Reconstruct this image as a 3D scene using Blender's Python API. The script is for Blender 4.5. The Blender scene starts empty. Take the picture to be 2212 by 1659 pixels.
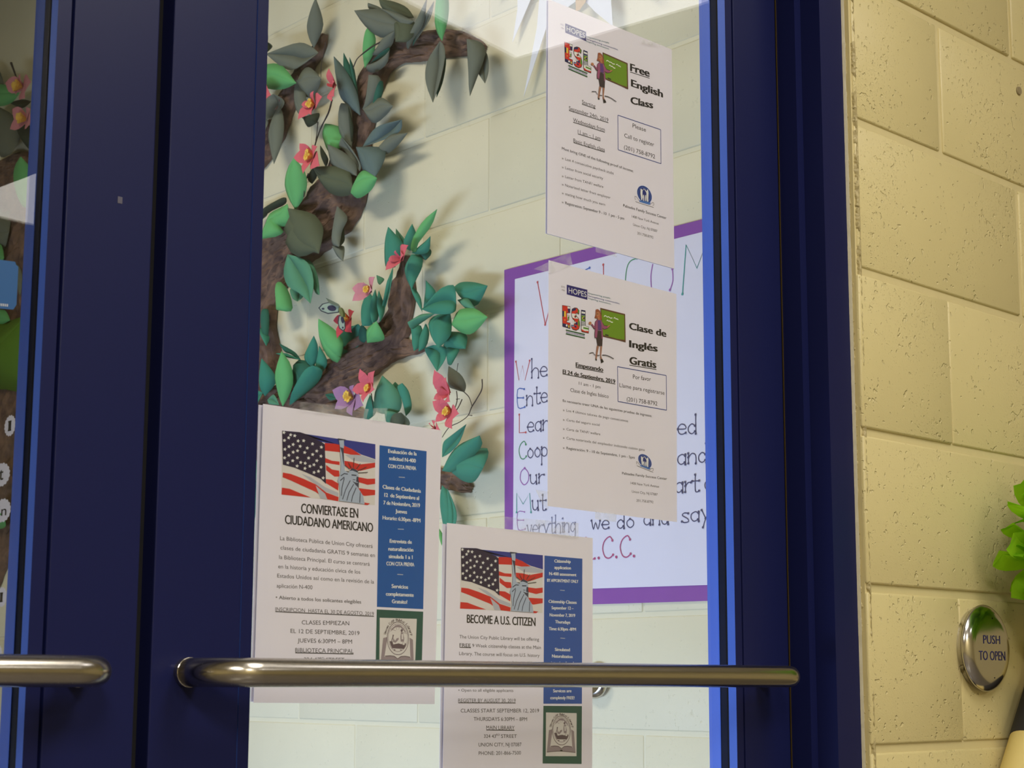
import bpy, bmesh, math, random
from mathutils import Vector, Matrix, noise

# ------------------------------------------------------------------ camera, world, lights, exposure
scene = bpy.context.scene
COL = scene.collection
CAM_RIGHT = Vector((0.729165, -0.684329, 0.003515)); CAM_UP = Vector((-0.102556, -0.104194, 0.989255)); CAM_FWD = Vector((0.67661, 0.721691, 0.146156))
cam_data = bpy.data.cameras.new('camera')
cam_data.sensor_width = 36.0
cam_data.lens = 56.047
cam_data.shift_y = 0.06060
cam_data.clip_start = 0.02
camera = bpy.data.objects.new('camera', cam_data)
COL.objects.link(camera)
rot = Matrix((CAM_RIGHT, CAM_UP, -CAM_FWD)).transposed()
camera.matrix_world = Matrix.Translation((0, 0, 1.07)) @ rot.to_4x4()
scene.camera = camera
cam_data.dof.use_dof = True
cam_data.dof.focus_distance = 2.2
cam_data.dof.aperture_fstop = 22.0

world = bpy.data.worlds.new('world')
scene.world = world
world.use_nodes = True
world.node_tree.nodes['Background'].inputs[0].default_value = (0.75, 0.82, 1.0, 1)
world.node_tree.nodes['Background'].inputs[1].default_value = 0.15

def area(name, loc, rot, sx, sy, power, color):
    l = bpy.data.lights.new(name, 'AREA'); l.shape = 'RECTANGLE'; l.size = sx; l.size_y = sy
    l.energy = power; l.color = color
    o = bpy.data.objects.new(name, l); COL.objects.link(o); o.location = loc; o.rotation_euler = rot
    return o
WARM = (1.0, 0.93, 0.78)
# low cool fill added in the vestibule (no window stands there), and the ceiling fittings (their diffusers are built below)
area('cool_fill', (-0.1, 2.5, 0.28), (math.radians(88), 0, math.radians(-90)), 1.8, 0.5, 60, (0.53, 0.69, 1.0))
area('vestibule_lamp', (0.5, 2.7, 3.1), (0, 0, 0), 0.5, 1.0, 28, (1.0, 0.92, 0.74))
area('hall_lamp', (1.3, -0.15, 2.64), (0, 0, 0), 0.55, 1.15, 15, WARM)
area('hall_lamp', (-0.6, -1.2, 2.64), (0, 0, 0), 0.55, 1.15, 60, WARM)
area('hall_lamp', (0.6, -3.2, 2.64), (0, 0, 0), 0.55, 1.15, 50, WARM)

scene.view_settings.view_transform = 'Standard'
scene.view_settings.look = 'None'
scene.view_settings.gamma = 1.0
scene.view_settings.use_curve_mapping = False
scene.view_settings.exposure = 0.0
scene.cycles.max_bounces = 8
scene.cycles.transparent_max_bounces = 12
scene.cycles.use_denoising = True
scene.cycles.sample_clamp_indirect = 6

# ------------------------------------------------------------------ measured data (metres)
# leaf: colour, tip index, then (y, z, height off the wall) per outline point
M = {"xw":1.7,"xf1":1.6936,"xa":1.6446,"y1":1.2002,"xb":1.6314,"btn":[1.9598,1.1173],"plug":[2.1354,1.9567],"pom":[2.0393,1.2567],"tube":[[2.0954,1.0934],[2.0018,0.9569]],"btn2":[1.9908,1.0716],"vj":1.9152,"svj":1.8821,"svj2":2.271,"svj3":2.6925,"gap":[0.7094,0.7243],"zB":0.9835,"zF":[2.0005,1.8031,1.5999,1.388,1.1885,0.9885],"XB":2.079,"bar":[0.7596],"spot":[0.6765,1.4887]}
LEAVES = [["G",2,[2.8446,2.4994,0.0372,2.8696,2.5558,0.0486,2.8105,2.6042,0.06,2.8061,2.5446,0.0486]],
["G",3,[2.8251,2.4836,0.0379,2.8539,2.5082,0.0455,2.8988,2.526,0.0531,3.0033,2.527,0.0607,2.9578,2.4871,0.0531,2.9117,2.4673,0.0455]],
["D",2,[3.0591,2.5877,0.0293,3.0507,2.5679,0.0379,3.0223,2.5395,0.0464,3.0152,2.5573,0.0379]],
["G",3,[2.9186,2.4423,0.03,2.8977,2.466,0.0357,2.8576,2.4579,0.0414,2.7999,2.4126,0.0471,2.8284,2.3971,0.0414,2.8766,2.3924,0.0357]],
["G",3,[2.9178,2.4475,0.0307,2.9247,2.4139,0.0364,2.908,2.3712,0.0421,2.8668,2.3358,0.0478,2.8648,2.3735,0.0421,2.8907,2.427,0.0364]],
["K",3,[3.083,2.5091,0.0407,3.0329,2.5145,0.0483,2.9538,2.488,0.0559,2.873,2.4176,0.0635,2.9466,2.4275,0.0559,3.0303,2.4572,0.0483]],
["G",3,[3.0096,2.4384,0.0321,3.0542,2.4318,0.0378,3.0388,2.3857,0.0435,2.9913,2.3674,0.0492,2.9605,2.3934,0.0435,2.9709,2.4148,0.0378]],
["G",3,[2.9768,2.3994,0.0372,3.0136,2.35,0.0448,2.9983,2.3072,0.0524,2.9587,2.2477,0.06,2.9453,2.3024,0.0524,2.955,2.3632,0.0448]],
["G",2,[3.0618,2.41,0.0286,3.0624,2.379,0.0372,3.0358,2.3383,0.0457,3.0233,2.3717,0.0372]],
["D",2,[2.893,2.3508,0.0293,2.8663,2.3193,0.0379,2.8141,2.3119,0.0464,2.8246,2.3416,0.0379]],
["G",2,[2.5954,2.5141,0.03,2.6136,2.5281,0.0386,2.6328,2.5384,0.0471,2.6426,2.5306,0.0386]],
["G",3,[2.5057,2.4459,0.04,2.561,2.5005,0.0476,2.6128,2.5168,0.0552,2.6614,2.5251,0.0628,2.6324,2.4806,0.0552,2.5797,2.4426,0.0476]],
["O",3,[2.4893,2.4634,0.0345,2.5096,2.4915,0.0408,2.5539,2.5183,0.0472,2.5867,2.5296,0.0535,2.5819,2.5073,0.0472,2.521,2.4714,0.0408]],
["G",2,[2.462,2.4403,0.0569,2.5135,2.4729,0.063,2.562,2.497,0.0692,2.5413,2.4791,0.063,2.5128,2.4536,0.0569,2.5005,2.4411,0.0507]],
["O",2,[2.5338,2.4587,0.0527,2.5296,2.432,0.0588,2.5135,2.4083,0.065,2.4781,2.402,0.0588,2.467,2.438,0.0527,2.5061,2.465,0.0465]],
["G",3,[2.5034,2.3961,0.0379,2.5021,2.4066,0.0455,2.4552,2.4523,0.0531,2.4161,2.4736,0.0607,2.4395,2.4293,0.0531,2.4789,2.41,0.0455]],
["U",2,[2.4946,2.4029,0.0324,2.4759,2.4309,0.0419,2.4381,2.45,0.0514,2.4603,2.4183,0.0419]],
["G",2,[2.4824,2.4024,0.0393,2.4463,2.4373,0.0507,2.3917,2.4602,0.0621,2.4197,2.4341,0.0507]],
["K",3,[2.383,2.3756,0.0462,2.3933,2.3965,0.0551,2.3927,2.4242,0.0639,2.3682,2.467,0.0728,2.3527,2.4647,0.0639,2.3578,2.4185,0.0551]],
["K",3,[2.6607,2.4016,0.0314,2.6691,2.4403,0.0371,2.6564,2.4727,0.0428,2.6327,2.4799,0.0485,2.6168,2.4606,0.0428,2.6293,2.4258,0.0371]],
["G",3,[2.6356,2.4237,0.0321,2.6122,2.4366,0.0378,2.589,2.4466,0.0435,2.5338,2.444,0.0492,2.5563,2.4235,0.0435,2.5954,2.4129,0.0378]],
["U",2,[2.6446,2.4087,0.0279,2.6133,2.4106,0.0365,2.5582,2.4144,0.045,2.5768,2.4104,0.0365]],
["G",2,[2.6451,2.4009,0.0372,2.5987,2.4022,0.0414,2.5572,2.4073,0.0457,2.574,2.3844,0.0414,2.6198,2.3797,0.0372,2.6545,2.394,0.0329]],
["U",2,[2.3858,2.3583,0.0387,2.4018,2.308,0.0451,2.3928,2.2558,0.0514,2.3829,2.2875,0.0451,2.3806,2.334,0.0387]],
["G",4,[2.3949,2.3803,0.0424,2.4283,2.3503,0.0486,2.4317,2.319,0.0548,2.4162,2.2825,0.0609,2.3859,2.2386,0.0671,2.3754,2.2811,0.0609,2.3687,2.3361,0.0548,2.3801,2.3665,0.0486]],
["G",2,[2.2953,2.3534,0.0401,2.284,2.2937,0.0465,2.2433,2.2432,0.0528,2.2419,2.2718,0.0465,2.2562,2.3169,0.0401]],
["G",3,[2.3061,2.3561,0.0464,2.3034,2.3127,0.0521,2.2921,2.2585,0.0578,2.2754,2.223,0.0635,2.264,2.2628,0.0578,2.2499,2.3117,0.0521,2.2705,2.3416,0.0464]],
["U",2,[2.6832,2.3404,0.0321,2.7247,2.4012,0.0407,2.7149,2.4477,0.0492,2.6948,2.3981,0.0407]],
["U",2,[2.6825,2.3405,0.031,2.6949,2.3927,0.0405,2.692,2.4299,0.05,2.6867,2.4012,0.0405]],
["B",3,[2.6652,2.2925,0.0379,2.7162,2.3324,0.0455,2.7351,2.3681,0.0531,2.736,2.4425,0.0607,2.7085,2.4067,0.0531,2.6744,2.3452,0.0455]],
["G",3,[2.6544,2.3036,0.0407,2.6419,2.3201,0.046,2.6301,2.358,0.0512,2.6154,2.3657,0.0564,2.5872,2.3565,0.0512,2.5951,2.3258,0.046,2.6255,2.3038,0.0407]],
["U",2,[2.62,2.2884,0.0432,2.6057,2.3145,0.0501,2.5733,2.3404,0.0571,2.574,2.3399,0.0501,2.5862,2.3136,0.0432]],
["G",3,[2.6532,2.3034,0.04,2.6129,2.3092,0.0476,2.5708,2.3036,0.0552,2.5209,2.2686,0.0628,2.5578,2.261,0.0552,2.6115,2.2587,0.0476]],
["G",3,[2.6978,2.2282,0.0345,2.7372,2.2635,0.0408,2.7409,2.3061,0.0472,2.7141,2.3298,0.0535,2.6967,2.3213,0.0472,2.6951,2.2742,0.0408]],
["D",2,[2.701,2.2323,0.0321,2.6975,2.2748,0.0407,2.6939,2.3174,0.0492,2.6869,2.2721,0.0407]],
["K",4,[2.7954,2.3079,0.0373,2.8103,2.2904,0.0405,2.803,2.2686,0.0437,2.7736,2.236,0.0468,2.75,2.2402,0.05,2.7303,2.2293,0.0468,2.7204,2.2531,0.0437,2.7116,2.2449,0.0405,2.7294,2.2758,0.0373,2.7644,2.2979,0.0342]],
["B",3,[2.6556,2.2182,0.0379,2.6299,2.235,0.0455,2.5881,2.246,0.0531,2.4935,2.2323,0.0607,2.5122,2.216,0.0531,2.5688,2.2143,0.0455]],
["G",2,[2.5923,2.2027,0.0425,2.552,2.2168,0.0494,2.4788,2.2003,0.0564,2.5199,2.1881,0.0494,2.5757,2.1804,0.0425]],
["B",3,[2.6727,2.2214,0.0424,2.6545,2.1767,0.0506,2.6267,2.1472,0.0589,2.5712,2.1246,0.0671,2.5608,2.1651,0.0589,2.5819,2.1981,0.0506]],
["D",2,[2.8007,2.209,0.0276,2.8134,2.2376,0.0352,2.8038,2.2581,0.0428,2.7867,2.2256,0.0352]],
["G",3,[2.6649,2.1663,0.0376,2.714,2.2218,0.0446,2.7265,2.2366,0.0515,2.7049,2.2483,0.0585,2.6794,2.2169,0.0515,2.6583,2.179,0.0446]],
["G",3,[2.67,2.1561,0.0414,2.7497,2.1892,0.049,2.7577,2.219,0.0566,2.7483,2.2417,0.0642,2.7064,2.2171,0.0566,2.6734,2.1843,0.049]],
["O",3,[2.6702,2.1279,0.0502,2.6902,2.1736,0.0551,2.7436,2.1927,0.0601,2.8001,2.2016,0.065,2.7815,2.1646,0.0601,2.7569,2.1359,0.0551,2.7203,2.1207,0.0502,2.6847,2.1191,0.0452]],
["K",4,[2.6863,2.121,0.0441,2.6619,2.1495,0.0508,2.639,2.1557,0.0574,2.6119,2.149,0.0641,2.5606,2.1187,0.0707,2.5945,2.1023,0.0641,2.6476,2.0976,0.0574]],
["D",2,[2.8548,2.1837,0.0262,2.8674,2.1987,0.0338,2.8306,2.213,0.0414,2.8315,2.1958,0.0338]],
["K",4,[2.8889,2.1267,0.0455,2.9126,2.1553,0.0522,2.9278,2.1933,0.0588,2.9058,2.2227,0.0655,2.8628,2.237,0.0721,2.8418,2.2074,0.0655,2.84,2.1757,0.0588,2.8579,2.1458,0.0522]],
["D",3,[3.0698,2.1342,0.0276,3.0493,2.1644,0.0327,2.9663,2.1732,0.0377,2.9308,2.1642,0.0428,2.9469,2.1549,0.0377,3.0199,2.1523,0.0327]],
["G",2,[3.0782,2.1414,0.0221,3.0722,2.1704,0.0278,3.019,2.159,0.0335,3.0364,2.1484,0.0278]],
["K",3,[2.9145,2.145,0.0505,2.9775,2.1412,0.0551,3.0027,2.1149,0.0596,3.0109,2.0789,0.0642,2.9539,2.0756,0.0596,2.9322,2.0844,0.0551,2.9495,2.1,0.0505,2.9099,2.0995,0.046]],
["O",4,[2.9052,2.132,0.0567,2.8187,2.1024,0.06,2.7779,2.0667,0.0634,2.7636,2.0365,0.0667,2.7628,1.9946,0.07,2.7972,2.006,0.0667,2.8413,2.0046,0.0634,2.8915,2.0232,0.06,2.9274,2.0584,0.0567,2.9214,2.077,0.0534,2.9502,2.1003,0.0501,2.9111,2.0982,0.0467]],
["G",4,[2.7466,2.1059,0.0348,2.7579,2.0752,0.04,2.7564,2.0472,0.0453,2.7463,2.0176,0.0505,2.7084,2.0023,0.0557,2.7131,2.0398,0.0505,2.702,2.0701,0.0453]],
["D",2,[2.7331,2.0594,0.0262,2.7375,2.0455,0.0338,2.7241,2.0096,0.0414,2.722,2.0238,0.0338]],
["G",2,[2.7653,2.0194,0.0331,2.7389,1.9912,0.0426,2.6982,1.9684,0.0521,2.7141,2.0073,0.0426]],
["M",3,[2.8886,1.9416,0.0276,2.9273,1.9532,0.0327,2.91,1.9274,0.0377,2.8775,1.9122,0.0428,2.8693,1.923,0.0377]],
["M",3,[2.8862,2.0167,0.0314,2.8364,1.9682,0.0371,2.8181,1.9237,0.0428,2.786,1.9104,0.0485,2.8084,1.9566,0.0428,2.8419,1.9989,0.0371]],
["M",4,[2.9182,2.0287,0.0445,2.9284,1.9884,0.0507,2.902,1.9498,0.0569,2.852,1.9263,0.063,2.7915,1.8881,0.0692,2.793,1.9343,0.063,2.8185,1.98,0.0569,2.859,2.0078,0.0507]],
["K",3,[2.9604,1.9738,0.031,2.9816,1.9746,0.0373,2.9706,1.9316,0.0437,2.9487,1.9043,0.05,2.9095,1.8978,0.0437,2.9319,1.9477,0.0373]],
["U",3,[3.025,1.9194,0.0317,3.0307,1.9152,0.038,3.0212,1.8794,0.0444,2.9836,1.8258,0.0507,2.9889,1.8631,0.0444,3.0004,1.9142,0.038]],
["T",3,[3.0171,1.869,0.0355,3.0334,1.8775,0.0425,3.008,1.8572,0.0494,2.9752,1.8231,0.0564,2.9817,1.8448,0.0494]],
["M",2,[2.5312,1.98,0.0207,2.5497,1.9877,0.0264,2.5432,2.0132,0.0321,2.5204,1.9843,0.0264]],
["T",4,[2.5412,1.9288,0.0338,2.5707,1.9335,0.0385,2.574,1.9587,0.0433,2.5641,1.9915,0.0481,2.543,2.0128,0.0528,2.5211,1.9877,0.0481,2.5091,1.9661,0.0433,2.528,1.9456,0.0385]],
["T",2,[2.4984,1.9568,0.0283,2.5202,1.9748,0.0359,2.4753,2.0068,0.0435,2.4744,1.9781,0.0359]],
["U",2,[2.4813,1.9512,0.0266,2.4613,1.9341,0.0304,2.4416,1.9246,0.0342,2.4333,1.9361,0.0304,2.4436,1.9512,0.0266]],
["T",2,[2.4789,1.9455,0.0411,2.4443,1.9547,0.048,2.4029,1.9633,0.055,2.418,1.9371,0.048,2.4561,1.9385,0.0411]],
["K",4,[2.4715,1.9459,0.0441,2.4731,1.9549,0.0508,2.4523,1.9767,0.0574,2.4186,1.998,0.0641,2.3644,2.0082,0.0707,2.3925,1.9826,0.0641,2.4406,1.957,0.0574,2.454,1.9437,0.0508]],
["T",4,[2.4894,1.9467,0.0324,2.457,1.937,0.0371,2.4501,1.9125,0.0419,2.456,1.8905,0.0467,2.4648,1.8654,0.0514,2.4939,1.895,0.0467,2.506,1.9231,0.0419]],
["T",2,[2.4879,1.8809,0.0357,2.469,1.8493,0.0414,2.4354,1.8132,0.0471,2.4484,1.8457,0.0414,2.4783,1.8742,0.0357]],
["M",2,[2.616,1.9273,0.0245,2.5833,1.9118,0.0312,2.5866,1.8985,0.0378,2.6051,1.9082,0.0312]],
["T",3,[2.5482,1.93,0.0345,2.5554,1.9075,0.0408,2.5588,1.8893,0.0472,2.5686,1.812,0.0535,2.554,1.8532,0.0472,2.5436,1.9028,0.0408]],
["T",3,[2.6337,1.8952,0.0321,2.6541,1.8696,0.0378,2.6501,1.8449,0.0435,2.6298,1.8151,0.0492,2.6091,1.8177,0.0435,2.6096,1.8644,0.0378]],
["T",2,[2.5981,1.8899,0.0411,2.6085,1.8625,0.048,2.5884,1.8138,0.055,2.5836,1.8229,0.048,2.5914,1.8607,0.0411]],
["T",2,[2.5901,1.8864,0.0379,2.5849,1.8582,0.0493,2.5536,1.8097,0.0607,2.5581,1.841,0.0493]],
["T",2,[2.4597,1.8285,0.0238,2.4538,1.8539,0.0276,2.4442,1.8831,0.0314,2.4186,1.8551,0.0276,2.4376,1.8394,0.0238]],
["T",3,[2.357,1.8532,0.0307,2.3349,1.8593,0.0345,2.292,1.8508,0.0383,2.2436,1.8335,0.0421,2.2674,1.8145,0.0383,2.2957,1.8035,0.0345,2.3389,1.8283,0.0307]],
["M",2,[2.3424,1.8236,0.0338,2.3034,1.8187,0.0433,2.2648,1.7869,0.0528,2.3066,1.798,0.0433]],
["T",3,[2.3764,1.7658,0.0252,2.3891,1.7478,0.0296,2.3873,1.7324,0.0341,2.3111,1.7191,0.0385,2.32,1.7483,0.0341,2.3498,1.7608,0.0296]],
["T",2,[2.4392,1.7399,0.0366,2.4307,1.7236,0.0404,2.3909,1.6836,0.0442,2.3759,1.7035,0.0404,2.3728,1.7275,0.0366,2.4107,1.7434,0.0328]],
["T",2,[2.3734,1.7304,0.0336,2.3699,1.698,0.0393,2.3455,1.6908,0.045,2.3341,1.7212,0.0393,2.3556,1.7325,0.0336]],
["T",2,[2.4833,1.7931,0.038,2.4749,1.7564,0.0444,2.4556,1.7343,0.0507,2.4449,1.7469,0.0444,2.4525,1.7881,0.038]],
["T",2,[2.4294,1.7886,0.0425,2.4428,1.7604,0.0494,2.4338,1.729,0.0564,2.4203,1.74,0.0494,2.4199,1.77,0.0425]],
["K",4,[2.3496,1.7731,0.0424,2.3287,1.7973,0.0486,2.2902,1.7956,0.0548,2.2557,1.7852,0.0609,2.2156,1.7624,0.0671,2.2519,1.7474,0.0609,2.2861,1.7421,0.0548,2.3211,1.7533,0.0486]],
["M",2,[2.3899,1.8012,0.0513,2.4278,1.805,0.0596,2.4566,1.7914,0.0678,2.457,1.7786,0.0596,2.4373,1.7897,0.0513]],
["T",4,[2.3555,1.7983,0.0407,2.403,1.8005,0.0464,2.4179,1.7852,0.0521,2.396,1.7518,0.0578,2.3636,1.725,0.0635,2.3422,1.7505,0.0578]],
["T",4,[2.328,1.7968,0.0507,2.322,1.8255,0.0578,2.3247,1.8466,0.0649,2.3591,1.8416,0.0721,2.3989,1.8065,0.0792,2.3727,1.7949,0.0721,2.331,1.789,0.0649]],
["T",3,[2.7297,1.7675,0.025,2.7474,1.8009,0.0284,2.7463,1.8368,0.0317,2.689,1.8166,0.035,2.6691,1.8294,0.0317,2.6702,1.7915,0.0284,2.7008,1.7735,0.025]],
["U",3,[2.6675,1.7899,0.0193,2.6814,1.8018,0.0231,2.6709,1.8214,0.0269,2.6539,1.8245,0.0307,2.6421,1.8078,0.0269,2.6443,1.7858,0.0231]],
["K",5,[2.7076,1.7614,0.0448,2.721,1.7492,0.0501,2.7567,1.7697,0.0554,2.7741,1.8028,0.0608,2.7698,1.8247,0.0661,2.757,1.8479,0.0714,2.7188,1.8218,0.0661,2.6916,1.79,0.0608]],
["K",2,[2.6254,1.7792,0.0393,2.6196,1.8056,0.0507,2.5656,1.8127,0.0621,2.5595,1.776,0.0507]],
["U",3,[2.8734,1.7772,0.0307,2.9111,1.798,0.0364,2.926,1.8048,0.0421,2.9369,1.8245,0.0478,2.8896,1.7993,0.0421]],
["U",3,[2.853,1.7581,0.0321,2.9055,1.7543,0.0359,2.9035,1.7268,0.0397,2.8706,1.706,0.0435,2.807,1.74,0.0397,2.8394,1.7689,0.0359,2.8895,1.782,0.0321]],
["T",2,[2.863,1.7768,0.0414,2.8964,1.7854,0.0528,2.925,1.7971,0.0642,2.9013,1.7955,0.0528]],
["T",3,[2.8238,1.7537,0.0341,2.8546,1.7783,0.0411,2.8283,1.8025,0.048,2.7954,1.8187,0.055,2.7934,1.7972,0.048,2.8063,1.7712,0.0411]],
["T",2,[2.8091,1.7353,0.038,2.8057,1.7602,0.0444,2.7811,1.7949,0.0507,2.7628,1.7592,0.0444,2.7919,1.7355,0.038]],
["T",3,[3.0008,1.7128,0.0386,3.0245,1.734,0.0462,3.0136,1.7616,0.0538,2.9853,1.7951,0.0614,2.9625,1.7653,0.0538,2.9608,1.7391,0.0462]],
["K",3,[2.9057,1.6756,0.0557,2.9217,1.7073,0.0629,2.9302,1.7502,0.07,2.8848,1.7946,0.0771,2.8667,1.7625,0.07,2.8684,1.7214,0.0629,2.8929,1.6912,0.0557]],
["T",3,[2.8967,1.6806,0.04,2.9087,1.6865,0.0476,2.8469,1.7435,0.0552,2.7844,1.7493,0.0628,2.7729,1.7384,0.0552,2.8125,1.7136,0.0476]],
["T",3,[3.0166,1.7233,0.0345,3.0312,1.7299,0.0408,3.0503,1.7288,0.0472,3.0387,1.6828,0.0535,3.0205,1.7004,0.0472]],
["M",2,[2.996,1.7042,0.0352,2.9594,1.7105,0.0447,2.9216,1.6804,0.0542,2.977,1.6912,0.0447]],
["U",2,[2.7868,1.6903,0.0279,2.7498,1.687,0.0365,2.719,1.6704,0.045,2.7577,1.6725,0.0365]],
["M",2,[2.5417,1.6699,0.0255,2.5556,1.6708,0.0331,2.5271,1.6813,0.0407,2.5248,1.6716,0.0331]],
["T",3,[2.5014,1.6076,0.0324,2.5096,1.642,0.0387,2.5214,1.6684,0.0451,2.491,1.6726,0.0514,2.4814,1.6546,0.0451,2.479,1.6211,0.0387]],
["T",3,[2.6289,1.6155,0.03,2.6438,1.6217,0.0357,2.6271,1.644,0.0414,2.6024,1.6639,0.0471,2.593,1.6299,0.0414]],
["M",3,[2.5347,1.6149,0.0457,2.5821,1.6249,0.0514,2.5837,1.6615,0.0571,2.5423,1.6942,0.0628,2.5103,1.6642,0.0571,2.5007,1.6344,0.0514,2.5156,1.615,0.0457]],
["M",2,[2.5482,1.595,0.0407,2.5496,1.6037,0.0521,2.5319,1.6198,0.0635,2.5115,1.6125,0.0521]],
["O",3,[2.5165,1.5885,0.0445,2.5333,1.5968,0.0527,2.5119,1.6103,0.061,2.4715,1.6069,0.0692,2.4626,1.5924,0.061,2.4743,1.5827,0.0527]],
["G",3,[2.3151,1.6326,0.0372,2.338,1.6406,0.0448,2.3534,1.651,0.0524,2.3369,1.6849,0.06,2.3156,1.667,0.0524,2.3066,1.6457,0.0448]],
["T",3,[2.3903,1.5119,0.0286,2.3841,1.539,0.0343,2.3563,1.5495,0.04,2.2995,1.5662,0.0457,2.3281,1.5347,0.04,2.3624,1.5179,0.0343]],
["T",3,[2.3922,1.4558,0.0262,2.3965,1.4229,0.0313,2.3792,1.3747,0.0363,2.3587,1.3361,0.0414,2.351,1.3727,0.0363,2.3647,1.432,0.0313]],
["T",2,[2.3626,1.4474,0.0394,2.351,1.3951,0.0458,2.3464,1.3393,0.0521,2.3281,1.3751,0.0458,2.3375,1.4061,0.0394]],
["K",2,[2.3837,1.3678,0.04,2.3701,1.35,0.0514,2.3485,1.3314,0.0628,2.3578,1.3492,0.0514]],
["T",5,[2.3546,1.4774,0.0345,2.3123,1.5077,0.0383,2.2841,1.516,0.0421,2.2494,1.5143,0.0459,2.239,1.4947,0.0497,2.2423,1.472,0.0535,2.2817,1.4514,0.0497,2.3204,1.4582,0.0459]],
["T",3,[2.3683,1.481,0.0471,2.3445,1.5096,0.0528,2.3069,1.5282,0.0585,2.2394,1.5351,0.0642,2.2456,1.5171,0.0585,2.2889,1.4948,0.0528,2.3401,1.4768,0.0471]],
["M",2,[3.0576,1.5778,0.0373,3.0707,1.5513,0.0437,3.0359,1.5192,0.05,3.001,1.5233,0.0437,3.0165,1.5576,0.0373]],
["T",3,[3.0442,1.5202,0.0317,3.0671,1.5027,0.038,3.0509,1.4604,0.0444,3.0185,1.4242,0.0507,3.0044,1.4702,0.0444,3.0134,1.5142,0.038]],
["K",3,[4.5812,2.8644,0.0448,4.4994,2.8736,0.0537,4.3676,2.8314,0.0625,4.2625,2.7755,0.0714,4.3458,2.7705,0.0625,4.4752,2.799,0.0537]],
["D",2,[4.4092,2.7953,0.0331,4.3124,2.7781,0.0426,4.2222,2.7439,0.0521,4.3095,2.75,0.0426]],
["D",3,[4.2629,2.6134,0.0338,4.3258,2.6589,0.0401,4.34,2.6897,0.0465,4.2916,2.6927,0.0528,4.238,2.6747,0.0465,4.2173,2.6315,0.0401]],
["G",2,[4.5799,2.9664,0.0283,4.4986,2.9258,0.0359,4.4245,2.851,0.0435,4.5104,2.8621,0.0359]],
["G",3,[4.46,2.793,0.0383,4.3722,2.7416,0.0453,4.3166,2.6651,0.0522,4.32,2.6073,0.0592,4.4504,2.6367,0.0522,4.5027,2.7466,0.0453]],
["K",4,[4.237,2.427,0.0372,4.3074,2.4553,0.0429,4.335,2.5168,0.0486,4.3161,2.5607,0.0543,4.2566,2.5831,0.06,4.2131,2.5292,0.0543,4.1956,2.4709,0.0486]],
["G",2,[4.505,2.4944,0.0306,4.3981,2.4626,0.0356,4.3485,2.38,0.0407,4.4148,2.3378,0.0356,4.5083,2.3863,0.0306]],
["G",2,[4.4121,2.3111,0.0238,4.3623,2.2586,0.0276,4.2744,2.1723,0.0314,4.2823,2.2297,0.0276,4.3278,2.2808,0.0238]],
["K",2,[4.4867,2.3814,0.0331,4.4079,2.3522,0.0426,4.3488,2.2978,0.0521,4.4252,2.2889,0.0426]],
["K",2,[4.4601,2.1621,0.0338,4.353,2.1424,0.0433,4.2872,2.0995,0.0528,4.388,2.1065,0.0433]],
["F",3,[4.5996,2.0515,0.0653,4.4672,2.1149,0.0713,4.3012,2.1033,0.0774,4.1142,2.082,0.0835,4.1383,1.9807,0.0774,4.1739,1.8805,0.0713,4.3342,1.9052,0.0653,4.5038,1.9397,0.0592]],
["K",3,[4.3529,1.4956,0.0414,4.3585,1.5557,0.049,4.2839,1.5573,0.0566,4.2448,1.5301,0.0642,4.266,1.5007,0.0566]]]
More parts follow.
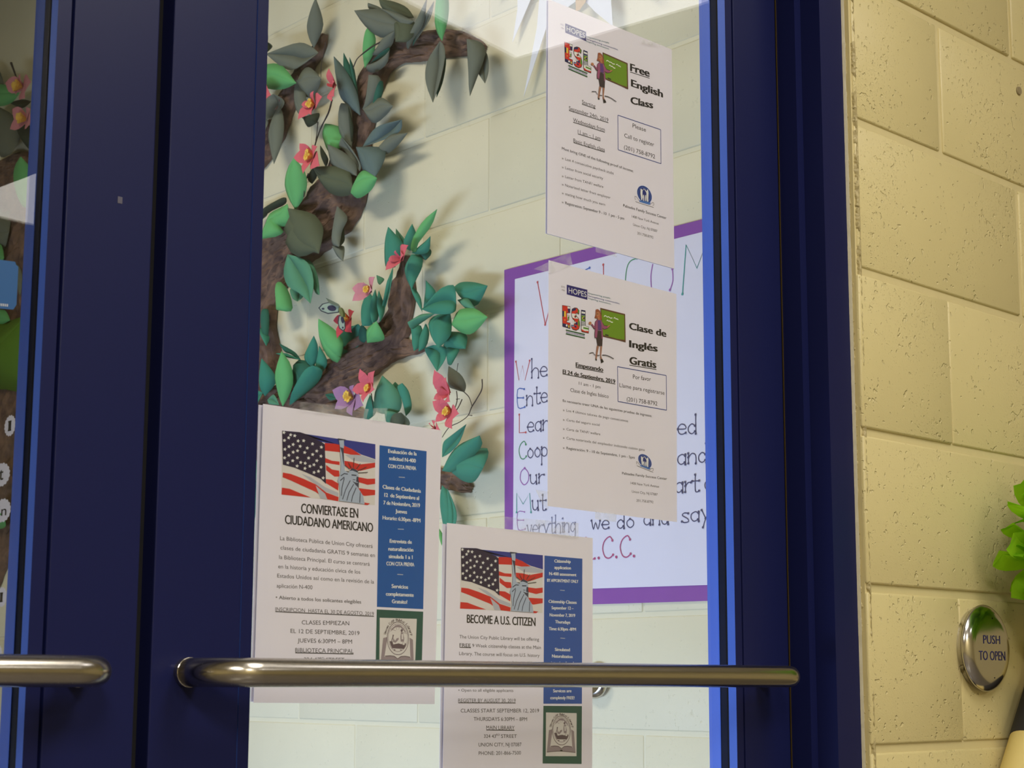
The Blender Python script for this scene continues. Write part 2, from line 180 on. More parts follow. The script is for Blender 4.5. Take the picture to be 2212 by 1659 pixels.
FLOWERS = [["P",[2.7938,2.3431,0.075],[2.7719,2.3652,0.082,2.7385,2.3425,0.082,2.7787,2.3114,0.082,2.8296,2.3139,0.082,2.8174,2.3449,0.082]],
["P",[2.796,2.224,0.075],[2.8207,2.2562,0.082,2.7541,2.2328,0.082,2.7429,2.1854,0.082,2.8046,2.1821,0.082,2.8428,2.2278,0.082]],
["P",[2.7208,2.3664,0.075],[2.716,2.4015,0.082,2.6953,2.3654,0.082,2.7036,2.3222,0.082,2.7234,2.3653,0.082,2.6954,2.3307,0.082]],
["P",[3.019,2.4326,0.075],[2.9384,2.4014,0.082,2.9831,2.4507,0.082,2.9875,2.3908,0.082,3.0328,2.4317,0.082,3.0216,2.3999,0.082]],
["P",[2.479,1.9292,0.075],[2.4339,1.9448,0.082,2.4477,1.9267,0.082,2.5061,1.9058,0.082,2.497,1.9264,0.082,2.4744,1.9418,0.082]],
["Q",[2.5786,1.8805,0.075],[2.5419,1.8989,0.082,2.5498,1.8716,0.082,2.6169,1.8603,0.082,2.6185,1.8877,0.082,2.5799,1.8946,0.082]],
["R",[2.6779,1.8374,0.055],[2.639,1.8459,0.06,2.6458,1.8003,0.06,2.6969,1.7955,0.06,2.7116,1.837,0.06,2.6864,1.856,0.06]],
["P",[2.5729,1.6706,0.075],[2.5867,1.7112,0.082,2.5368,1.6999,0.082,2.5366,1.6608,0.082,2.5741,1.6387,0.082,2.6121,1.6695,0.082]],
["V",[2.6321,1.6575,0.075],[2.6057,1.6798,0.082,2.6804,1.6785,0.082,2.6708,1.6365,0.082,2.6097,1.6147,0.082,2.5727,1.6319,0.082]],
["P",[2.3276,1.626,0.075],[2.3483,1.6751,0.082,2.3129,1.6557,0.082,2.3001,1.6054,0.082,2.3492,1.6162,0.082,2.3407,1.6361,0.082]],
["P",[2.32,1.5902,0.075],[2.3263,1.618,0.082,2.2733,1.5787,0.082,2.2935,1.5513,0.082,2.3431,1.5701,0.082,2.3527,1.6132,0.082]],
["P",[2.3654,1.563,0.075],[2.3432,1.5731,0.082,2.3288,1.5534,0.082,2.3462,1.5438,0.082,2.3641,1.5551,0.082,2.359,1.5708,0.082]],
["Q",[4.251,2.7912,0.075],[4.2282,2.8212,0.082,4.157,2.7757,0.082,4.1903,2.7359,0.082,4.2514,2.7625,0.082,4.3261,2.8203,0.082]],
["Q",[4.2163,2.683,0.075],[4.271,2.7253,0.082,4.1515,2.6933,0.082,4.1358,2.6504,0.082,4.2794,2.6653,0.082,4.2367,2.6796,0.082]]]
BRANCHES = [[2.2987,2.3375,2.2937,2.3506,2.3299,2.3405,2.32,2.3748,2.3906,2.3555,2.3914,2.4147,2.4961,2.3766,2.5149,2.4469,2.5783,2.3911,2.6326,2.4547,2.6306,2.3556,2.7102,2.4035,2.655,2.3,2.75,2.3411,2.6675,2.2367,2.7766,2.2789,2.6735,2.1746,2.8106,2.232,2.6852,2.1129,2.8573,2.1995,2.7239,2.0631,2.8945,2.1799,2.8135,2.0289,2.9522,2.1468,2.9089,2.0013,3.0658,2.1112,2.9804,1.968,3.1311,2.029,3.0173,1.9049,3.1439,1.9309,2.9954,1.8252,3.139,1.8376,2.9652,1.7553,3.1248,1.7621],
[2.8378,2.5397,2.8593,2.5512,2.8473,2.508,2.8843,2.5308,2.8886,2.472,2.932,2.5018,2.933,2.4385,2.9876,2.4721,2.9626,2.3962,3.0302,2.4305,2.9968,2.3402,3.068,2.3783,3.0489,2.2971,3.1192,2.3429,3.1025,2.2754,3.162,2.3178],
[2.5316,1.9578,2.5551,1.9624,2.5214,1.9244,2.5642,1.9345,2.513,1.8809,2.5869,1.8995,2.5186,1.8283,2.5949,1.8532,2.54,1.7772,2.6267,1.8272,2.594,1.7341,2.6829,1.8113,2.6912,1.7016,2.7725,1.7835,2.7917,1.6722,2.8663,1.7609,2.8959,1.6528,2.974,1.7492,2.9934,1.6279,3.0879,1.7296,3.0323,1.6202,3.1928,1.7046,3.0662,1.576,3.251,1.6186,3.0883,1.4742,3.2667,1.5008],
[2.4784,1.7445,2.4779,1.7543,2.5211,1.741,2.5187,1.7729,2.5652,1.7388,2.5756,1.7956,2.6166,1.7345,2.643,1.7976],
[3.0099,1.7355,3.0255,1.6697,2.8965,1.7086,2.9079,1.6463,2.7897,1.6792,2.7946,1.6355,2.7063,1.6571,2.7092,1.6293,2.6658,1.6419,2.6675,1.6295],
[2.3321,1.438,2.3234,1.4499,2.362,1.4409,2.346,1.4679,2.4038,1.4487,2.3895,1.4864,2.4779,1.461,2.4614,1.5063,2.5959,1.489,2.5724,1.5388,2.7178,1.5228,2.6923,1.579,2.8904,1.5629,2.8632,1.6264,3.0538,1.6067,3.023,1.6718],
[4.261,2.5892,4.3372,2.6328,4.2464,2.519,4.4983,2.6391,4.23,2.4352,4.6608,2.5837,4.2717,2.3339,4.6827,2.4371,4.2868,2.2069,4.6644,2.2752,4.2374,2.0062,4.6392,2.0664,4.2061,1.8356,4.6676,1.9012,4.2182,1.677,4.6462,1.7267,4.2455,1.5121,4.6081,1.5627,4.3504,1.3633,4.6486,1.4208,4.4719,1.2326,4.7433,1.2859],
[3.0054,1.7942,3.2195,1.8825,3.1167,1.6484,3.3504,1.7476,3.2508,1.5228,3.5352,1.6344,3.386,1.3359,3.7743,1.4313,3.4697,1.1033,3.9339,1.1543,3.4942,0.8627,4.0139,0.8781]]
TWIGS = [[0.0014,[3.0313,2.6376,0.05,3.0224,2.6026,0.05,3.0137,2.5708,0.05,3.0221,2.5443,0.05,3.0204,2.506,0.05]],
[0.00112,[2.7825,2.4924,0.05,2.7902,2.4615,0.05,2.797,2.4413,0.05,2.7974,2.4138,0.05]],
[0.00168,[2.5846,2.4328,0.05,2.613,2.4307,0.05,2.6458,2.4244,0.05,2.6664,2.417,0.05,2.6793,2.3992,0.05]],
[0.00196,[2.7537,2.3496,0.05,2.7658,2.3229,0.05,2.7911,2.2968,0.05,2.8057,2.2759,0.05,2.8168,2.2541,0.05]],
[0.00168,[2.8361,2.1986,0.05,2.8487,2.1797,0.05,2.852,2.1477,0.05]],
[0.00112,[2.8048,2.3113,0.05,2.8082,2.2848,0.05,2.8121,2.2693,0.05]],
[0.00112,[2.2495,1.6478,0.05,2.25,1.6283,0.05,2.2661,1.6096,0.05,2.2796,1.5963,0.05,2.2897,1.5814,0.05,2.3137,1.5715,0.05,2.345,1.5646,0.05,2.3659,1.5471,0.05]],
[0.00098,[2.3023,1.63,0.05,2.2866,1.6169,0.05,2.2779,1.5984,0.05]],
[0.00098,[2.3242,1.6346,0.05,2.3219,1.6167,0.05,2.328,1.6011,0.05,2.3314,1.5922,0.05]],
[0.00098,[2.3073,1.616,0.05,2.3175,1.6022,0.05,2.3313,1.5899,0.05]],
[0.00112,[2.5948,1.6651,0.05,2.5904,1.6459,0.05,2.586,1.628,0.05]],
[0.0007,[2.3204,1.6894,0.05,2.3237,1.6734,0.05]],
[0.0035,[4.3743,2.9066,0.05,4.3493,2.8717,0.05,4.3279,2.841,0.05]],
[0.00084,[2.2777,1.58,0.05,2.288,1.5823,0.05]],
[0.00084,[2.3247,1.6183,0.05,2.3143,1.6176,0.05]]]
BUTTERFLY = [["w",[2.6632,1.8572,0.085,2.6824,1.8678,0.085,2.7016,1.8734,0.085,2.7256,1.8738,0.085,2.7398,1.8667,0.085,2.7298,1.8576,0.085,2.7055,1.8476,0.085,2.6663,1.8439,0.085]],
["v",[2.7003,1.8807,0.095,2.681,1.8718,0.095,2.6547,1.8592,0.095,2.6463,1.8505,0.095,2.6688,1.8592,0.095,2.688,1.8674,0.095]],
["w",[2.6594,1.8361,0.09,2.6465,1.8333,0.09,2.6368,1.8186,0.09,2.6351,1.804,0.09,2.6426,1.7987,0.09,2.6573,1.8075,0.09,2.6629,1.8215,0.09]],
["w2",[2.6656,1.8564,0.0858,2.6813,1.8658,0.0858,2.7004,1.8711,0.0858,2.722,1.8713,0.0858,2.7334,1.8654,0.0858,2.7264,1.8588,0.0858,2.7033,1.8496,0.0858,2.6677,1.8462,0.0858]],
["w2",[2.6552,1.8331,0.0908,2.6466,1.8317,0.0908,2.6385,1.8181,0.0908,2.6371,1.8044,0.0908,2.6421,1.8014,0.0908,2.6535,1.8082,0.0908,2.6579,1.8205,0.0908]],
["k",[2.6742,1.8529,0.0864,2.6765,1.8509,0.0864,2.6814,1.8501,0.0864,2.688,1.8509,0.0864,2.6949,1.8529,0.0864,2.7008,1.8558,0.0864,2.7045,1.8591,0.0864,2.7052,1.862,0.0864,2.7029,1.8641,0.0864,2.6979,1.8648,0.0864,2.6914,1.864,0.0864,2.6845,1.862,0.0864,2.6786,1.8591,0.0864,2.675,1.8558,0.0864]],
["k",[2.716,1.8608,0.0864,2.7165,1.8599,0.0864,2.7178,1.8593,0.0864,2.7197,1.8592,0.0864,2.7219,1.8596,0.0864,2.7238,1.8604,0.0864,2.7252,1.8614,0.0864,2.7257,1.8624,0.0864,2.7253,1.8633,0.0864,2.7239,1.8638,0.0864,2.722,1.8639,0.0864,2.7199,1.8636,0.0864,2.7179,1.8628,0.0864,2.7165,1.8618,0.0864]],
["k",[2.6393,1.8236,0.0914,2.6389,1.8201,0.0914,2.6395,1.8174,0.0914,2.6411,1.8159,0.0914,2.6434,1.8161,0.0914,2.6458,1.8178,0.0914,2.648,1.8208,0.0914,2.6494,1.8244,0.0914,2.6499,1.8279,0.0914,2.6492,1.8307,0.0914,2.6476,1.8321,0.0914,2.6454,1.8319,0.0914,2.6429,1.8302,0.0914,2.6407,1.8272,0.0914]],
["k",[2.6396,1.8062,0.0914,2.6399,1.8053,0.0914,2.6407,1.8047,0.0914,2.6419,1.8045,0.0914,2.6433,1.8047,0.0914,2.6445,1.8053,0.0914,2.6454,1.8062,0.0914,2.6457,1.8072,0.0914,2.6454,1.8081,0.0914,2.6446,1.8087,0.0914,2.6434,1.8089,0.0914,2.642,1.8087,0.0914,2.6408,1.8081,0.0914,2.64,1.8072,0.0914]],
["b",[2.6349,1.8387,0.096,2.633,1.8338,0.096,2.6327,1.8298,0.096,2.634,1.8276,0.096,2.6365,1.8275,0.096,2.6399,1.8296,0.096,2.6434,1.8335,0.096,2.6464,1.8384,0.096,2.6482,1.8433,0.096,2.6485,1.8473,0.096,2.6473,1.8495,0.096,2.6447,1.8496,0.096,2.6413,1.8474,0.096,2.6378,1.8435,0.096]]]
BANNER_OUTER = [[2.239,1.8713],[1.5499,1.8649],[1.5677,1.2034],[2.2336,1.2107]]
BANNER_INNER = [[2.207,1.8467],[1.56,1.8421],[1.5762,1.2292],[2.2105,1.2397]]
STROKES = [["r",2.2,[2.143,1.8289,2.1219,1.7421],1],
["r",2.2,[2.1219,1.7421,2.0978,1.801],1],
["b",2.2,[2.0227,1.8275,2.004,1.8309],1],
["r",2.2,[1.969,1.8301,1.9681,1.7914],1],
["g",2.2,[1.885,1.826,1.9014,1.8239,1.9104,1.8122,1.9147,1.7862],1],
["p",2.2,[1.8476,1.8082,1.8524,1.7871,1.851,1.7614],0],
["p",2.2,[1.8015,1.7902,1.8007,1.7688,1.8076,1.7536],1],
["t",2.4,[1.7789,1.7411,1.7693,1.8277,1.7455,1.7809,1.7187,1.8312,1.7151,1.737],1],
["t",2.2,[1.7211,1.7593,1.7214,1.7424],1],
["r",2.0,[2.2028,1.6822,2.1943,1.6442,2.1843,1.6718,2.1774,1.6419,2.1643,1.6785],1],
["n",2.0,[2.1584,1.6807,2.1583,1.6443],1],
["n",2.0,[2.1584,1.6558,2.1496,1.6622,2.1409,1.6571,2.1403,1.6418],1],
["n",2.0,[2.1351,1.6533,2.1178,1.6518,2.1193,1.6586,2.1279,1.6617,2.1351,1.6552,2.1322,1.6452,2.125,1.6423,2.1172,1.6441],1],
["b",2.0,[2.1791,1.6249,2.1978,1.6264,2.1963,1.5915,2.1776,1.5901],1],
["b",2.0,[2.1978,1.6104,2.1817,1.6084],1],
["n",2.0,[2.1724,1.611,2.1723,1.5924],1],
["n",2.0,[2.1723,1.6035,2.1644,1.61,2.157,1.6053,2.1564,1.5904],1],
["n",2.0,[2.1446,1.6236,2.1446,1.5949,2.1394,1.5914,2.1354,1.5928],1],
["n",2.0,[2.1512,1.6124,2.1355,1.6113],1],
["n",2.0,[2.1328,1.6026,2.1172,1.6016,2.1185,1.6082,2.1263,1.611,2.1328,1.6045,2.1302,1.5949,2.1237,1.5923,2.1167,1.5941],1],
["r",2.0,[2.1929,1.5771,2.1928,1.5416,2.1746,1.5405],1],
["n",2.0,[2.1694,1.5501,2.154,1.5493,2.1553,1.5559,2.163,1.5587,2.1694,1.552,2.1668,1.5424,2.1604,1.5399,2.1534,1.5419],1],
["n",2.0,[2.1336,1.5541,2.1399,1.5576,2.1476,1.5539,2.1483,1.5457,2.1424,1.5395,2.1348,1.5423],1],
["n",2.0,[2.133,1.5568,2.133,1.5384],1],
["n",2.0,[2.1272,1.5579,2.1272,1.5395],1],
["n",2.0,[2.1272,1.5505,2.1209,1.5562,2.1146,1.5555],1],
["g",2.0,[2.1744,1.5173,2.1793,1.524,2.1891,1.5188,2.1935,1.5069,2.189,1.4933,2.1804,1.4898,2.1731,1.4943],1],
["n",2.0,[2.1623,1.5075,2.1688,1.5029,2.1683,1.495,2.1617,1.49,2.155,1.4945,2.1555,1.5024,2.1623,1.5075],1],
["n",2.0,[2.143,1.5071,2.1495,1.5026,2.149,1.4947,2.1425,1.4897,2.1358,1.4942,2.1363,1.5021,2.143,1.5071],1],
["n",2.0,[2.131,1.5075,2.131,1.4745],1],
["n",2.0,[2.131,1.5031,2.1239,1.5067,2.1168,1.5008,2.118,1.4923,2.1251,1.4895,2.131,1.4936],1],
["p",2.0,[2.1777,1.4721,2.1876,1.4656,2.1895,1.4508,2.179,1.4399,2.1677,1.4472,2.1677,1.4621,2.1777,1.4721],1],
["n",2.0,[2.1621,1.457,2.1606,1.4437,2.1536,1.4398,2.1466,1.4433],1],
["n",2.0,[2.1458,1.4555,2.1447,1.439],1],
["n",2.0,[2.1383,1.4566,2.1383,1.4402],1],
["n",2.0,[2.1383,1.45,2.1314,1.4551,2.1244,1.4545],1],
["t",2.0,[2.1994,1.3892,2.1996,1.426,2.1816,1.4033,2.1639,1.423,2.1598,1.3863],1],
["n",2.0,[2.156,1.4074,2.1547,1.3934,2.1484,1.3895,2.1421,1.3933],1],
["n",2.0,[2.1414,1.4062,2.1403,1.3889],1],
["n",2.0,[2.1284,1.4167,2.1283,1.3901,2.1233,1.3871,2.1196,1.3885],1],
["n",2.0,[2.1346,1.406,2.1196,1.4057],1],
["p",1.4,[2.1773,1.3881,2.1968,1.3887,2.1952,1.3564,2.1758,1.3559],1],
["p",1.4,[2.1967,1.3739,2.18,1.3727],1],
["d",1.6,[2.1702,1.362,2.1642,1.3443,2.1585,1.3612],1],
["d",1.6,[2.1552,1.3531,2.1425,1.3531,2.1435,1.3591,2.1499,1.3613,2.1552,1.3548,2.1531,1.346,2.1478,1.344,2.142,1.3462],1],
["d",1.6,[2.1383,1.3613,2.1382,1.3441],1],
["d",1.6,[2.1382,1.3544,2.133,1.3601,2.1277,1.3597],1],
["d",1.6,[2.1256,1.361,2.1193,1.3461],1],
["d",1.6,[2.112,1.3601,2.1193,1.3452,2.1235,1.3301],1],
["d",1.6,[2.1036,1.3722,2.1036,1.3458,2.0995,1.343,2.0964,1.3445],1],
["d",1.6,[2.1088,1.3615,2.0964,1.3615],1],
["d",1.6,[2.0943,1.3756,2.0943,1.3434],1],
["d",1.6,[2.0943,1.3535,2.0881,1.3599,2.0819,1.3561,2.0815,1.3425],1],
["d",1.6,[2.0757,1.3598,2.0757,1.3429],1],
["d",1.6,[2.0757,1.3683,2.0753,1.3686],1],
["d",1.6,[2.0716,1.3598,2.0716,1.343],1],
["d",1.6,[2.0716,1.3531,2.0655,1.3594,2.0598,1.3556,2.0594,1.3422],1],
["d",1.6,[2.0442,1.3554,2.0492,1.3591,2.0547,1.3536,2.0543,1.346,2.0493,1.3423,2.0442,1.347],1],
["d",1.6,[2.0431,1.3586,2.0436,1.3319,2.0513,1.3273],1],
["n",2.0,[2.0015,1.3592,1.9968,1.3431,1.9914,1.3553,1.9856,1.3424,1.9802,1.3577],1],
["n",2.0,[1.9749,1.35,1.9591,1.3496,1.9604,1.3552,1.9683,1.3573,1.9749,1.3515,1.9723,1.3435,1.9657,1.3415,1.9586,1.3434],1],
["n",2.0,[1.923,1.3522,1.9298,1.3558,1.9372,1.3509,1.9367,1.3439,1.9299,1.3404,1.9231,1.3438],1],
["n",2.0,[1.9215,1.3691,1.9212,1.3398],1],
["n",2.0,[1.9068,1.3555,1.9141,1.3514,1.9136,1.3445,1.9064,1.3401,1.8989,1.3442,1.8993,1.3511,1.9068,1.3555],1],
["n",2.0,[1.8589,1.3544,1.8652,1.3571,1.8728,1.3539,1.8737,1.3471,1.8679,1.3421,1.8603,1.3446],1],
["n",2.0,[1.8584,1.3566,1.8586,1.3415],1],
["n",2.0,[1.8526,1.3568,1.8528,1.3417],1],
["n",2.0,[1.8527,1.3507,1.8451,1.3562,1.8382,1.3527,1.8378,1.3406],1],
["n",2.0,[1.8191,1.3519,1.8252,1.3553,1.832,1.3505,1.8316,1.3437,1.8254,1.3403,1.8192,1.3436],1],
["n",2.0,[1.8177,1.3683,1.8176,1.3398],1],
["n",2.0,[1.7718,1.3553,1.7803,1.3567,1.7856,1.353,1.7734,1.3463,1.772,1.3413,1.7806,1.3402,1.7863,1.3423],1],
["n",2.0,[1.7491,1.3541,1.7561,1.3571,1.7647,1.3537,1.7657,1.3463,1.7592,1.3409,1.7507,1.3436],1],
["n",2.0,[1.7485,1.3566,1.7488,1.3402],1],
["n",2.0,[1.742,1.3587,1.7338,1.3443],1],
["n",2.0,[1.7238,1.3574,1.7339,1.3434,1.7397,1.3292],1],
["n",2.0,[1.793,1.5034,1.7758,1.5023,1.7772,1.5086,1.7857,1.5113,1.793,1.5051,1.7903,1.496,1.7831,1.4934,1.7754,1.4952],1],
["n",2.0,[1.7545,1.505,1.7615,1.5093,1.7692,1.5041,1.7688,1.4962,1.7618,1.4919,1.7546,1.4954],1],
["n",2.0,[1.7527,1.5241,1.7527,1.4909],1],
["n",2.0,[1.7772,1.4551,1.7843,1.4584,1.7929,1.4549,1.7939,1.4471,1.7874,1.4412,1.7788,1.4438],1],
["n",2.0,[1.7766,1.4576,1.7769,1.4402],1],
["n",2.0,[1.7701,1.4588,1.7704,1.4414],1],
["n",2.0,[1.7702,1.4518,1.7617,1.4579,1.7539,1.4537,1.7535,1.4397],1],
["n",2.0,[1.7324,1.4532,1.7393,1.4574,1.7469,1.4521,1.7465,1.4442,1.7396,1.4401,1.7326,1.4437],1],
["n",2.0,[1.7307,1.4721,1.7307,1.4392],1],
["n",2.0,[1.7842,1.407,1.7907,1.4102,1.7987,1.4065,1.7996,1.3987,1.7936,1.393,1.7857,1.3958],1],
["n",2.0,[1.7836,1.4096,1.7839,1.3922],1],
["n",2.0,[1.7776,1.4099,1.7779,1.3925],1],
["n",2.0,[1.7777,1.4029,1.7711,1.4084,1.7646,1.4079],1],
["n",2.0,[1.7553,1.4206,1.7558,1.3938,1.7507,1.3908,1.7468,1.3922],1],
["n",2.0,[1.762,1.4099,1.7465,1.4094],1],
["n",2.0,[1.7265,1.4086,1.7337,1.4041,1.7334,1.3963,1.7263,1.3914,1.7189,1.396,1.7193,1.4037,1.7265,1.4086],1],
["m",2.2,[2.0156,1.3284,2.0158,1.2903,1.9936,1.2901],1],
["m",2.2,[1.9842,1.2907,1.9833,1.2901],1],
["m",2.2,[1.9499,1.32,1.956,1.3273,1.9684,1.3211,1.9741,1.3076,1.9686,1.2924,1.9578,1.2888,1.9485,1.2943],1],
["m",2.2,[1.9409,1.2902,1.94,1.2895],1],
["m",2.2,[1.9072,1.3191,1.9132,1.3263,1.9254,1.3202,1.931,1.3068,1.9256,1.2918,1.9151,1.2883,1.906,1.2937],1],
["m",2.2,[1.8985,1.2896,1.8976,1.289],1]]
TAPES = [[0,[0.8937,1.3385,0.9785,1.3413,0.9758,1.3311,0.894,1.3294]],
[0,[0.9844,1.343,1.0023,1.3451,1.0008,1.3306,0.9835,1.3305]],
[1,[1.1638,1.246,1.2799,1.2471,1.2798,1.2304,1.1639,1.233]],
[3,[1.2082,1.5282,1.2673,1.5592,1.2711,1.5451,1.2374,1.5292]],
[2,[1.3097,1.5729,1.3453,1.574,1.3452,1.5678,1.3096,1.5673]],
[2,[1.3935,1.8514,1.4278,1.8589,1.4277,1.8528,1.3934,1.8472]],
[3,[1.2123,1.2793,1.2323,1.2789,1.2324,1.2593,1.223,1.2637]],
[3,[1.3071,1.2623,1.3425,1.2623,1.3425,1.2526,1.307,1.2533]]]
STAR = [["w",[2.1934,2.4727,0.012,2.1507,2.4583,0.012,2.1558,2.402,0.012,2.2075,2.3292,0.012,2.193,2.3946,0.012]],
["w",[2.1203,2.4467,0.016,2.0625,2.4273,0.016,2.0816,2.3768,0.016,2.1708,2.2044,0.016,2.1332,2.3361,0.016]],
["w",[2.0839,2.4522,0.02,2.0086,2.4265,0.02,2.0175,2.3549,0.02,2.0524,2.3474,0.02,2.084,2.3669,0.02]],
["w",[2.0047,2.4239,0.024,1.9382,2.4011,0.024,1.9269,2.3244,0.024,1.9226,2.2715,0.024,1.9687,2.315,0.024,1.9964,2.3468,0.024]],
["o",[2.0169,2.408,0.028,1.9765,2.3944,0.028,1.9889,2.3395,0.028,2.0048,2.328,0.028,2.0147,2.3293,0.028]],
["w",[2.2306,2.5083,0.032,2.183,2.4919,0.032,2.2234,2.4568,0.032,2.2646,2.4408,0.032]],
["w",[1.915,2.3984,0.036,1.8801,2.3864,0.036,1.8297,2.2982,0.036,1.892,2.3454,0.036]]]
WORDS = [["I",[4.2265,1.7822,0.06],[4.2294,1.8092,0.06]],
["t",[4.2634,1.6454,0.06],[4.2668,1.6762,0.06]],
["In",[4.2463,1.5424,0.06],[4.2496,1.5729,0.06]],
["I",[4.2251,1.298,0.06],[4.2278,1.3226,0.06]],
["s",[4.2362,1.1418,0.06],[4.2387,1.1649,0.06]]]
STICKER = [[0.5579,1.417],[0.5881,1.4187],[0.589,1.4164],[0.5912,1.4148],[0.5912,1.382],[0.5886,1.3776],[0.5582,1.375]]
STICKERTEXT = [[0.566,1.3778],[0.5842,1.3792],[0.5841,1.3816],[0.5658,1.3801]]
TUBE_BANDS = [[-0.03,0.045,"y"],[0.045,0.125,"k"],[0.125,0.186,"y"],[0.186,0.26,"k"]]
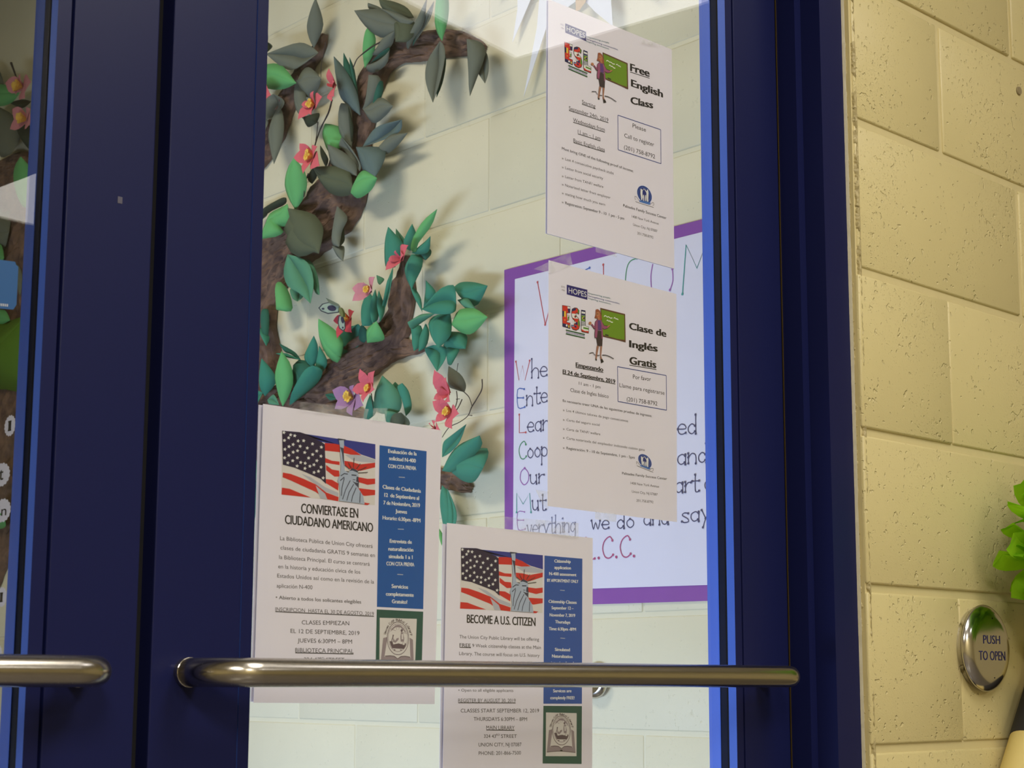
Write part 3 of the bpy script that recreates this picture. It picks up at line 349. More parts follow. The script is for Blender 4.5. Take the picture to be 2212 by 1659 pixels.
FLYERS = [[[[0.8527,1.3316],[1.0775,1.3308],[1.0716,1.0469],[0.8508,1.0497]],[
["p","picture","pwhite",[0.8752,1.3082,0.9894,1.3069,0.99,1.2448,0.8764,1.2464]],
["p","picture","sky",[0.8752,1.3082,0.9894,1.3069,0.9898,1.2915,0.981,1.293,0.9719,1.2945,0.9569,1.2995,0.9466,1.3011,0.9349,1.301,0.9219,1.3022,0.8963,1.309]],
["p","picture","fred",[0.9263,1.3015,0.9378,1.302,0.9495,1.3014,0.9599,1.2989,0.9719,1.2939,0.9586,1.2931,0.9468,1.2942,0.9265,1.2939]],
["p","picture","pgrey",[0.9586,1.2931,0.9719,1.2939,0.9898,1.2909,0.9894,1.2878,0.9736,1.2872,0.9617,1.2875,0.9512,1.2923]],
["p","picture","fred",[0.9264,1.2869,0.9354,1.2848,0.9449,1.2848,0.945,1.2813,0.9355,1.2816,0.9269,1.2821]],
["p","picture","fred",[0.9499,1.2863,0.9602,1.2859,0.9707,1.2845,0.9896,1.2881,0.9895,1.2833,0.9709,1.278,0.959,1.2783,0.9501,1.2816]],
["p","picture","fred",[0.9284,1.28,0.9357,1.2761,0.9444,1.2757,0.9453,1.2699,0.9388,1.2693,0.9285,1.2748]],
["p","picture","fred",[0.9281,1.266,0.936,1.2659,0.944,1.2628,0.9438,1.2558,0.9289,1.2618]],
["p","picture","fred",[0.9683,1.2715,0.98,1.2708,0.9898,1.2719,0.9899,1.2665,0.9802,1.2647,0.9685,1.2665]],
["p","picture","fred",[0.968,1.2605,0.9788,1.2603,0.9901,1.2603,0.99,1.2553,0.9767,1.2532,0.97,1.2548]],
["p","picture","fred",[0.9761,1.2467,0.9839,1.2461,0.9807,1.2443,0.9765,1.2443]],
["p","picture","fred",[0.8774,1.2677,0.8866,1.2672,0.9006,1.2641,0.9162,1.2597,0.9292,1.2528,0.9444,1.2494,0.9441,1.2453,0.928,1.2463,0.9164,1.2523,0.9008,1.2567,0.8868,1.2608,0.8772,1.2631]],
["p","picture","fred",[0.8767,1.2531,0.8858,1.2527,0.8969,1.2498,0.911,1.2463,0.8764,1.2464]],
["p","picture","pgrey",[0.899,1.2686,0.9103,1.2661,0.9276,1.2579,0.9443,1.2535,0.944,1.2499,0.9277,1.2538,0.9133,1.2612]],
["p","picture","pgrey",[0.9162,1.2586,0.9278,1.2515,0.9308,1.2459,0.9223,1.2462]],
["p","picture","canton",[0.8752,1.308,0.8963,1.3089,0.9104,1.3056,0.9222,1.3022,0.9263,1.3001,0.9287,1.2611,0.9217,1.2658,0.9159,1.2672,0.9074,1.2696,0.8905,1.2737,0.8771,1.2752]],
["p","picture","white",[0.8777,1.3085,0.8781,1.3072,0.8797,1.307,0.8782,1.3062,0.8784,1.3049,0.8772,1.3057,0.8757,1.305,0.8764,1.3063,0.8753,1.3073,0.8769,1.3072]],
["p","picture","white",[0.8857,1.3071,0.886,1.3058,0.8876,1.3056,0.8861,1.3048,0.8863,1.3035,0.8851,1.3043,0.8836,1.3036,0.8843,1.3049,0.8832,1.3058,0.8848,1.3058]],
["p","picture","white",[0.8905,1.3068,0.8908,1.3055,0.8925,1.3053,0.891,1.3045,0.8912,1.3032,0.89,1.304,0.8884,1.3033,0.8891,1.3047,0.888,1.3056,0.8897,1.3056]],
["p","picture","white",[0.8786,1.3009,0.8789,1.2996,0.8805,1.2994,0.879,1.2986,0.8792,1.2973,0.878,1.2981,0.8765,1.2974,0.8772,1.2987,0.8761,1.2997,0.8778,1.2996]],
["p","picture","white",[0.8834,1.304,0.8837,1.3026,0.8853,1.3025,0.8839,1.3017,0.8841,1.3003,0.8829,1.3012,0.8814,1.3005,0.8821,1.3018,0.881,1.3027,0.8826,1.3027]],
["p","picture","white",[0.8946,1.3021,0.8949,1.3007,0.8965,1.3006,0.8951,1.2998,0.8952,1.2984,0.894,1.2993,0.8925,1.2986,0.8932,1.2999,0.8921,1.3008,0.8937,1.3008]],
["p","picture","white",[0.9011,1.303,0.9014,1.3017,0.9031,1.3015,0.9016,1.3007,0.9018,1.2994,0.9006,1.3002,0.899,1.2995,0.8997,1.3008,0.8986,1.3018,0.9003,1.3018]],
["p","picture","white",[0.9118,1.301,0.9121,1.2997,0.9137,1.2995,0.9123,1.2987,0.9124,1.2974,0.9112,1.2982,0.9096,1.2975,0.9104,1.2989,0.9092,1.2998,0.9109,1.2998]],
["p","picture","white",[0.9225,1.2989,0.9228,1.2976,0.9245,1.2974,0.923,1.2966,0.9232,1.2952,0.9219,1.2961,0.9204,1.2954,0.9211,1.2967,0.92,1.2977,0.9217,1.2977]],
["p","picture","white",[0.8888,1.298,0.8891,1.2966,0.8907,1.2965,0.8892,1.2957,0.8894,1.2943,0.8882,1.2952,0.8867,1.2945,0.8874,1.2958,0.8863,1.2967,0.8879,1.2967]],
["p","picture","white",[0.884,1.2954,0.8843,1.2941,0.8859,1.2939,0.8845,1.2931,0.8846,1.2918,0.8834,1.2926,0.8819,1.2919,0.8826,1.2932,0.8815,1.2942,0.8832,1.2941]],
["p","picture","white",[0.8971,1.2971,0.8974,1.2958,0.8991,1.2956,0.8976,1.2949,0.8978,1.2935,0.8966,1.2943,0.895,1.2937,0.8957,1.295,0.8946,1.2959,0.8963,1.2959]],
["p","picture","white",[0.9056,1.2963,0.9059,1.295,0.9075,1.2948,0.9061,1.294,0.9062,1.2926,0.905,1.2935,0.9035,1.2928,0.9042,1.2941,0.9031,1.2951,0.9047,1.295]],
["p","picture","white",[0.8793,1.2924,0.8796,1.291,0.8812,1.2909,0.8798,1.2901,0.8799,1.2887,0.8787,1.2896,0.8772,1.2889,0.8779,1.2902,0.8768,1.2911,0.8785,1.2911]],
["p","picture","white",[0.8941,1.2924,0.8944,1.2911,0.896,1.2909,0.8946,1.2902,0.8947,1.2888,0.8935,1.2896,0.892,1.289,0.8927,1.2903,0.8916,1.2912,0.8932,1.2912]],
["p","picture","white",[0.917,1.2945,0.9173,1.2931,0.9189,1.293,0.9174,1.2922,0.9176,1.2908,0.9164,1.2917,0.9148,1.291,0.9155,1.2923,0.9144,1.2933,0.9161,1.2932]],
["p","picture","white",[0.889,1.2905,0.8893,1.2892,0.8909,1.289,0.8895,1.2882,0.8897,1.2869,0.8884,1.2877,0.8869,1.2871,0.8876,1.2884,0.8865,1.2893,0.8882,1.2893]],
["p","picture","white",[0.9026,1.2916,0.9029,1.2903,0.9046,1.2901,0.9031,1.2893,0.9033,1.2879,0.9021,1.2888,0.9005,1.2881,0.9012,1.2894,0.9001,1.2904,0.9018,1.2903]],
["p","picture","white",[0.9121,1.2906,0.9124,1.2893,0.9141,1.2891,0.9126,1.2883,0.9128,1.2869,0.9115,1.2878,0.91,1.2871,0.9107,1.2884,0.9096,1.2894,0.9113,1.2893]],
["p","picture","white",[0.884,1.287,0.8843,1.2857,0.8859,1.2855,0.8845,1.2847,0.8847,1.2834,0.8835,1.2842,0.882,1.2836,0.8827,1.2849,0.8816,1.2858,0.8832,1.2858]],
["p","picture","white",[0.8791,1.284,0.8794,1.2827,0.881,1.2825,0.8795,1.2817,0.8797,1.2804,0.8785,1.2812,0.877,1.2806,0.8777,1.2818,0.8766,1.2828,0.8782,1.2827]],
["p","picture","white",[0.894,1.2855,0.8944,1.2842,0.896,1.284,0.8945,1.2832,0.8947,1.2819,0.8935,1.2827,0.892,1.2821,0.8927,1.2834,0.8916,1.2843,0.8932,1.2843]],
["p","picture","white",[0.9073,1.2866,0.9076,1.2853,0.9093,1.2851,0.9078,1.2843,0.9079,1.283,0.9067,1.2838,0.9052,1.2832,0.9059,1.2845,0.9048,1.2854,0.9065,1.2854]],
["p","picture","white",[0.9221,1.2899,0.9224,1.2885,0.9241,1.2884,0.9226,1.2876,0.9227,1.2862,0.9215,1.2871,0.9199,1.2864,0.9207,1.2877,0.9195,1.2887,0.9212,1.2886]],
["p","picture","white",[0.8886,1.2821,0.8889,1.2808,0.8905,1.2806,0.8891,1.2798,0.8893,1.2785,0.8881,1.2793,0.8865,1.2787,0.8872,1.2799,0.8862,1.2809,0.8878,1.2808]],
["p","picture","white",[0.8981,1.2813,0.8984,1.28,0.9,1.2798,0.8986,1.279,0.8987,1.2777,0.8975,1.2785,0.896,1.2779,0.8967,1.2792,0.8956,1.2801,0.8972,1.2801]],
["p","picture","white",[0.9173,1.285,0.9176,1.2836,0.9192,1.2835,0.9177,1.2827,0.9179,1.2813,0.9167,1.2822,0.9151,1.2815,0.9158,1.2828,0.9147,1.2837,0.9164,1.2837]],
["p","picture","white",[0.8829,1.2795,0.8832,1.2781,0.8848,1.278,0.8834,1.2772,0.8836,1.2758,0.8824,1.2767,0.8809,1.276,0.8816,1.2773,0.8805,1.2783,0.8821,1.2782]],
["p","picture","white",[0.9033,1.281,0.9036,1.2797,0.9052,1.2795,0.9037,1.2787,0.9039,1.2774,0.9027,1.2782,0.9012,1.2776,0.9019,1.2789,0.9008,1.2798,0.9024,1.2798]],
["p","picture","white",[0.8939,1.2774,0.8942,1.2761,0.8958,1.2759,0.8944,1.2752,0.8945,1.2738,0.8933,1.2747,0.8918,1.274,0.8925,1.2753,0.8914,1.2762,0.8931,1.2762]],
["p","picture","white",[0.9139,1.2806,0.9142,1.2792,0.9158,1.279,0.9143,1.2783,0.9145,1.2769,0.9133,1.2778,0.9117,1.2771,0.9124,1.2784,0.9113,1.2793,0.913,1.2793]],
["p","picture","white",[0.9224,1.2791,0.9227,1.2777,0.9244,1.2776,0.9229,1.2768,0.9231,1.2754,0.9218,1.2763,0.9203,1.2756,0.921,1.2769,0.9199,1.2779,0.9216,1.2778]],
["p","picture","white",[0.9032,1.2759,0.9035,1.2746,0.9051,1.2744,0.9036,1.2736,0.9038,1.2723,0.9026,1.2731,0.9011,1.2725,0.9018,1.2738,0.9007,1.2747,0.9023,1.2747]],
["p","picture","white",[0.9194,1.2747,0.9197,1.2734,0.9214,1.2732,0.9199,1.2724,0.9201,1.271,0.9188,1.2719,0.9173,1.2712,0.918,1.2726,0.9169,1.2735,0.9186,1.2735]],
["p","picture","white",[0.9141,1.273,0.9144,1.2717,0.9161,1.2715,0.9146,1.2708,0.9147,1.2694,0.9135,1.2703,0.912,1.2696,0.9127,1.2709,0.9116,1.2718,0.9132,1.2718]],
["p","picture","white",[0.9252,1.2686,0.9255,1.2673,0.9272,1.2671,0.9257,1.2663,0.9258,1.265,0.9246,1.2658,0.923,1.2652,0.9238,1.2665,0.9226,1.2674,0.9243,1.2674]],
["p","picture","white",[0.909,1.2787,0.9093,1.2774,0.9109,1.2772,0.9094,1.2764,0.9096,1.275,0.9084,1.2759,0.9069,1.2752,0.9076,1.2765,0.9065,1.2775,0.9081,1.2774]],
["l","picture","dgrey",0.0007,[0.9619,1.2804,0.9625,1.2902],0],
["l","picture","dgrey",0.0007,[0.9592,1.2795,0.9556,1.2847],0],
["l","picture","dgrey",0.0007,[0.9572,1.2781,0.95,1.2822],0],
["l","picture","dgrey",0.0007,[0.9656,1.2795,0.9704,1.2852],0],
["l","picture","dgrey",0.0007,[0.9671,1.2775,0.9782,1.2825],0],
["l","picture","dgrey",0.0007,[0.9676,1.2756,0.9799,1.2773],0],
["l","picture","dgrey",0.0007,[0.9564,1.2757,0.9502,1.2757],0],
["p","picture","dstat",[0.9413,1.3078,0.9515,1.3076,0.9494,1.3052,0.9436,1.3048]],
["p","picture","stat",[0.9431,1.3059,0.9491,1.3066,0.9495,1.3016,0.9489,1.2968,0.9499,1.2886,0.9511,1.2764,0.9558,1.2745,0.957,1.2693,0.9623,1.2662,0.9683,1.2602,0.9745,1.253,0.9765,1.2449,0.945,1.2457,0.9457,1.2542,0.9445,1.2611,0.9425,1.2662,0.9456,1.2729,0.9463,1.2836,0.9451,1.2917,0.9444,1.2999]],
["p","picture","dstat",[0.9444,1.2993,0.9489,1.2986,0.9493,1.2933,0.9501,1.2804,0.9485,1.285,0.9471,1.2931]],
["p","picture","dstat",[0.9629,1.2698,0.9689,1.268,0.9686,1.2602,0.9638,1.264,0.9592,1.2683]],
["p","picture","stat",[0.9561,1.2757,0.9604,1.2796,0.9664,1.2782,0.9683,1.2727,0.9675,1.2655,0.9637,1.2657,0.9578,1.2681,0.9556,1.2727]],
["p","picture","dstat",[0.9564,1.2765,0.9604,1.28,0.9667,1.2778,0.9676,1.2756,0.9605,1.2773]],
["p","picture","dstat",[0.9594,1.2733,0.9658,1.2734,0.9655,1.2722,0.9594,1.2721]],
["p","picture","dstat",[0.9658,1.2718,0.9683,1.2715,0.9679,1.2661,0.9652,1.2665]],
["l","picture","dstat",0.0006,[0.961,1.2682,0.9644,1.2683],0],
["l","picture","dstat",0.0009,[0.9504,1.2687,0.9478,1.259,0.9473,1.2508],0],
["l","picture","dstat",0.0009,[0.9578,1.267,0.9522,1.2571,0.9488,1.2474],0],
["l","picture","dstat",0.0009,[0.9623,1.2638,0.9567,1.2551,0.954,1.2467],0],
["l","picture","dstat",0.0009,[0.9654,1.2606,0.9612,1.2519,0.9598,1.246],0],
["l","picture","dstat",0.0009,[0.9707,1.2563,0.9702,1.2456],0],
["l","picture","dstat",0.0009,[0.946,1.2706,0.9503,1.2733,0.9547,1.2732],0],
["l","picture","dstat",0.0009,[0.9454,1.2658,0.9504,1.2698],0],
["t","lettering","k","CONVIERTASE EN","c",[0.8997,1.2306,0.9694,1.2305,0.9692,1.24,0.8995,1.2398]],
["t","lettering","k","CIUDADANO AMERICANO","c",[0.8812,1.2186,0.9884,1.2177,0.9882,1.2269,0.8809,1.2274]],
["t","lettering","dgrey","La Biblioteca Pública de Union City ofrecerá","n",[0.8762,1.2027,0.9882,1.2017,0.9881,1.2057,0.8761,1.2065]],
["t","lettering","dgrey","clases de ciudadanía GRATIS 9 semanas en","n",[0.8769,1.1938,0.9911,1.1927,0.991,1.1967,0.8768,1.1976]],
["t","lettering","dgrey","la Biblioteca Principal. El curso se centrará","n",[0.8756,1.1847,0.9847,1.1837,0.9847,1.1876,0.8755,1.1885]],
["t","lettering","dgrey","en la historia y educación cívica de los","n",[0.8748,1.1758,0.973,1.1752,0.9729,1.1791,0.8747,1.1796]],
["t","lettering","dgrey","Estados Unidos así como en la revisión de la","n",[0.874,1.167,0.9906,1.1662,0.9906,1.1701,0.8739,1.1707]],
["t","lettering","dgrey","aplicación N-400","n",[0.8736,1.1574,0.9152,1.1575,0.9151,1.1614,0.8735,1.1612]],
["t","lettering","dgrey","• Abierto a todos los solicantes elegibles","b",[0.8729,1.1466,0.9748,1.1458,0.9748,1.1493,0.8728,1.15]],
["t","lettering","dgrey","INSCRIPCION  HASTA EL 30 DE AGOSTO, 2019","u",[0.8728,1.1354,0.991,1.1345,0.991,1.1382,0.8727,1.1389]],
["l","lettering","dgrey",0.0009,[0.8728,1.1347,0.9911,1.1338],0],
["t","lettering","k","CLASES EMPIEZAN","n",[0.9036,1.1235,0.9605,1.1241,0.9604,1.1282,0.9035,1.1275]],
["t","lettering","k","EL 12 DE SEPTIEMBRE, 2019","n",[0.8908,1.1151,0.9734,1.1148,0.9733,1.1188,0.8907,1.119]],
["t","lettering","k","JUEVES 6:30PM – 8PM","n",[0.8992,1.1063,0.9644,1.1062,0.9643,1.1103,0.8991,1.1102]],
["t","lettering","k","BIBLIOTECA PRINCIPAL","u",[0.8968,1.0971,0.9665,1.097,0.9664,1.1011,0.8967,1.101]],
["l","lettering","k",0.0009,[0.8968,1.0964,0.9665,1.0963],0],
["t","lettering","k","324 43","n",[0.9072,1.0884,0.9254,1.0886,0.9253,1.0924,0.9071,1.0922]],
["t","lettering","k","RD","n",[0.9258,1.0906,0.931,1.0907,0.9309,1.0927,0.9257,1.0926]],
["t","lettering","k","STREET","n",[0.9331,1.0883,0.9555,1.0886,0.9554,1.0924,0.933,1.0922]],
["t","lettering","k","UNION CITY, NJ 07087","n",[0.9011,1.0792,0.9622,1.0796,0.9621,1.0835,0.901,1.083]],
["p","side_panel","blue",[0.9948,1.3065,1.0571,1.3066,1.055,1.143,0.9947,1.1433]],
["t","side_panel","white","Evaluación de la","c",[1.006,1.2998,1.0439,1.3007,1.0438,1.3046,1.006,1.3037]],
["t","side_panel","white","solicitud N-400","c",[1.0074,1.2925,1.0427,1.2932,1.0427,1.2972,1.0073,1.2964]],
["t","side_panel","white","CON CITA PREVIA","c",[1.0063,1.2845,1.0434,1.2854,1.0433,1.2893,1.0062,1.2883]],
["t","side_panel","white","Clases de Ciudadanía","c",[0.9996,1.2627,1.0501,1.2625,1.05,1.2664,0.9995,1.2666]],
["t","side_panel","white","12  de Septiembre al","c",[1.002,1.2546,1.0477,1.2548,1.0476,1.2587,1.0019,1.2585]],
["t","side_panel","white","7 de Noviembre, 2019","c",[1.0009,1.2466,1.0491,1.2474,1.049,1.2514,1.0008,1.2505]],
["t","side_panel","white","Jueves","c",[1.0166,1.2393,1.032,1.2393,1.0319,1.2432,1.0165,1.2432]],
["t","side_panel","white","Horario: 6:30pm -8PM","c",[1.0002,1.2314,1.0498,1.2318,1.0498,1.2357,1.0002,1.2352]],
["t","side_panel","white","Entrevista de","c",[1.0097,1.2084,1.0388,1.209,1.0387,1.2129,1.0097,1.2122]],
["t","side_panel","white","naturalización","c",[1.0082,1.2004,1.0409,1.2011,1.0409,1.205,1.0081,1.2042]],
["t","side_panel","white","simulada 1 a 1","c",[1.0088,1.1928,1.0401,1.1935,1.04,1.1974,1.0087,1.1966]],
["t","side_panel","white","CON CITA PREVIA","c",[1.006,1.1853,1.0424,1.1861,1.0424,1.1899,1.0059,1.1892]],
["t","side_panel","white","Servicios","c",[1.013,1.1629,1.0346,1.1629,1.0345,1.1667,1.013,1.1668]],
["t","side_panel","white","completamente","c",[1.0059,1.155,1.0422,1.1551,1.0421,1.159,1.0058,1.1588]],
["t","side_panel","white","Gratuito!","c",[1.0138,1.1477,1.0338,1.1477,1.0337,1.1515,1.0137,1.1515]],
["l","side_panel","lgrey",0.0007,[1.0204,1.2762,1.0284,1.2765],0],
["l","side_panel","lgrey",0.0007,[1.0201,1.2229,1.028,1.2232],0],
["l","side_panel","lgrey",0.0007,[1.0202,1.177,1.0278,1.177],0],
["p","library_seal","dgreen2",[0.9945,1.1408,1.055,1.1405,1.0538,1.0742,0.9942,1.0748]],
["p","library_seal","pwhite",[0.9985,1.1326,1.0466,1.1329,1.0449,1.0833,0.999,1.0836]],
["p","library_seal","mauve",[1.0032,1.1126,1.0089,1.1138,1.0058,1.0969,1.0052,1.094,1.0137,1.0954,1.019,1.0946,1.022,1.0925,1.0257,1.0946,1.0324,1.0952,1.0392,1.0935,1.0386,1.096,1.0373,1.1138,1.0418,1.1117,1.0434,1.088,1.023,1.0893,1.0004,1.0886]],
["p","library_seal","pwhite",[1.0086,1.1118,1.007,1.0959,1.0137,1.0962,1.019,1.0955,1.022,1.0935,1.0257,1.0954,1.0325,1.0959,1.0378,1.0945,1.0365,1.1112]],
["l","library_seal","dmauve",0.0008,[1.0058,1.0947,1.0124,1.0952,1.0177,1.0948,1.022,1.0923],0],
["l","library_seal","dmauve",0.0008,[1.0385,1.0941,1.0318,1.0949,1.0264,1.0946,1.0223,1.0923],0],
["l","library_seal","dmauve",0.0007,[1.0004,1.0886,1.0124,1.0894,1.0217,1.0896,1.0323,1.0888,1.0434,1.088],0],
["p","library_seal","pwhite",[1.0362,1.112,1.0357,1.1081,1.0344,1.1044,1.0324,1.1013,1.0299,1.0988,1.0269,1.0971,1.0237,1.0963,1.0204,1.0964,1.0172,1.0973,1.0143,1.0992,1.0118,1.1018,1.0099,1.105,1.0087,1.1087,1.0082,1.1125,1.0086,1.1165,1.0097,1.1202,1.0116,1.1235,1.0141,1.1261,1.0171,1.128,1.0205,1.129,1.0239,1.1289,1.0273,1.1279,1.0303,1.1259,1.0328,1.1232,1.0347,1.1198,1.0359,1.116]],
["l","library_seal","dmauve",0.0007,[1.0362,1.112,1.0357,1.1081,1.0344,1.1044,1.0324,1.1013,1.0299,1.0988,1.0269,1.0971,1.0237,1.0963,1.0204,1.0964,1.0172,1.0973,1.0143,1.0992,1.0118,1.1018,1.0099,1.105,1.0087,1.1087,1.0082,1.1125,1.0086,1.1165,1.0097,1.1202,1.0116,1.1235,1.0141,1.1261,1.0171,1.128,1.0205,1.129,1.0239,1.1289,1.0273,1.1279,1.0303,1.1259,1.0328,1.1232,1.0347,1.1198,1.0359,1.116],1],
["l","library_seal","mauve",0.0006,[1.0348,1.1128,1.0343,1.1092,1.033,1.1059,1.0309,1.1031,1.0283,1.1011,1.0253,1.0998,1.022,1.0994,1.0188,1.0999,1.0158,1.1014,1.0133,1.1036,1.0113,1.1064,1.01,1.1097,1.0095,1.1133,1.0099,1.1169,1.0112,1.1202,1.0131,1.1231,1.0158,1.1253,1.0188,1.1267,1.0222,1.1272,1.0255,1.1267,1.0286,1.1252,1.0313,1.1229,1.0333,1.1199,1.0345,1.1165],1],
["p","library_seal","mauve",[1.0122,1.1189,1.0142,1.1225,1.019,1.1256,1.0222,1.1264,1.026,1.1255,1.0301,1.1223,1.0325,1.1191,1.0315,1.1186,1.0287,1.1213,1.0253,1.1237,1.019,1.1238,1.0149,1.1209]],
["p","library_seal","dmauve",[1.0113,1.1097,1.015,1.1096,1.0163,1.1065,1.0231,1.1077,1.0272,1.1068,1.0286,1.1088,1.0327,1.1077,1.0326,1.1062,1.0302,1.1022,1.015,1.1026,1.0126,1.1061]],
["p","library_seal","dmauve",[1.0153,1.1163,1.0169,1.116,1.016,1.1132,1.0143,1.1096,1.0136,1.1099,1.015,1.1137]],
["p","library_seal","mauve",[1.016,1.1132,1.0184,1.1101,1.0204,1.1126,1.0231,1.1133,1.0231,1.1115,1.019,1.108,1.0156,1.1091]],
["p","library_seal","mauve",[1.0259,1.1187,1.0287,1.1186,1.0303,1.1129,1.0299,1.1093,1.0258,1.1094,1.0252,1.114]],
["p","library_seal","dmauve",[1.0284,1.1208,1.0282,1.1201,1.0278,1.1196,1.0273,1.1193,1.0267,1.1193,1.0261,1.1196,1.0257,1.1202,1.0256,1.1208,1.0257,1.1214,1.0261,1.1219,1.0267,1.1222,1.0273,1.1222,1.0279,1.1219,1.0283,1.1214]],
["p","library_seal","pwhite",[1.0267,1.1171,1.0287,1.1171,1.029,1.1119,1.0269,1.1119]],
["p","library_seal","pwhite",[1.0313,1.1072,1.0311,1.1068,1.0306,1.1064,1.0299,1.1062,1.0292,1.1062,1.0285,1.1064,1.028,1.1068,1.0279,1.1073,1.028,1.1078,1.0285,1.1082,1.0292,1.1084,1.03,1.1084,1.0307,1.1081,1.0311,1.1077]],
["p","library_seal","dmauve",[1.0191,1.101,1.019,1.1007,1.0186,1.1005,1.0182,1.1004,1.0176,1.1004,1.0171,1.1006,1.0168,1.1008,1.0167,1.101,1.0168,1.1013,1.0171,1.1015,1.0176,1.1016,1.0182,1.1016,1.0186,1.1015,1.019,1.1012]],
["p","library_seal","dmauve",[1.0275,1.101,1.0273,1.1008,1.0269,1.1007,1.0264,1.1006,1.0258,1.1006,1.0253,1.1007,1.0249,1.1009,1.0247,1.1011,1.0249,1.1013,1.0253,1.1014,1.0258,1.1015,1.0264,1.1015,1.0269,1.1014,1.0273,1.1012]],
["p","library_seal","k",[1.0237,1.09,1.0235,1.0896,1.023,1.0893,1.0222,1.0891,1.0214,1.0892,1.0206,1.0894,1.0201,1.0897,1.0199,1.0901,1.0201,1.0906,1.0206,1.0909,1.0214,1.0911,1.0222,1.091,1.023,1.0908,1.0235,1.0905]],
["l","library_seal","mauve",0.0004,[1.026,1.1192,1.0342,1.1175],0],
["l","library_seal","mauve",0.0004,[1.0248,1.1206,1.0304,1.1235],0],
["l","library_seal","mauve",0.0004,[1.0229,1.1213,1.0244,1.1267],0],
["l","library_seal","mauve",0.0004,[1.0207,1.1212,1.0178,1.1261],0],
["l","library_seal","mauve",0.0004,[1.019,1.1203,1.0124,1.122],0],
["t","library_seal","dmauve","U","b",[1.0067,1.1162,1.0071,1.1179,1.004,1.1184,1.0036,1.1167]],
["t","library_seal","dmauve","n","b",[1.0071,1.118,1.0077,1.1197,1.0056,1.1201,1.005,1.1184]],
["t","library_seal","dmauve","i","b",[1.0079,1.1202,1.0082,1.1208,1.0061,1.1214,1.0059,1.1208]],
["t","library_seal","dmauve","o","b",[1.0084,1.1214,1.0094,1.123,1.0074,1.1237,1.0065,1.1221]],
["t","library_seal","dmauve","n","b",[1.0094,1.1229,1.0105,1.1244,1.0086,1.1253,1.0075,1.1238]],
["t","library_seal","dmauve","C","b",[1.0116,1.1256,1.0132,1.1269,1.0108,1.1286,1.0093,1.1273]],
["t","library_seal","dmauve","i","b",[1.0135,1.1272,1.0142,1.1276,1.0127,1.1289,1.0121,1.1285]],
["t","library_seal","dmauve","t","b",[1.0144,1.1278,1.0164,1.1288,1.0146,1.1308,1.0126,1.1298]],
["t","library_seal","dmauve","y","b",[1.0159,1.1286,1.0181,1.1294,1.0167,1.1316,1.0145,1.1308]],
["t","library_seal","dmauve","P","b",[1.0193,1.1296,1.0216,1.1299,1.0211,1.1324,1.0188,1.1321]],
["t","library_seal","dmauve","u","b",[1.021,1.1299,1.0234,1.1299,1.0234,1.1316,1.021,1.1316]],
["t","library_seal","dmauve","b","b",[1.0228,1.1299,1.0251,1.1296,1.0257,1.132,1.0233,1.1323]],
["t","library_seal","dmauve","l","b",[1.0253,1.1295,1.0261,1.1293,1.0271,1.1317,1.0263,1.1319]],
["t","library_seal","dmauve","i","b",[1.027,1.129,1.0278,1.1287,1.0288,1.1303,1.028,1.1305]],
["t","library_seal","dmauve","c","b",[1.028,1.1286,1.03,1.1276,1.0313,1.129,1.0293,1.1301]],
["t","library_seal","dmauve","L","b",[1.0312,1.1267,1.0328,1.1254,1.0353,1.127,1.0337,1.1284]],
["t","library_seal","dmauve","i","b",[1.0331,1.125,1.0336,1.1245,1.0354,1.1255,1.035,1.126]],
["t","library_seal","dmauve","b","b",[1.034,1.1241,1.0351,1.1226,1.0379,1.1238,1.0368,1.1253]],
["t","library_seal","dmauve","r","b",[1.0351,1.1226,1.0361,1.121,1.0381,1.1217,1.0371,1.1233]],
["t","library_seal","dmauve","a","b",[1.0361,1.121,1.0368,1.1193,1.0389,1.1198,1.0382,1.1215]],
["t","library_seal","dmauve","r","b",[1.0368,1.1192,1.0374,1.1175,1.0396,1.1179,1.039,1.1196]],
["t","library_seal","dmauve","y","b",[1.0374,1.1174,1.0378,1.1157,1.041,1.116,1.0406,1.1178]]]],
[[[1.086,1.2338],[1.3053,1.2319],[1.3028,0.9585],[1.0831,0.9589]],[
["p","picture","pwhite",[1.1054,1.209,1.226,1.2079,1.2254,1.1446,1.105,1.1453]],
["p","picture","sky",[1.1054,1.209,1.226,1.2079,1.2261,1.1922,1.2169,1.1937,1.2074,1.1952,1.1917,1.2002,1.1809,1.2019,1.1686,1.2018,1.1548,1.2029,1.1278,1.2098]],
["p","picture","fred",[1.1594,1.2022,1.1716,1.2028,1.184,1.2022,1.1948,1.1997,1.2074,1.1946,1.1933,1.1937,1.1809,1.1949,1.1595,1.1944]],
["p","picture","pgrey",[1.1933,1.1937,1.2074,1.1946,1.2261,1.1916,1.2256,1.1885,1.209,1.1878,1.1965,1.188,1.1856,1.1929]],
["p","picture","fred",[1.1592,1.1873,1.1687,1.1852,1.1787,1.1853,1.1787,1.1817,1.1687,1.1819,1.1596,1.1824]],
["p","picture","fred",[1.1841,1.1868,1.1949,1.1864,1.2059,1.1851,1.2258,1.1888,1.2257,1.1839,1.2059,1.1784,1.1934,1.1786,1.1841,1.1819]],
["p","picture","fred",[1.1611,1.1803,1.1688,1.1762,1.178,1.1759,1.1788,1.17,1.1719,1.1694,1.1612,1.1749]],
["p","picture","fred",[1.1605,1.1659,1.1689,1.1658,1.1773,1.1627,1.1769,1.1554,1.1613,1.1616]],
["p","picture","fred",[1.2031,1.1717,1.2154,1.171,1.2257,1.1723,1.2257,1.1668,1.2155,1.1648,1.2032,1.1666]],
["p","picture","fred",[1.2026,1.1605,1.2139,1.1603,1.2258,1.1604,1.2256,1.1553,1.2116,1.1531,1.2045,1.1546]],
["p","picture","fred",[1.2108,1.1464,1.219,1.1458,1.2156,1.144,1.2112,1.144]],
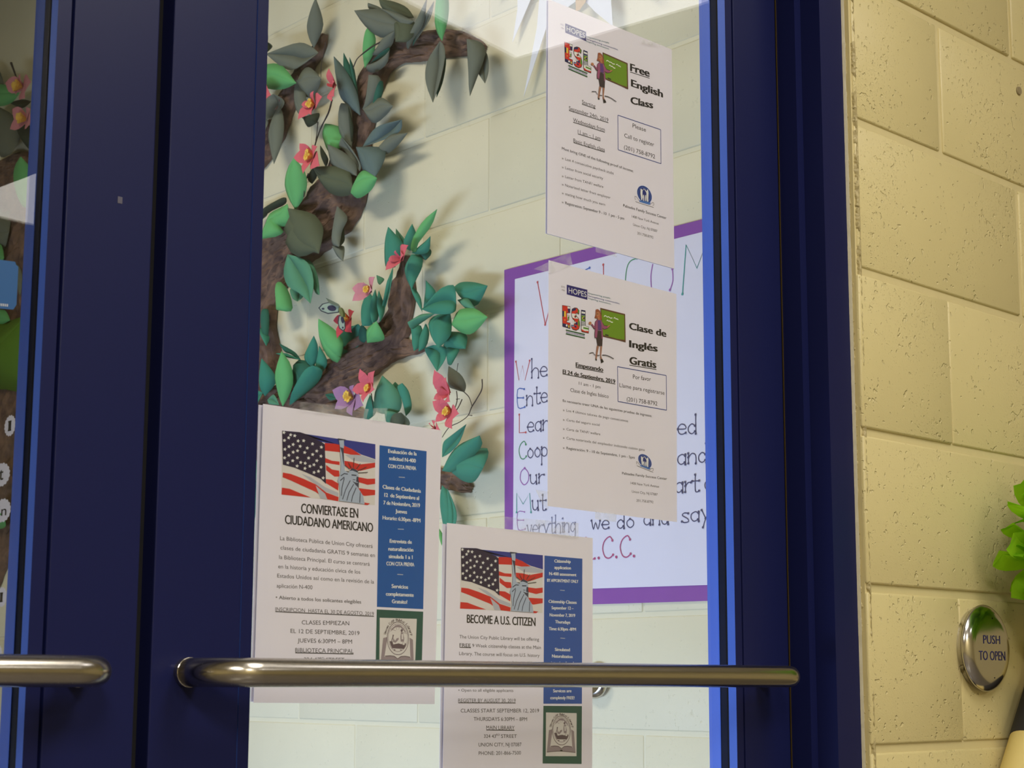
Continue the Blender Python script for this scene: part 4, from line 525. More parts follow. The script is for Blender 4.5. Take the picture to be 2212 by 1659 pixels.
["p","picture","fred",[1.1066,1.1673,1.1164,1.1668,1.1312,1.1637,1.1477,1.1594,1.1614,1.1523,1.1774,1.1489,1.177,1.1447,1.1599,1.1456,1.1478,1.1517,1.1313,1.1561,1.1165,1.1602,1.1062,1.1626]],
["p","picture","fred",[1.1055,1.1522,1.1151,1.1519,1.1269,1.149,1.1419,1.1455,1.105,1.1453]],
["p","picture","pgrey",[1.1297,1.1683,1.1416,1.1659,1.1598,1.1575,1.1774,1.1531,1.177,1.1495,1.1598,1.1533,1.1447,1.1609]],
["p","picture","pgrey",[1.1477,1.1582,1.1599,1.151,1.1629,1.1453,1.1539,1.1454]],
["p","picture","canton",[1.1054,1.2087,1.1278,1.2097,1.1427,1.2064,1.1552,1.203,1.1594,1.2008,1.161,1.1608,1.1537,1.1656,1.1476,1.1671,1.1386,1.1694,1.1208,1.1736,1.1065,1.175]],
["p","picture","white",[1.1081,1.2092,1.1084,1.2079,1.1101,1.2077,1.1085,1.2069,1.1086,1.2055,1.1074,1.2064,1.1058,1.2057,1.1066,1.207,1.1054,1.208,1.1072,1.2079]],
["p","picture","white",[1.1165,1.2078,1.1167,1.2065,1.1185,1.2063,1.1169,1.2055,1.117,1.2041,1.1158,1.205,1.1142,1.2043,1.1149,1.2056,1.1138,1.2066,1.1155,1.2065]],
["p","picture","white",[1.1216,1.2076,1.1219,1.2062,1.1236,1.2061,1.1221,1.2052,1.1222,1.2038,1.1209,1.2047,1.1193,1.204,1.1201,1.2053,1.119,1.2063,1.1207,1.2063]],
["p","picture","white",[1.1087,1.2014,1.109,1.2001,1.1107,1.1999,1.1092,1.1991,1.1093,1.1977,1.1081,1.1986,1.1065,1.1979,1.1072,1.1992,1.1061,1.2002,1.1078,1.2001]],
["p","picture","white",[1.114,1.2046,1.1143,1.2032,1.116,1.2031,1.1144,1.2023,1.1146,1.2009,1.1133,1.2017,1.1117,1.201,1.1125,1.2024,1.1113,1.2033,1.1131,1.2033]],
["p","picture","white",[1.1258,1.2027,1.1261,1.2013,1.1278,1.2012,1.1263,1.2004,1.1264,1.199,1.1251,1.1998,1.1235,1.1991,1.1243,1.2005,1.1231,1.2014,1.1249,1.2014]],
["p","picture","white",[1.1328,1.2037,1.1331,1.2023,1.1348,1.2022,1.1333,1.2014,1.1334,1.2,1.1321,1.2008,1.1305,1.2001,1.1313,1.2015,1.1301,1.2024,1.1319,1.2024]],
["p","picture","white",[1.1441,1.2017,1.1443,1.2003,1.1461,1.2002,1.1445,1.1994,1.1446,1.198,1.1434,1.1988,1.1417,1.1981,1.1425,1.1995,1.1413,1.2004,1.1431,1.2004]],
["p","picture","white",[1.1554,1.1996,1.1557,1.1982,1.1575,1.1981,1.1558,1.1972,1.156,1.1958,1.1547,1.1967,1.153,1.196,1.1538,1.1973,1.1526,1.1983,1.1544,1.1983]],
["p","picture","white",[1.1195,1.1985,1.1198,1.1971,1.1215,1.197,1.12,1.1962,1.1201,1.1948,1.1188,1.1956,1.1172,1.1949,1.118,1.1963,1.1168,1.1972,1.1186,1.1972]],
["p","picture","white",[1.1144,1.1958,1.1147,1.1945,1.1164,1.1943,1.1148,1.1935,1.115,1.1921,1.1137,1.193,1.1121,1.1923,1.1129,1.1936,1.1117,1.1946,1.1135,1.1945]],
["p","picture","white",[1.1284,1.1977,1.1287,1.1963,1.1304,1.1961,1.1288,1.1953,1.129,1.1939,1.1277,1.1948,1.1261,1.1941,1.1269,1.1954,1.1257,1.1964,1.1275,1.1964]],
["p","picture","white",[1.1374,1.1968,1.1376,1.1955,1.1394,1.1953,1.1378,1.1945,1.1379,1.1931,1.1367,1.194,1.135,1.1933,1.1358,1.1946,1.1347,1.1956,1.1364,1.1955]],
["p","picture","white",[1.1093,1.1927,1.1096,1.1913,1.1113,1.1912,1.1097,1.1904,1.1099,1.189,1.1086,1.1898,1.107,1.1891,1.1078,1.1905,1.1066,1.1914,1.1084,1.1914]],
["p","picture","white",[1.125,1.1928,1.1253,1.1915,1.1271,1.1913,1.1255,1.1905,1.1256,1.1891,1.1244,1.19,1.1227,1.1893,1.1235,1.1906,1.1224,1.1916,1.1241,1.1915]],
["p","picture","white",[1.1494,1.195,1.1497,1.1936,1.1514,1.1935,1.1498,1.1927,1.15,1.1913,1.1487,1.1921,1.147,1.1914,1.1478,1.1928,1.1467,1.1937,1.1484,1.1937]],
["p","picture","white",[1.1196,1.1908,1.1199,1.1895,1.1216,1.1893,1.12,1.1885,1.1202,1.1871,1.1189,1.188,1.1173,1.1873,1.1181,1.1886,1.1169,1.1896,1.1187,1.1895]],
["p","picture","white",[1.1341,1.192,1.1344,1.1906,1.1361,1.1905,1.1346,1.1897,1.1347,1.1883,1.1334,1.1891,1.1318,1.1884,1.1326,1.1898,1.1314,1.1907,1.1332,1.1907]],
["p","picture","white",[1.1442,1.191,1.1445,1.1896,1.1462,1.1895,1.1446,1.1887,1.1447,1.1873,1.1435,1.1881,1.1418,1.1874,1.1426,1.1888,1.1414,1.1898,1.1432,1.1897]],
["p","picture","white",[1.1142,1.1872,1.1145,1.1859,1.1162,1.1857,1.1146,1.1849,1.1148,1.1835,1.1135,1.1844,1.1119,1.1837,1.1127,1.185,1.1115,1.186,1.1133,1.1859]],
["p","picture","white",[1.1088,1.1841,1.1091,1.1827,1.1108,1.1826,1.1092,1.1818,1.1094,1.1804,1.1081,1.1812,1.1065,1.1805,1.1073,1.1819,1.1062,1.1828,1.1079,1.1828]],
["p","picture","white",[1.1248,1.1857,1.1251,1.1843,1.1268,1.1842,1.1253,1.1834,1.1254,1.182,1.1241,1.1829,1.1225,1.1822,1.1233,1.1835,1.1222,1.1845,1.1239,1.1844]],
["p","picture","white",[1.1389,1.1869,1.1392,1.1856,1.141,1.1854,1.1394,1.1846,1.1395,1.1832,1.1383,1.1841,1.1366,1.1834,1.1374,1.1847,1.1362,1.1857,1.138,1.1856]],
["p","picture","white",[1.1547,1.1903,1.155,1.1889,1.1568,1.1888,1.1552,1.188,1.1553,1.1866,1.154,1.1874,1.1523,1.1867,1.1532,1.1881,1.152,1.1891,1.1538,1.189]],
["p","picture","white",[1.119,1.1822,1.1192,1.1808,1.121,1.1806,1.1194,1.1798,1.1195,1.1785,1.1183,1.1793,1.1167,1.1786,1.1174,1.18,1.1163,1.1809,1.118,1.1809]],
["p","picture","white",[1.129,1.1814,1.1293,1.1801,1.131,1.1799,1.1295,1.1791,1.1296,1.1777,1.1283,1.1786,1.1267,1.1779,1.1275,1.1792,1.1263,1.1802,1.1281,1.1801]],
["p","picture","white",[1.1495,1.1853,1.1498,1.1839,1.1515,1.1837,1.1499,1.1829,1.1501,1.1815,1.1488,1.1824,1.1471,1.1817,1.1479,1.183,1.1468,1.184,1.1485,1.184]],
["p","picture","white",[1.1128,1.1794,1.1131,1.1781,1.1148,1.1779,1.1133,1.1771,1.1134,1.1757,1.1121,1.1766,1.1105,1.1759,1.1113,1.1772,1.1102,1.1782,1.1119,1.1782]],
["p","picture","white",[1.1345,1.1811,1.1348,1.1798,1.1366,1.1796,1.135,1.1788,1.1351,1.1774,1.1338,1.1783,1.1322,1.1776,1.133,1.1789,1.1318,1.1799,1.1336,1.1799]],
["p","picture","white",[1.1245,1.1774,1.1248,1.1761,1.1265,1.1759,1.1249,1.1751,1.1251,1.1737,1.1238,1.1746,1.1222,1.1739,1.1229,1.1752,1.1218,1.1762,1.1235,1.1761]],
["p","picture","white",[1.1458,1.1807,1.1461,1.1794,1.1478,1.1792,1.1462,1.1784,1.1463,1.177,1.1451,1.1779,1.1434,1.1772,1.1442,1.1785,1.143,1.1795,1.1448,1.1794]],
["p","picture","white",[1.1548,1.1792,1.1551,1.1779,1.1569,1.1777,1.1553,1.1769,1.1554,1.1755,1.1541,1.1764,1.1524,1.1757,1.1533,1.177,1.1521,1.178,1.1539,1.1779]],
["p","picture","white",[1.1343,1.1759,1.1346,1.1745,1.1363,1.1744,1.1347,1.1736,1.1349,1.1722,1.1336,1.1731,1.132,1.1724,1.1327,1.1737,1.1316,1.1747,1.1334,1.1746]],
["p","picture","white",[1.1515,1.1748,1.1518,1.1734,1.1536,1.1732,1.152,1.1724,1.1521,1.171,1.1508,1.1719,1.1492,1.1712,1.15,1.1725,1.1488,1.1735,1.1506,1.1735]],
["p","picture","white",[1.1458,1.173,1.1461,1.1716,1.1479,1.1715,1.1463,1.1707,1.1464,1.1693,1.1451,1.1701,1.1435,1.1695,1.1443,1.1708,1.1431,1.1718,1.1449,1.1717]],
["p","picture","white",[1.1575,1.1685,1.1578,1.1672,1.1596,1.167,1.1579,1.1662,1.1581,1.1648,1.1568,1.1657,1.1551,1.165,1.1559,1.1663,1.1547,1.1673,1.1565,1.1672]],
["p","picture","white",[1.1405,1.1788,1.1408,1.1774,1.1426,1.1772,1.141,1.1764,1.1411,1.175,1.1398,1.1759,1.1382,1.1752,1.139,1.1766,1.1378,1.1775,1.1396,1.1775]],
["l","picture","dgrey",0.0007,[1.1965,1.1808,1.1974,1.1908],0],
["l","picture","dgrey",0.0007,[1.1937,1.1799,1.19,1.1852],0],
["l","picture","dgrey",0.0007,[1.1916,1.1785,1.1841,1.1825],0],
["l","picture","dgrey",0.0007,[1.2004,1.1799,1.2056,1.1858],0],
["l","picture","dgrey",0.0007,[1.202,1.1779,1.2138,1.1831],0],
["l","picture","dgrey",0.0007,[1.2025,1.1759,1.2154,1.1777],0],
["l","picture","dgrey",0.0007,[1.1906,1.176,1.1841,1.1759],0],
["p","picture","dstat",[1.1754,1.2088,1.1862,1.2085,1.1839,1.2061,1.1777,1.2056]],
["p","picture","stat",[1.1773,1.2068,1.1836,1.2075,1.1839,1.2024,1.1832,1.1975,1.184,1.1892,1.1851,1.1766,1.19,1.1747,1.1912,1.1694,1.1966,1.1663,1.2029,1.1602,1.2092,1.1529,1.2112,1.1446,1.1779,1.1451,1.1789,1.1538,1.1778,1.1609,1.1757,1.1661,1.1792,1.1731,1.1802,1.184,1.1791,1.1923,1.1786,1.2007]],
["p","picture","dstat",[1.1786,1.2001,1.1832,1.1993,1.1835,1.1939,1.1841,1.1807,1.1825,1.1854,1.1812,1.1937]],
["p","picture","dstat",[1.1974,1.17,1.2036,1.1681,1.2032,1.1602,1.1982,1.164,1.1935,1.1684]],
["p","picture","stat",[1.1903,1.1759,1.195,1.18,1.2012,1.1785,1.2031,1.1729,1.2021,1.1656,1.1982,1.1658,1.1919,1.1682,1.1897,1.1729]],
["p","picture","dstat",[1.1906,1.1768,1.195,1.1804,1.2015,1.1782,1.2025,1.1759,1.195,1.1776]],
["p","picture","dstat",[1.1938,1.1735,1.2005,1.1736,1.2002,1.1724,1.1938,1.1723]],
["p","picture","dstat",[1.2005,1.1721,1.2031,1.1717,1.2026,1.1662,1.1997,1.1665]],
["l","picture","dstat",0.0006,[1.1954,1.1683,1.1989,1.1684],0],
["l","picture","dstat",0.0009,[1.1842,1.1687,1.1812,1.1588,1.1805,1.1504],0],
["l","picture","dstat",0.0009,[1.192,1.167,1.1858,1.1568,1.182,1.1469],0],
["l","picture","dstat",0.0009,[1.1966,1.1638,1.1905,1.1549,1.1874,1.1462],0],
["l","picture","dstat",0.0009,[1.1998,1.1605,1.1952,1.1517,1.1936,1.1455],0],
["l","picture","dstat",0.0009,[1.2053,1.1562,1.2046,1.1452],0],
["l","picture","dstat",0.0009,[1.1796,1.1707,1.1842,1.1735,1.1888,1.1734],0],
["l","picture","dstat",0.0009,[1.1788,1.1658,1.1842,1.1699],0],
["t","lettering","k","BECOME A U.S. CITIZEN","c",[1.1147,1.1308,1.2149,1.13,1.2149,1.1391,1.1146,1.1396]],
["t","lettering","dgrey","The Union City Public Library will be offering","n",[1.1047,1.1144,1.2202,1.1139,1.2202,1.1176,1.1046,1.1179]],
["t","lettering","dgrey","9 Week citizenship classes at the Main","n",[1.1226,1.1056,1.223,1.1052,1.223,1.1089,1.1226,1.1092]],
["t","lettering","dgrey","Library. The course will focus on U.S. history","n",[1.1044,1.0971,1.2209,1.0965,1.2209,1.1002,1.1044,1.1007]],
["t","lettering","dgrey","and civics as well as review of the N-400","n",[1.1039,1.0883,1.2101,1.088,1.2101,1.0917,1.1039,1.0918]],
["t","lettering","dgrey","application process.","n",[1.104,1.079,1.1456,1.0786,1.1456,1.0822,1.104,1.0825]],
["t","lettering","dgrey","FREE","bu",[1.1048,1.1058,1.1207,1.1056,1.1206,1.1092,1.1047,1.1094]],
["l","lettering","dgrey",0.0009,[1.1048,1.1052,1.1207,1.105],0],
["t","lettering","dgrey","• Open to all eligible applicants","n",[1.1038,1.0596,1.1819,1.0591,1.1819,1.0623,1.1038,1.0626]],
["t","lettering","dgrey","REGISTER BY AUGUST 30, 2019","u",[1.1037,1.0487,1.1854,1.0481,1.1854,1.0519,1.1037,1.0524]],
["l","lettering","dgrey",0.0009,[1.1037,1.0481,1.1854,1.0474],0],
["t","lettering","k","CLASSES START SEPTEMBER 12, 2019","n",[1.1072,1.0382,1.2203,1.037,1.2203,1.041,1.1072,1.042]],
["t","lettering","k","THURSDAYS 6:30PM – 8PM","n",[1.1253,1.0295,1.2023,1.0281,1.2023,1.0321,1.1253,1.0333]],
["t","lettering","k","UNION CITY, NJ 07087","n",[1.1323,1.0029,1.1941,1.0016,1.1941,1.0055,1.1323,1.0067]],
["t","lettering","k","PHONE: 201-866-7500","n",[1.1326,0.9941,1.1934,0.9929,1.1934,0.9968,1.1326,0.9979]],
["t","lettering","k","MAIN LIBRARY","u",[1.1432,1.0204,1.1839,1.0193,1.1839,1.0233,1.1432,1.0242]],
["l","lettering","k",0.0009,[1.1432,1.0197,1.1839,1.0186],0],
["t","lettering","k","324 43","n",[1.14,1.0116,1.1568,1.0112,1.1568,1.0149,1.1399,1.0153]],
["t","lettering","k","RD","n",[1.1573,1.0135,1.1626,1.0134,1.1626,1.0153,1.1573,1.0154]],
["t","lettering","k","STREET","n",[1.1645,1.011,1.1872,1.0106,1.1871,1.0143,1.1644,1.0148]],
["p","side_panel","blue2",[1.2284,1.2077,1.2882,1.2075,1.2868,1.0459,1.2269,1.0463]],
["t","side_panel","white","Citizenship","c",[1.2437,1.2009,1.2695,1.2016,1.2695,1.2051,1.2437,1.2044]],
["t","side_panel","white","application","c",[1.2437,1.1938,1.2699,1.1943,1.27,1.1978,1.2437,1.1973]],
["t","side_panel","white","N-400 assessment","c",[1.2357,1.1865,1.2786,1.1872,1.2786,1.1907,1.2357,1.19]],
["t","side_panel","white","BY APPOINTMENT ONLY","c",[1.2325,1.179,1.2816,1.1798,1.2816,1.1833,1.2325,1.1824]],
["t","side_panel","white","Citizenship Classes","c",[1.2347,1.156,1.2788,1.1563,1.2788,1.1598,1.2347,1.1594]],
["t","side_panel","white","September 12 –","c",[1.2393,1.1491,1.274,1.1496,1.274,1.153,1.2393,1.1525]],
["t","side_panel","white","November 7, 2019","c",[1.2364,1.1411,1.2765,1.1417,1.2765,1.1451,1.2364,1.1446]],
["t","side_panel","white","Thursdays","c",[1.2449,1.1339,1.2685,1.1338,1.2686,1.1373,1.2449,1.1373]],
["t","side_panel","white","Time: 6:30pm -8PM","c",[1.2352,1.1261,1.2777,1.1263,1.2777,1.1297,1.2352,1.1295]],
["t","side_panel","white","Simulated","c",[1.2444,1.1036,1.268,1.1035,1.268,1.1069,1.2444,1.107]],
["t","side_panel","white","Naturalization","c",[1.24,1.0963,1.2721,1.096,1.2722,1.0994,1.24,1.0997]],
["t","side_panel","white","interview 1 on 1","c",[1.2388,1.0888,1.2738,1.0886,1.2739,1.092,1.2388,1.0922]],
["t","side_panel","white","BY APPOINTMENT ONLY","c",[1.2328,1.0815,1.2807,1.0814,1.2808,1.0849,1.2328,1.0848]],
["t","side_panel","white","Services are","c",[1.2417,1.0585,1.2703,1.0585,1.2703,1.0619,1.2417,1.0619]],
["t","side_panel","white","completely FREE!","c",[1.2374,1.0511,1.275,1.0508,1.275,1.0542,1.2374,1.0545]],
["l","side_panel","lgrey",0.0007,[1.2527,1.1706,1.26,1.1705],0],
["l","side_panel","lgrey",0.0007,[1.2531,1.1178,1.2604,1.1176],0],
["p","library_seal","dgreen2",[1.2269,1.0441,1.2868,1.0433,1.286,0.9801,1.2258,0.9825]],
["p","library_seal","pwhite",[1.2309,1.0369,1.2784,1.0357,1.278,0.9888,1.2305,0.9902]],
["p","library_seal","mauve",[1.2353,1.0179,1.241,1.0189,1.2377,1.0025,1.237,0.9997,1.2458,1.0009,1.2513,0.9999,1.2544,0.9978,1.2581,0.9998,1.265,1.0002,1.2719,0.9984,1.2712,1.0009,1.2696,1.0182,1.2741,1.016,1.2764,0.9928,1.2554,0.9946,1.232,0.9944]],
["p","library_seal","pwhite",[1.2407,1.017,1.2389,1.0015,1.2458,1.0017,1.2513,1.0009,1.2544,0.9988,1.2581,1.0006,1.265,1.0009,1.2705,0.9995,1.2689,1.0157]],
["l","library_seal","dmauve",0.0008,[1.2377,1.0004,1.2445,1.0008,1.2499,1.0002,1.2544,0.9976],0],
["l","library_seal","dmauve",0.0008,[1.2712,0.999,1.2643,1.0,1.2588,0.9998,1.2547,0.9976],0],
["l","library_seal","dmauve",0.0007,[1.232,0.9944,1.2445,0.995,1.254,0.9949,1.265,0.9939,1.2764,0.9928],0],
["p","library_seal","pwhite",[1.2686,1.0165,1.2681,1.0127,1.2669,1.0092,1.2649,1.0062,1.2624,1.0038,1.2594,1.0022,1.2561,1.0015,1.2527,1.0017,1.2494,1.0027,1.2464,1.0046,1.2439,1.0072,1.242,1.0104,1.2408,1.014,1.2404,1.0177,1.2408,1.0214,1.2419,1.0249,1.2439,1.028,1.2464,1.0304,1.2494,1.032,1.2527,1.0328,1.2561,1.0327,1.2594,1.0317,1.2625,1.0298,1.265,1.0271,1.267,1.0239,1.2682,1.0203]],
["l","library_seal","dmauve",0.0007,[1.2686,1.0165,1.2681,1.0127,1.2669,1.0092,1.2649,1.0062,1.2624,1.0038,1.2594,1.0022,1.2561,1.0015,1.2527,1.0017,1.2494,1.0027,1.2464,1.0046,1.2439,1.0072,1.242,1.0104,1.2408,1.014,1.2404,1.0177,1.2408,1.0214,1.2419,1.0249,1.2439,1.028,1.2464,1.0304,1.2494,1.032,1.2527,1.0328,1.2561,1.0327,1.2594,1.0317,1.2625,1.0298,1.265,1.0271,1.267,1.0239,1.2682,1.0203],1],
["l","library_seal","mauve",0.0006,[1.2672,1.0173,1.2667,1.0139,1.2654,1.0107,1.2634,1.0081,1.2607,1.0061,1.2577,1.0049,1.2544,1.0046,1.2511,1.0052,1.2481,1.0067,1.2454,1.0089,1.2434,1.0117,1.2422,1.015,1.2417,1.0184,1.2421,1.0218,1.2434,1.0249,1.2454,1.0276,1.248,1.0296,1.2511,1.0308,1.2544,1.0312,1.2577,1.0306,1.2608,1.0291,1.2635,1.0269,1.2655,1.024,1.2668,1.0207],1],
["p","library_seal","mauve",[1.2444,1.0237,1.2465,1.027,1.2513,1.0298,1.2544,1.0304,1.2582,1.0295,1.2624,1.0264,1.2648,1.0233,1.2637,1.0229,1.261,1.0254,1.2575,1.0278,1.2513,1.0281,1.2472,1.0255]],
["p","library_seal","dmauve",[1.2434,1.0149,1.2472,1.0147,1.2486,1.0117,1.2554,1.0126,1.2595,1.0117,1.2609,1.0136,1.2651,1.0124,1.2651,1.011,1.2626,1.0072,1.2472,1.0079,1.2448,1.0114]],
["p","library_seal","dmauve",[1.2475,1.0211,1.2491,1.0208,1.2482,1.0181,1.2465,1.0148,1.2458,1.015,1.2472,1.0186]],
["p","library_seal","mauve",[1.2482,1.0181,1.2506,1.0151,1.2527,1.0174,1.2554,1.018,1.2554,1.0163,1.2513,1.0131,1.2479,1.0142]],
["p","library_seal","mauve",[1.2582,1.0231,1.261,1.023,1.2627,1.0175,1.2623,1.014,1.2582,1.0142,1.2575,1.0187]],
["p","library_seal","dmauve",[1.2606,1.025,1.2605,1.0244,1.2601,1.0239,1.2595,1.0237,1.2589,1.0237,1.2584,1.024,1.258,1.0245,1.2579,1.0251,1.258,1.0257,1.2584,1.0261,1.2589,1.0264,1.2595,1.0264,1.2601,1.0261,1.2605,1.0256]],
["p","library_seal","pwhite",[1.259,1.0216,1.261,1.0215,1.2613,1.0166,1.2592,1.0166]],
["p","library_seal","pwhite",[1.2637,1.012,1.2635,1.0116,1.263,1.0112,1.2623,1.011,1.2616,1.0111,1.2609,1.0113,1.2604,1.0117,1.2602,1.0122,1.2604,1.0126,1.2609,1.013,1.2616,1.0132,1.2624,1.0131,1.263,1.0129,1.2635,1.0125]],
["p","library_seal","dmauve",[1.2514,1.0062,1.2512,1.006,1.2509,1.0058,1.2504,1.0057,1.2499,1.0057,1.2494,1.0059,1.249,1.0061,1.2489,1.0064,1.249,1.0066,1.2494,1.0068,1.2499,1.0069,1.2504,1.0069,1.2509,1.0067,1.2512,1.0065]],
["p","library_seal","dmauve",[1.2599,1.0061,1.2597,1.0059,1.2594,1.0058,1.2588,1.0057,1.2582,1.0057,1.2576,1.0058,1.2573,1.006,1.2571,1.0062,1.2573,1.0064,1.2576,1.0065,1.2582,1.0066,1.2588,1.0066,1.2594,1.0064,1.2597,1.0063]],
["p","library_seal","k",[1.2561,0.9953,1.2559,0.9949,1.2554,0.9946,1.2546,0.9945,1.2537,0.9945,1.253,0.9947,1.2524,0.9951,1.2523,0.9955,1.2524,0.9959,1.253,0.9962,1.2537,0.9964,1.2546,0.9963,1.2554,0.9961,1.2559,0.9958]],
["l","library_seal","mauve",0.0004,[1.2583,1.0236,1.2664,1.0218],0],
["l","library_seal","mauve",0.0004,[1.2571,1.0249,1.2626,1.0275],0],
["l","library_seal","mauve",0.0004,[1.2551,1.0256,1.2566,1.0306],0],
["l","library_seal","mauve",0.0004,[1.253,1.0256,1.25,1.0303],0],
["l","library_seal","mauve",0.0004,[1.2512,1.0248,1.2447,1.0266],0],
["t","library_seal","dmauve","U","b",[1.2388,1.0212,1.2393,1.0229,1.2362,1.0234,1.2358,1.0218]],
["t","library_seal","dmauve","n","b",[1.2393,1.0229,1.2399,1.0245,1.2378,1.025,1.2372,1.0234]],
["t","library_seal","dmauve","i","b",[1.2402,1.0251,1.2404,1.0256,1.2384,1.0262,1.2381,1.0257]],
["t","library_seal","dmauve","o","b",[1.2407,1.0261,1.2417,1.0276,1.2397,1.0283,1.2387,1.0268]],
["t","library_seal","dmauve","n","b",[1.2416,1.0275,1.2428,1.0289,1.2409,1.0298,1.2397,1.0284]],
["t","library_seal","dmauve","C","b",[1.2439,1.03,1.2455,1.0312,1.2431,1.0328,1.2416,1.0316]],
["t","library_seal","dmauve","i","b",[1.2458,1.0314,1.2464,1.0317,1.245,1.033,1.2444,1.0326]],
["t","library_seal","dmauve","t","b",[1.2467,1.0319,1.2486,1.0328,1.2469,1.0347,1.2449,1.0339]],
["t","library_seal","dmauve","y","b",[1.2482,1.0326,1.2503,1.0333,1.2489,1.0354,1.2468,1.0347]],
["t","library_seal","dmauve","P","b",[1.2515,1.0335,1.2538,1.0337,1.2533,1.036,1.251,1.0358]],
["t","library_seal","dmauve","u","b",[1.2532,1.0337,1.2556,1.0336,1.2556,1.0352,1.2532,1.0353]],
["t","library_seal","dmauve","b","b",[1.255,1.0336,1.2573,1.0333,1.2578,1.0355,1.2555,1.0359]],
["t","library_seal","dmauve","l","b",[1.2575,1.0332,1.2583,1.033,1.2593,1.0351,1.2585,1.0353]],
["t","library_seal","dmauve","i","b",[1.2592,1.0327,1.2599,1.0324,1.2609,1.0338,1.2602,1.0341]],
["t","library_seal","dmauve","c","b",[1.2602,1.0323,1.2622,1.0313,1.2634,1.0326,1.2615,1.0336]],
["t","library_seal","dmauve","L","b",[1.2634,1.0305,1.265,1.0292,1.2674,1.0306,1.2658,1.0319]],
["t","library_seal","dmauve","i","b",[1.2653,1.0288,1.2658,1.0283,1.2676,1.0292,1.2671,1.0297]],
["t","library_seal","dmauve","b","b",[1.2661,1.028,1.2673,1.0265,1.2701,1.0275,1.2689,1.029]],
["t","library_seal","dmauve","r","b",[1.2673,1.0265,1.2683,1.025,1.2703,1.0255,1.2693,1.0271]],
["t","library_seal","dmauve","a","b",[1.2683,1.025,1.269,1.0233,1.2712,1.0238,1.2704,1.0254]],
["t","library_seal","dmauve","r","b",[1.2691,1.0233,1.2697,1.0216,1.2718,1.022,1.2712,1.0236]],
["t","library_seal","dmauve","y","b",[1.2697,1.0216,1.2701,1.0199,1.2733,1.0202,1.2729,1.0219]]]],
[[[1.2341,1.8568],[1.4518,1.857],[1.4519,1.5737],[1.2325,1.5748]],[
["p","emblem","navy3",[1.2621,1.8353,1.2971,1.8352,1.297,1.8234,1.2621,1.8239]],
["t","emblem","white","HOPES","n",[1.2643,1.8268,1.2953,1.8263,1.2953,1.833,1.2643,1.8335]],
["t","lettering","grey","ESTD.","n",[1.2543,1.8309,1.2599,1.8309,1.2599,1.833,1.2543,1.833]],
["t","lettering","grey","1984","n",[1.2549,1.8269,1.2599,1.827,1.2599,1.829,1.2549,1.829]],
["t","lettering","teal","Empowering people.","b",[1.2973,1.8285,1.3379,1.8318,1.3379,1.8339,1.2973,1.8306]],
["t","lettering","dblue","Strengthening communities.","b",[1.2973,1.8256,1.3532,1.8277,1.3532,1.8298,1.2973,1.8277]],
["t","lettering","teal","Inspiring innovation.","b",[1.2973,1.8227,1.3375,1.8241,1.3375,1.8262,1.2973,1.8248]],
["p","illustration","red",[1.2607,1.8121,1.2739,1.8121,1.2735,1.805,1.2682,1.8043,1.2685,1.8019,1.2723,1.8022,1.2719,1.7964,1.2684,1.7958,1.2686,1.7937,1.274,1.7936,1.2741,1.7873,1.2616,1.7883]],
["p","illustration","white",[1.2695,1.8118,1.2739,1.8118,1.2737,1.8097,1.2693,1.8096]],
["p","illustration","navy",[1.2699,1.8095,1.2737,1.8097,1.2735,1.8053,1.2703,1.8055]],
["p","illustration","navy",[1.2611,1.806,1.2638,1.806,1.2638,1.7995,1.2612,1.7997]],
["p","illustration","yellow",[1.2638,1.806,1.2668,1.8061,1.2667,1.7993,1.2638,1.7995]],
["p","illustration","white",[1.2685,1.8019,1.2723,1.802,1.2721,1.7967,1.2698,1.7969]],
["p","illustration","green",[1.2699,1.8007,1.2723,1.8005,1.2721,1.7969,1.27,1.7971]],
["p","illustration","navy",[1.2613,1.7921,1.274,1.7913,1.2741,1.7874,1.2616,1.7883]],
["p","illustration","white",[1.2697,1.7904,1.2695,1.7898,1.2692,1.7893,1.2686,1.7889,1.268,1.7889,1.2674,1.7891,1.267,1.7895,1.2669,1.79,1.267,1.7906,1.2674,1.7911,1.2679,1.7914,1.2686,1.7915,1.2691,1.7913,1.2695,1.7909]],
["p","illustration","yellow",[1.2708,1.7909,1.273,1.7909,1.2729,1.7882,1.2708,1.7883]],
["p","illustration","yellow",[1.266,1.7961,1.2659,1.7958,1.2656,1.7956,1.2653,1.7954,1.2649,1.7954,1.2646,1.7955,1.2644,1.7957,1.2643,1.7959,1.2644,1.7962,1.2646,1.7965,1.2649,1.7966,1.2653,1.7967,1.2656,1.7966,1.2659,1.7964]],
["l","illustration","k",0.0007,[1.2607,1.8121,1.2739,1.8121,1.2735,1.805,1.2682,1.8043,1.2685,1.8019,1.2723,1.8022,1.2719,1.7964,1.2684,1.7958,1.2686,1.7937,1.274,1.7936,1.2741,1.7873,1.2616,1.7883],1],
["p","illustration","red",[1.2882,1.8059,1.2888,1.8098,1.2853,1.812,1.2811,1.8117,1.2769,1.8097,1.2761,1.8058,1.2763,1.8015,1.2785,1.7989,1.2813,1.7974,1.282,1.7946,1.2805,1.7931,1.2803,1.7915,1.2758,1.7915,1.2762,1.7892,1.2786,1.7871,1.2843,1.7866,1.2885,1.7887,1.2902,1.7927,1.2898,1.7965,1.288,1.8006,1.284,1.8029,1.2834,1.8052,1.284,1.8063,1.2858,1.8065,1.2879,1.8052]],
["p","illustration","navy",[1.2772,1.81,1.2832,1.8117,1.2832,1.8093,1.2769,1.807]],
["p","illustration","green",[1.2864,1.8114,1.2888,1.8095,1.2882,1.8059,1.2867,1.8066]],
["p","illustration","white",[1.2764,1.8048,1.284,1.8051,1.2869,1.8033,1.288,1.8001,1.2813,1.7997,1.277,1.8002]],
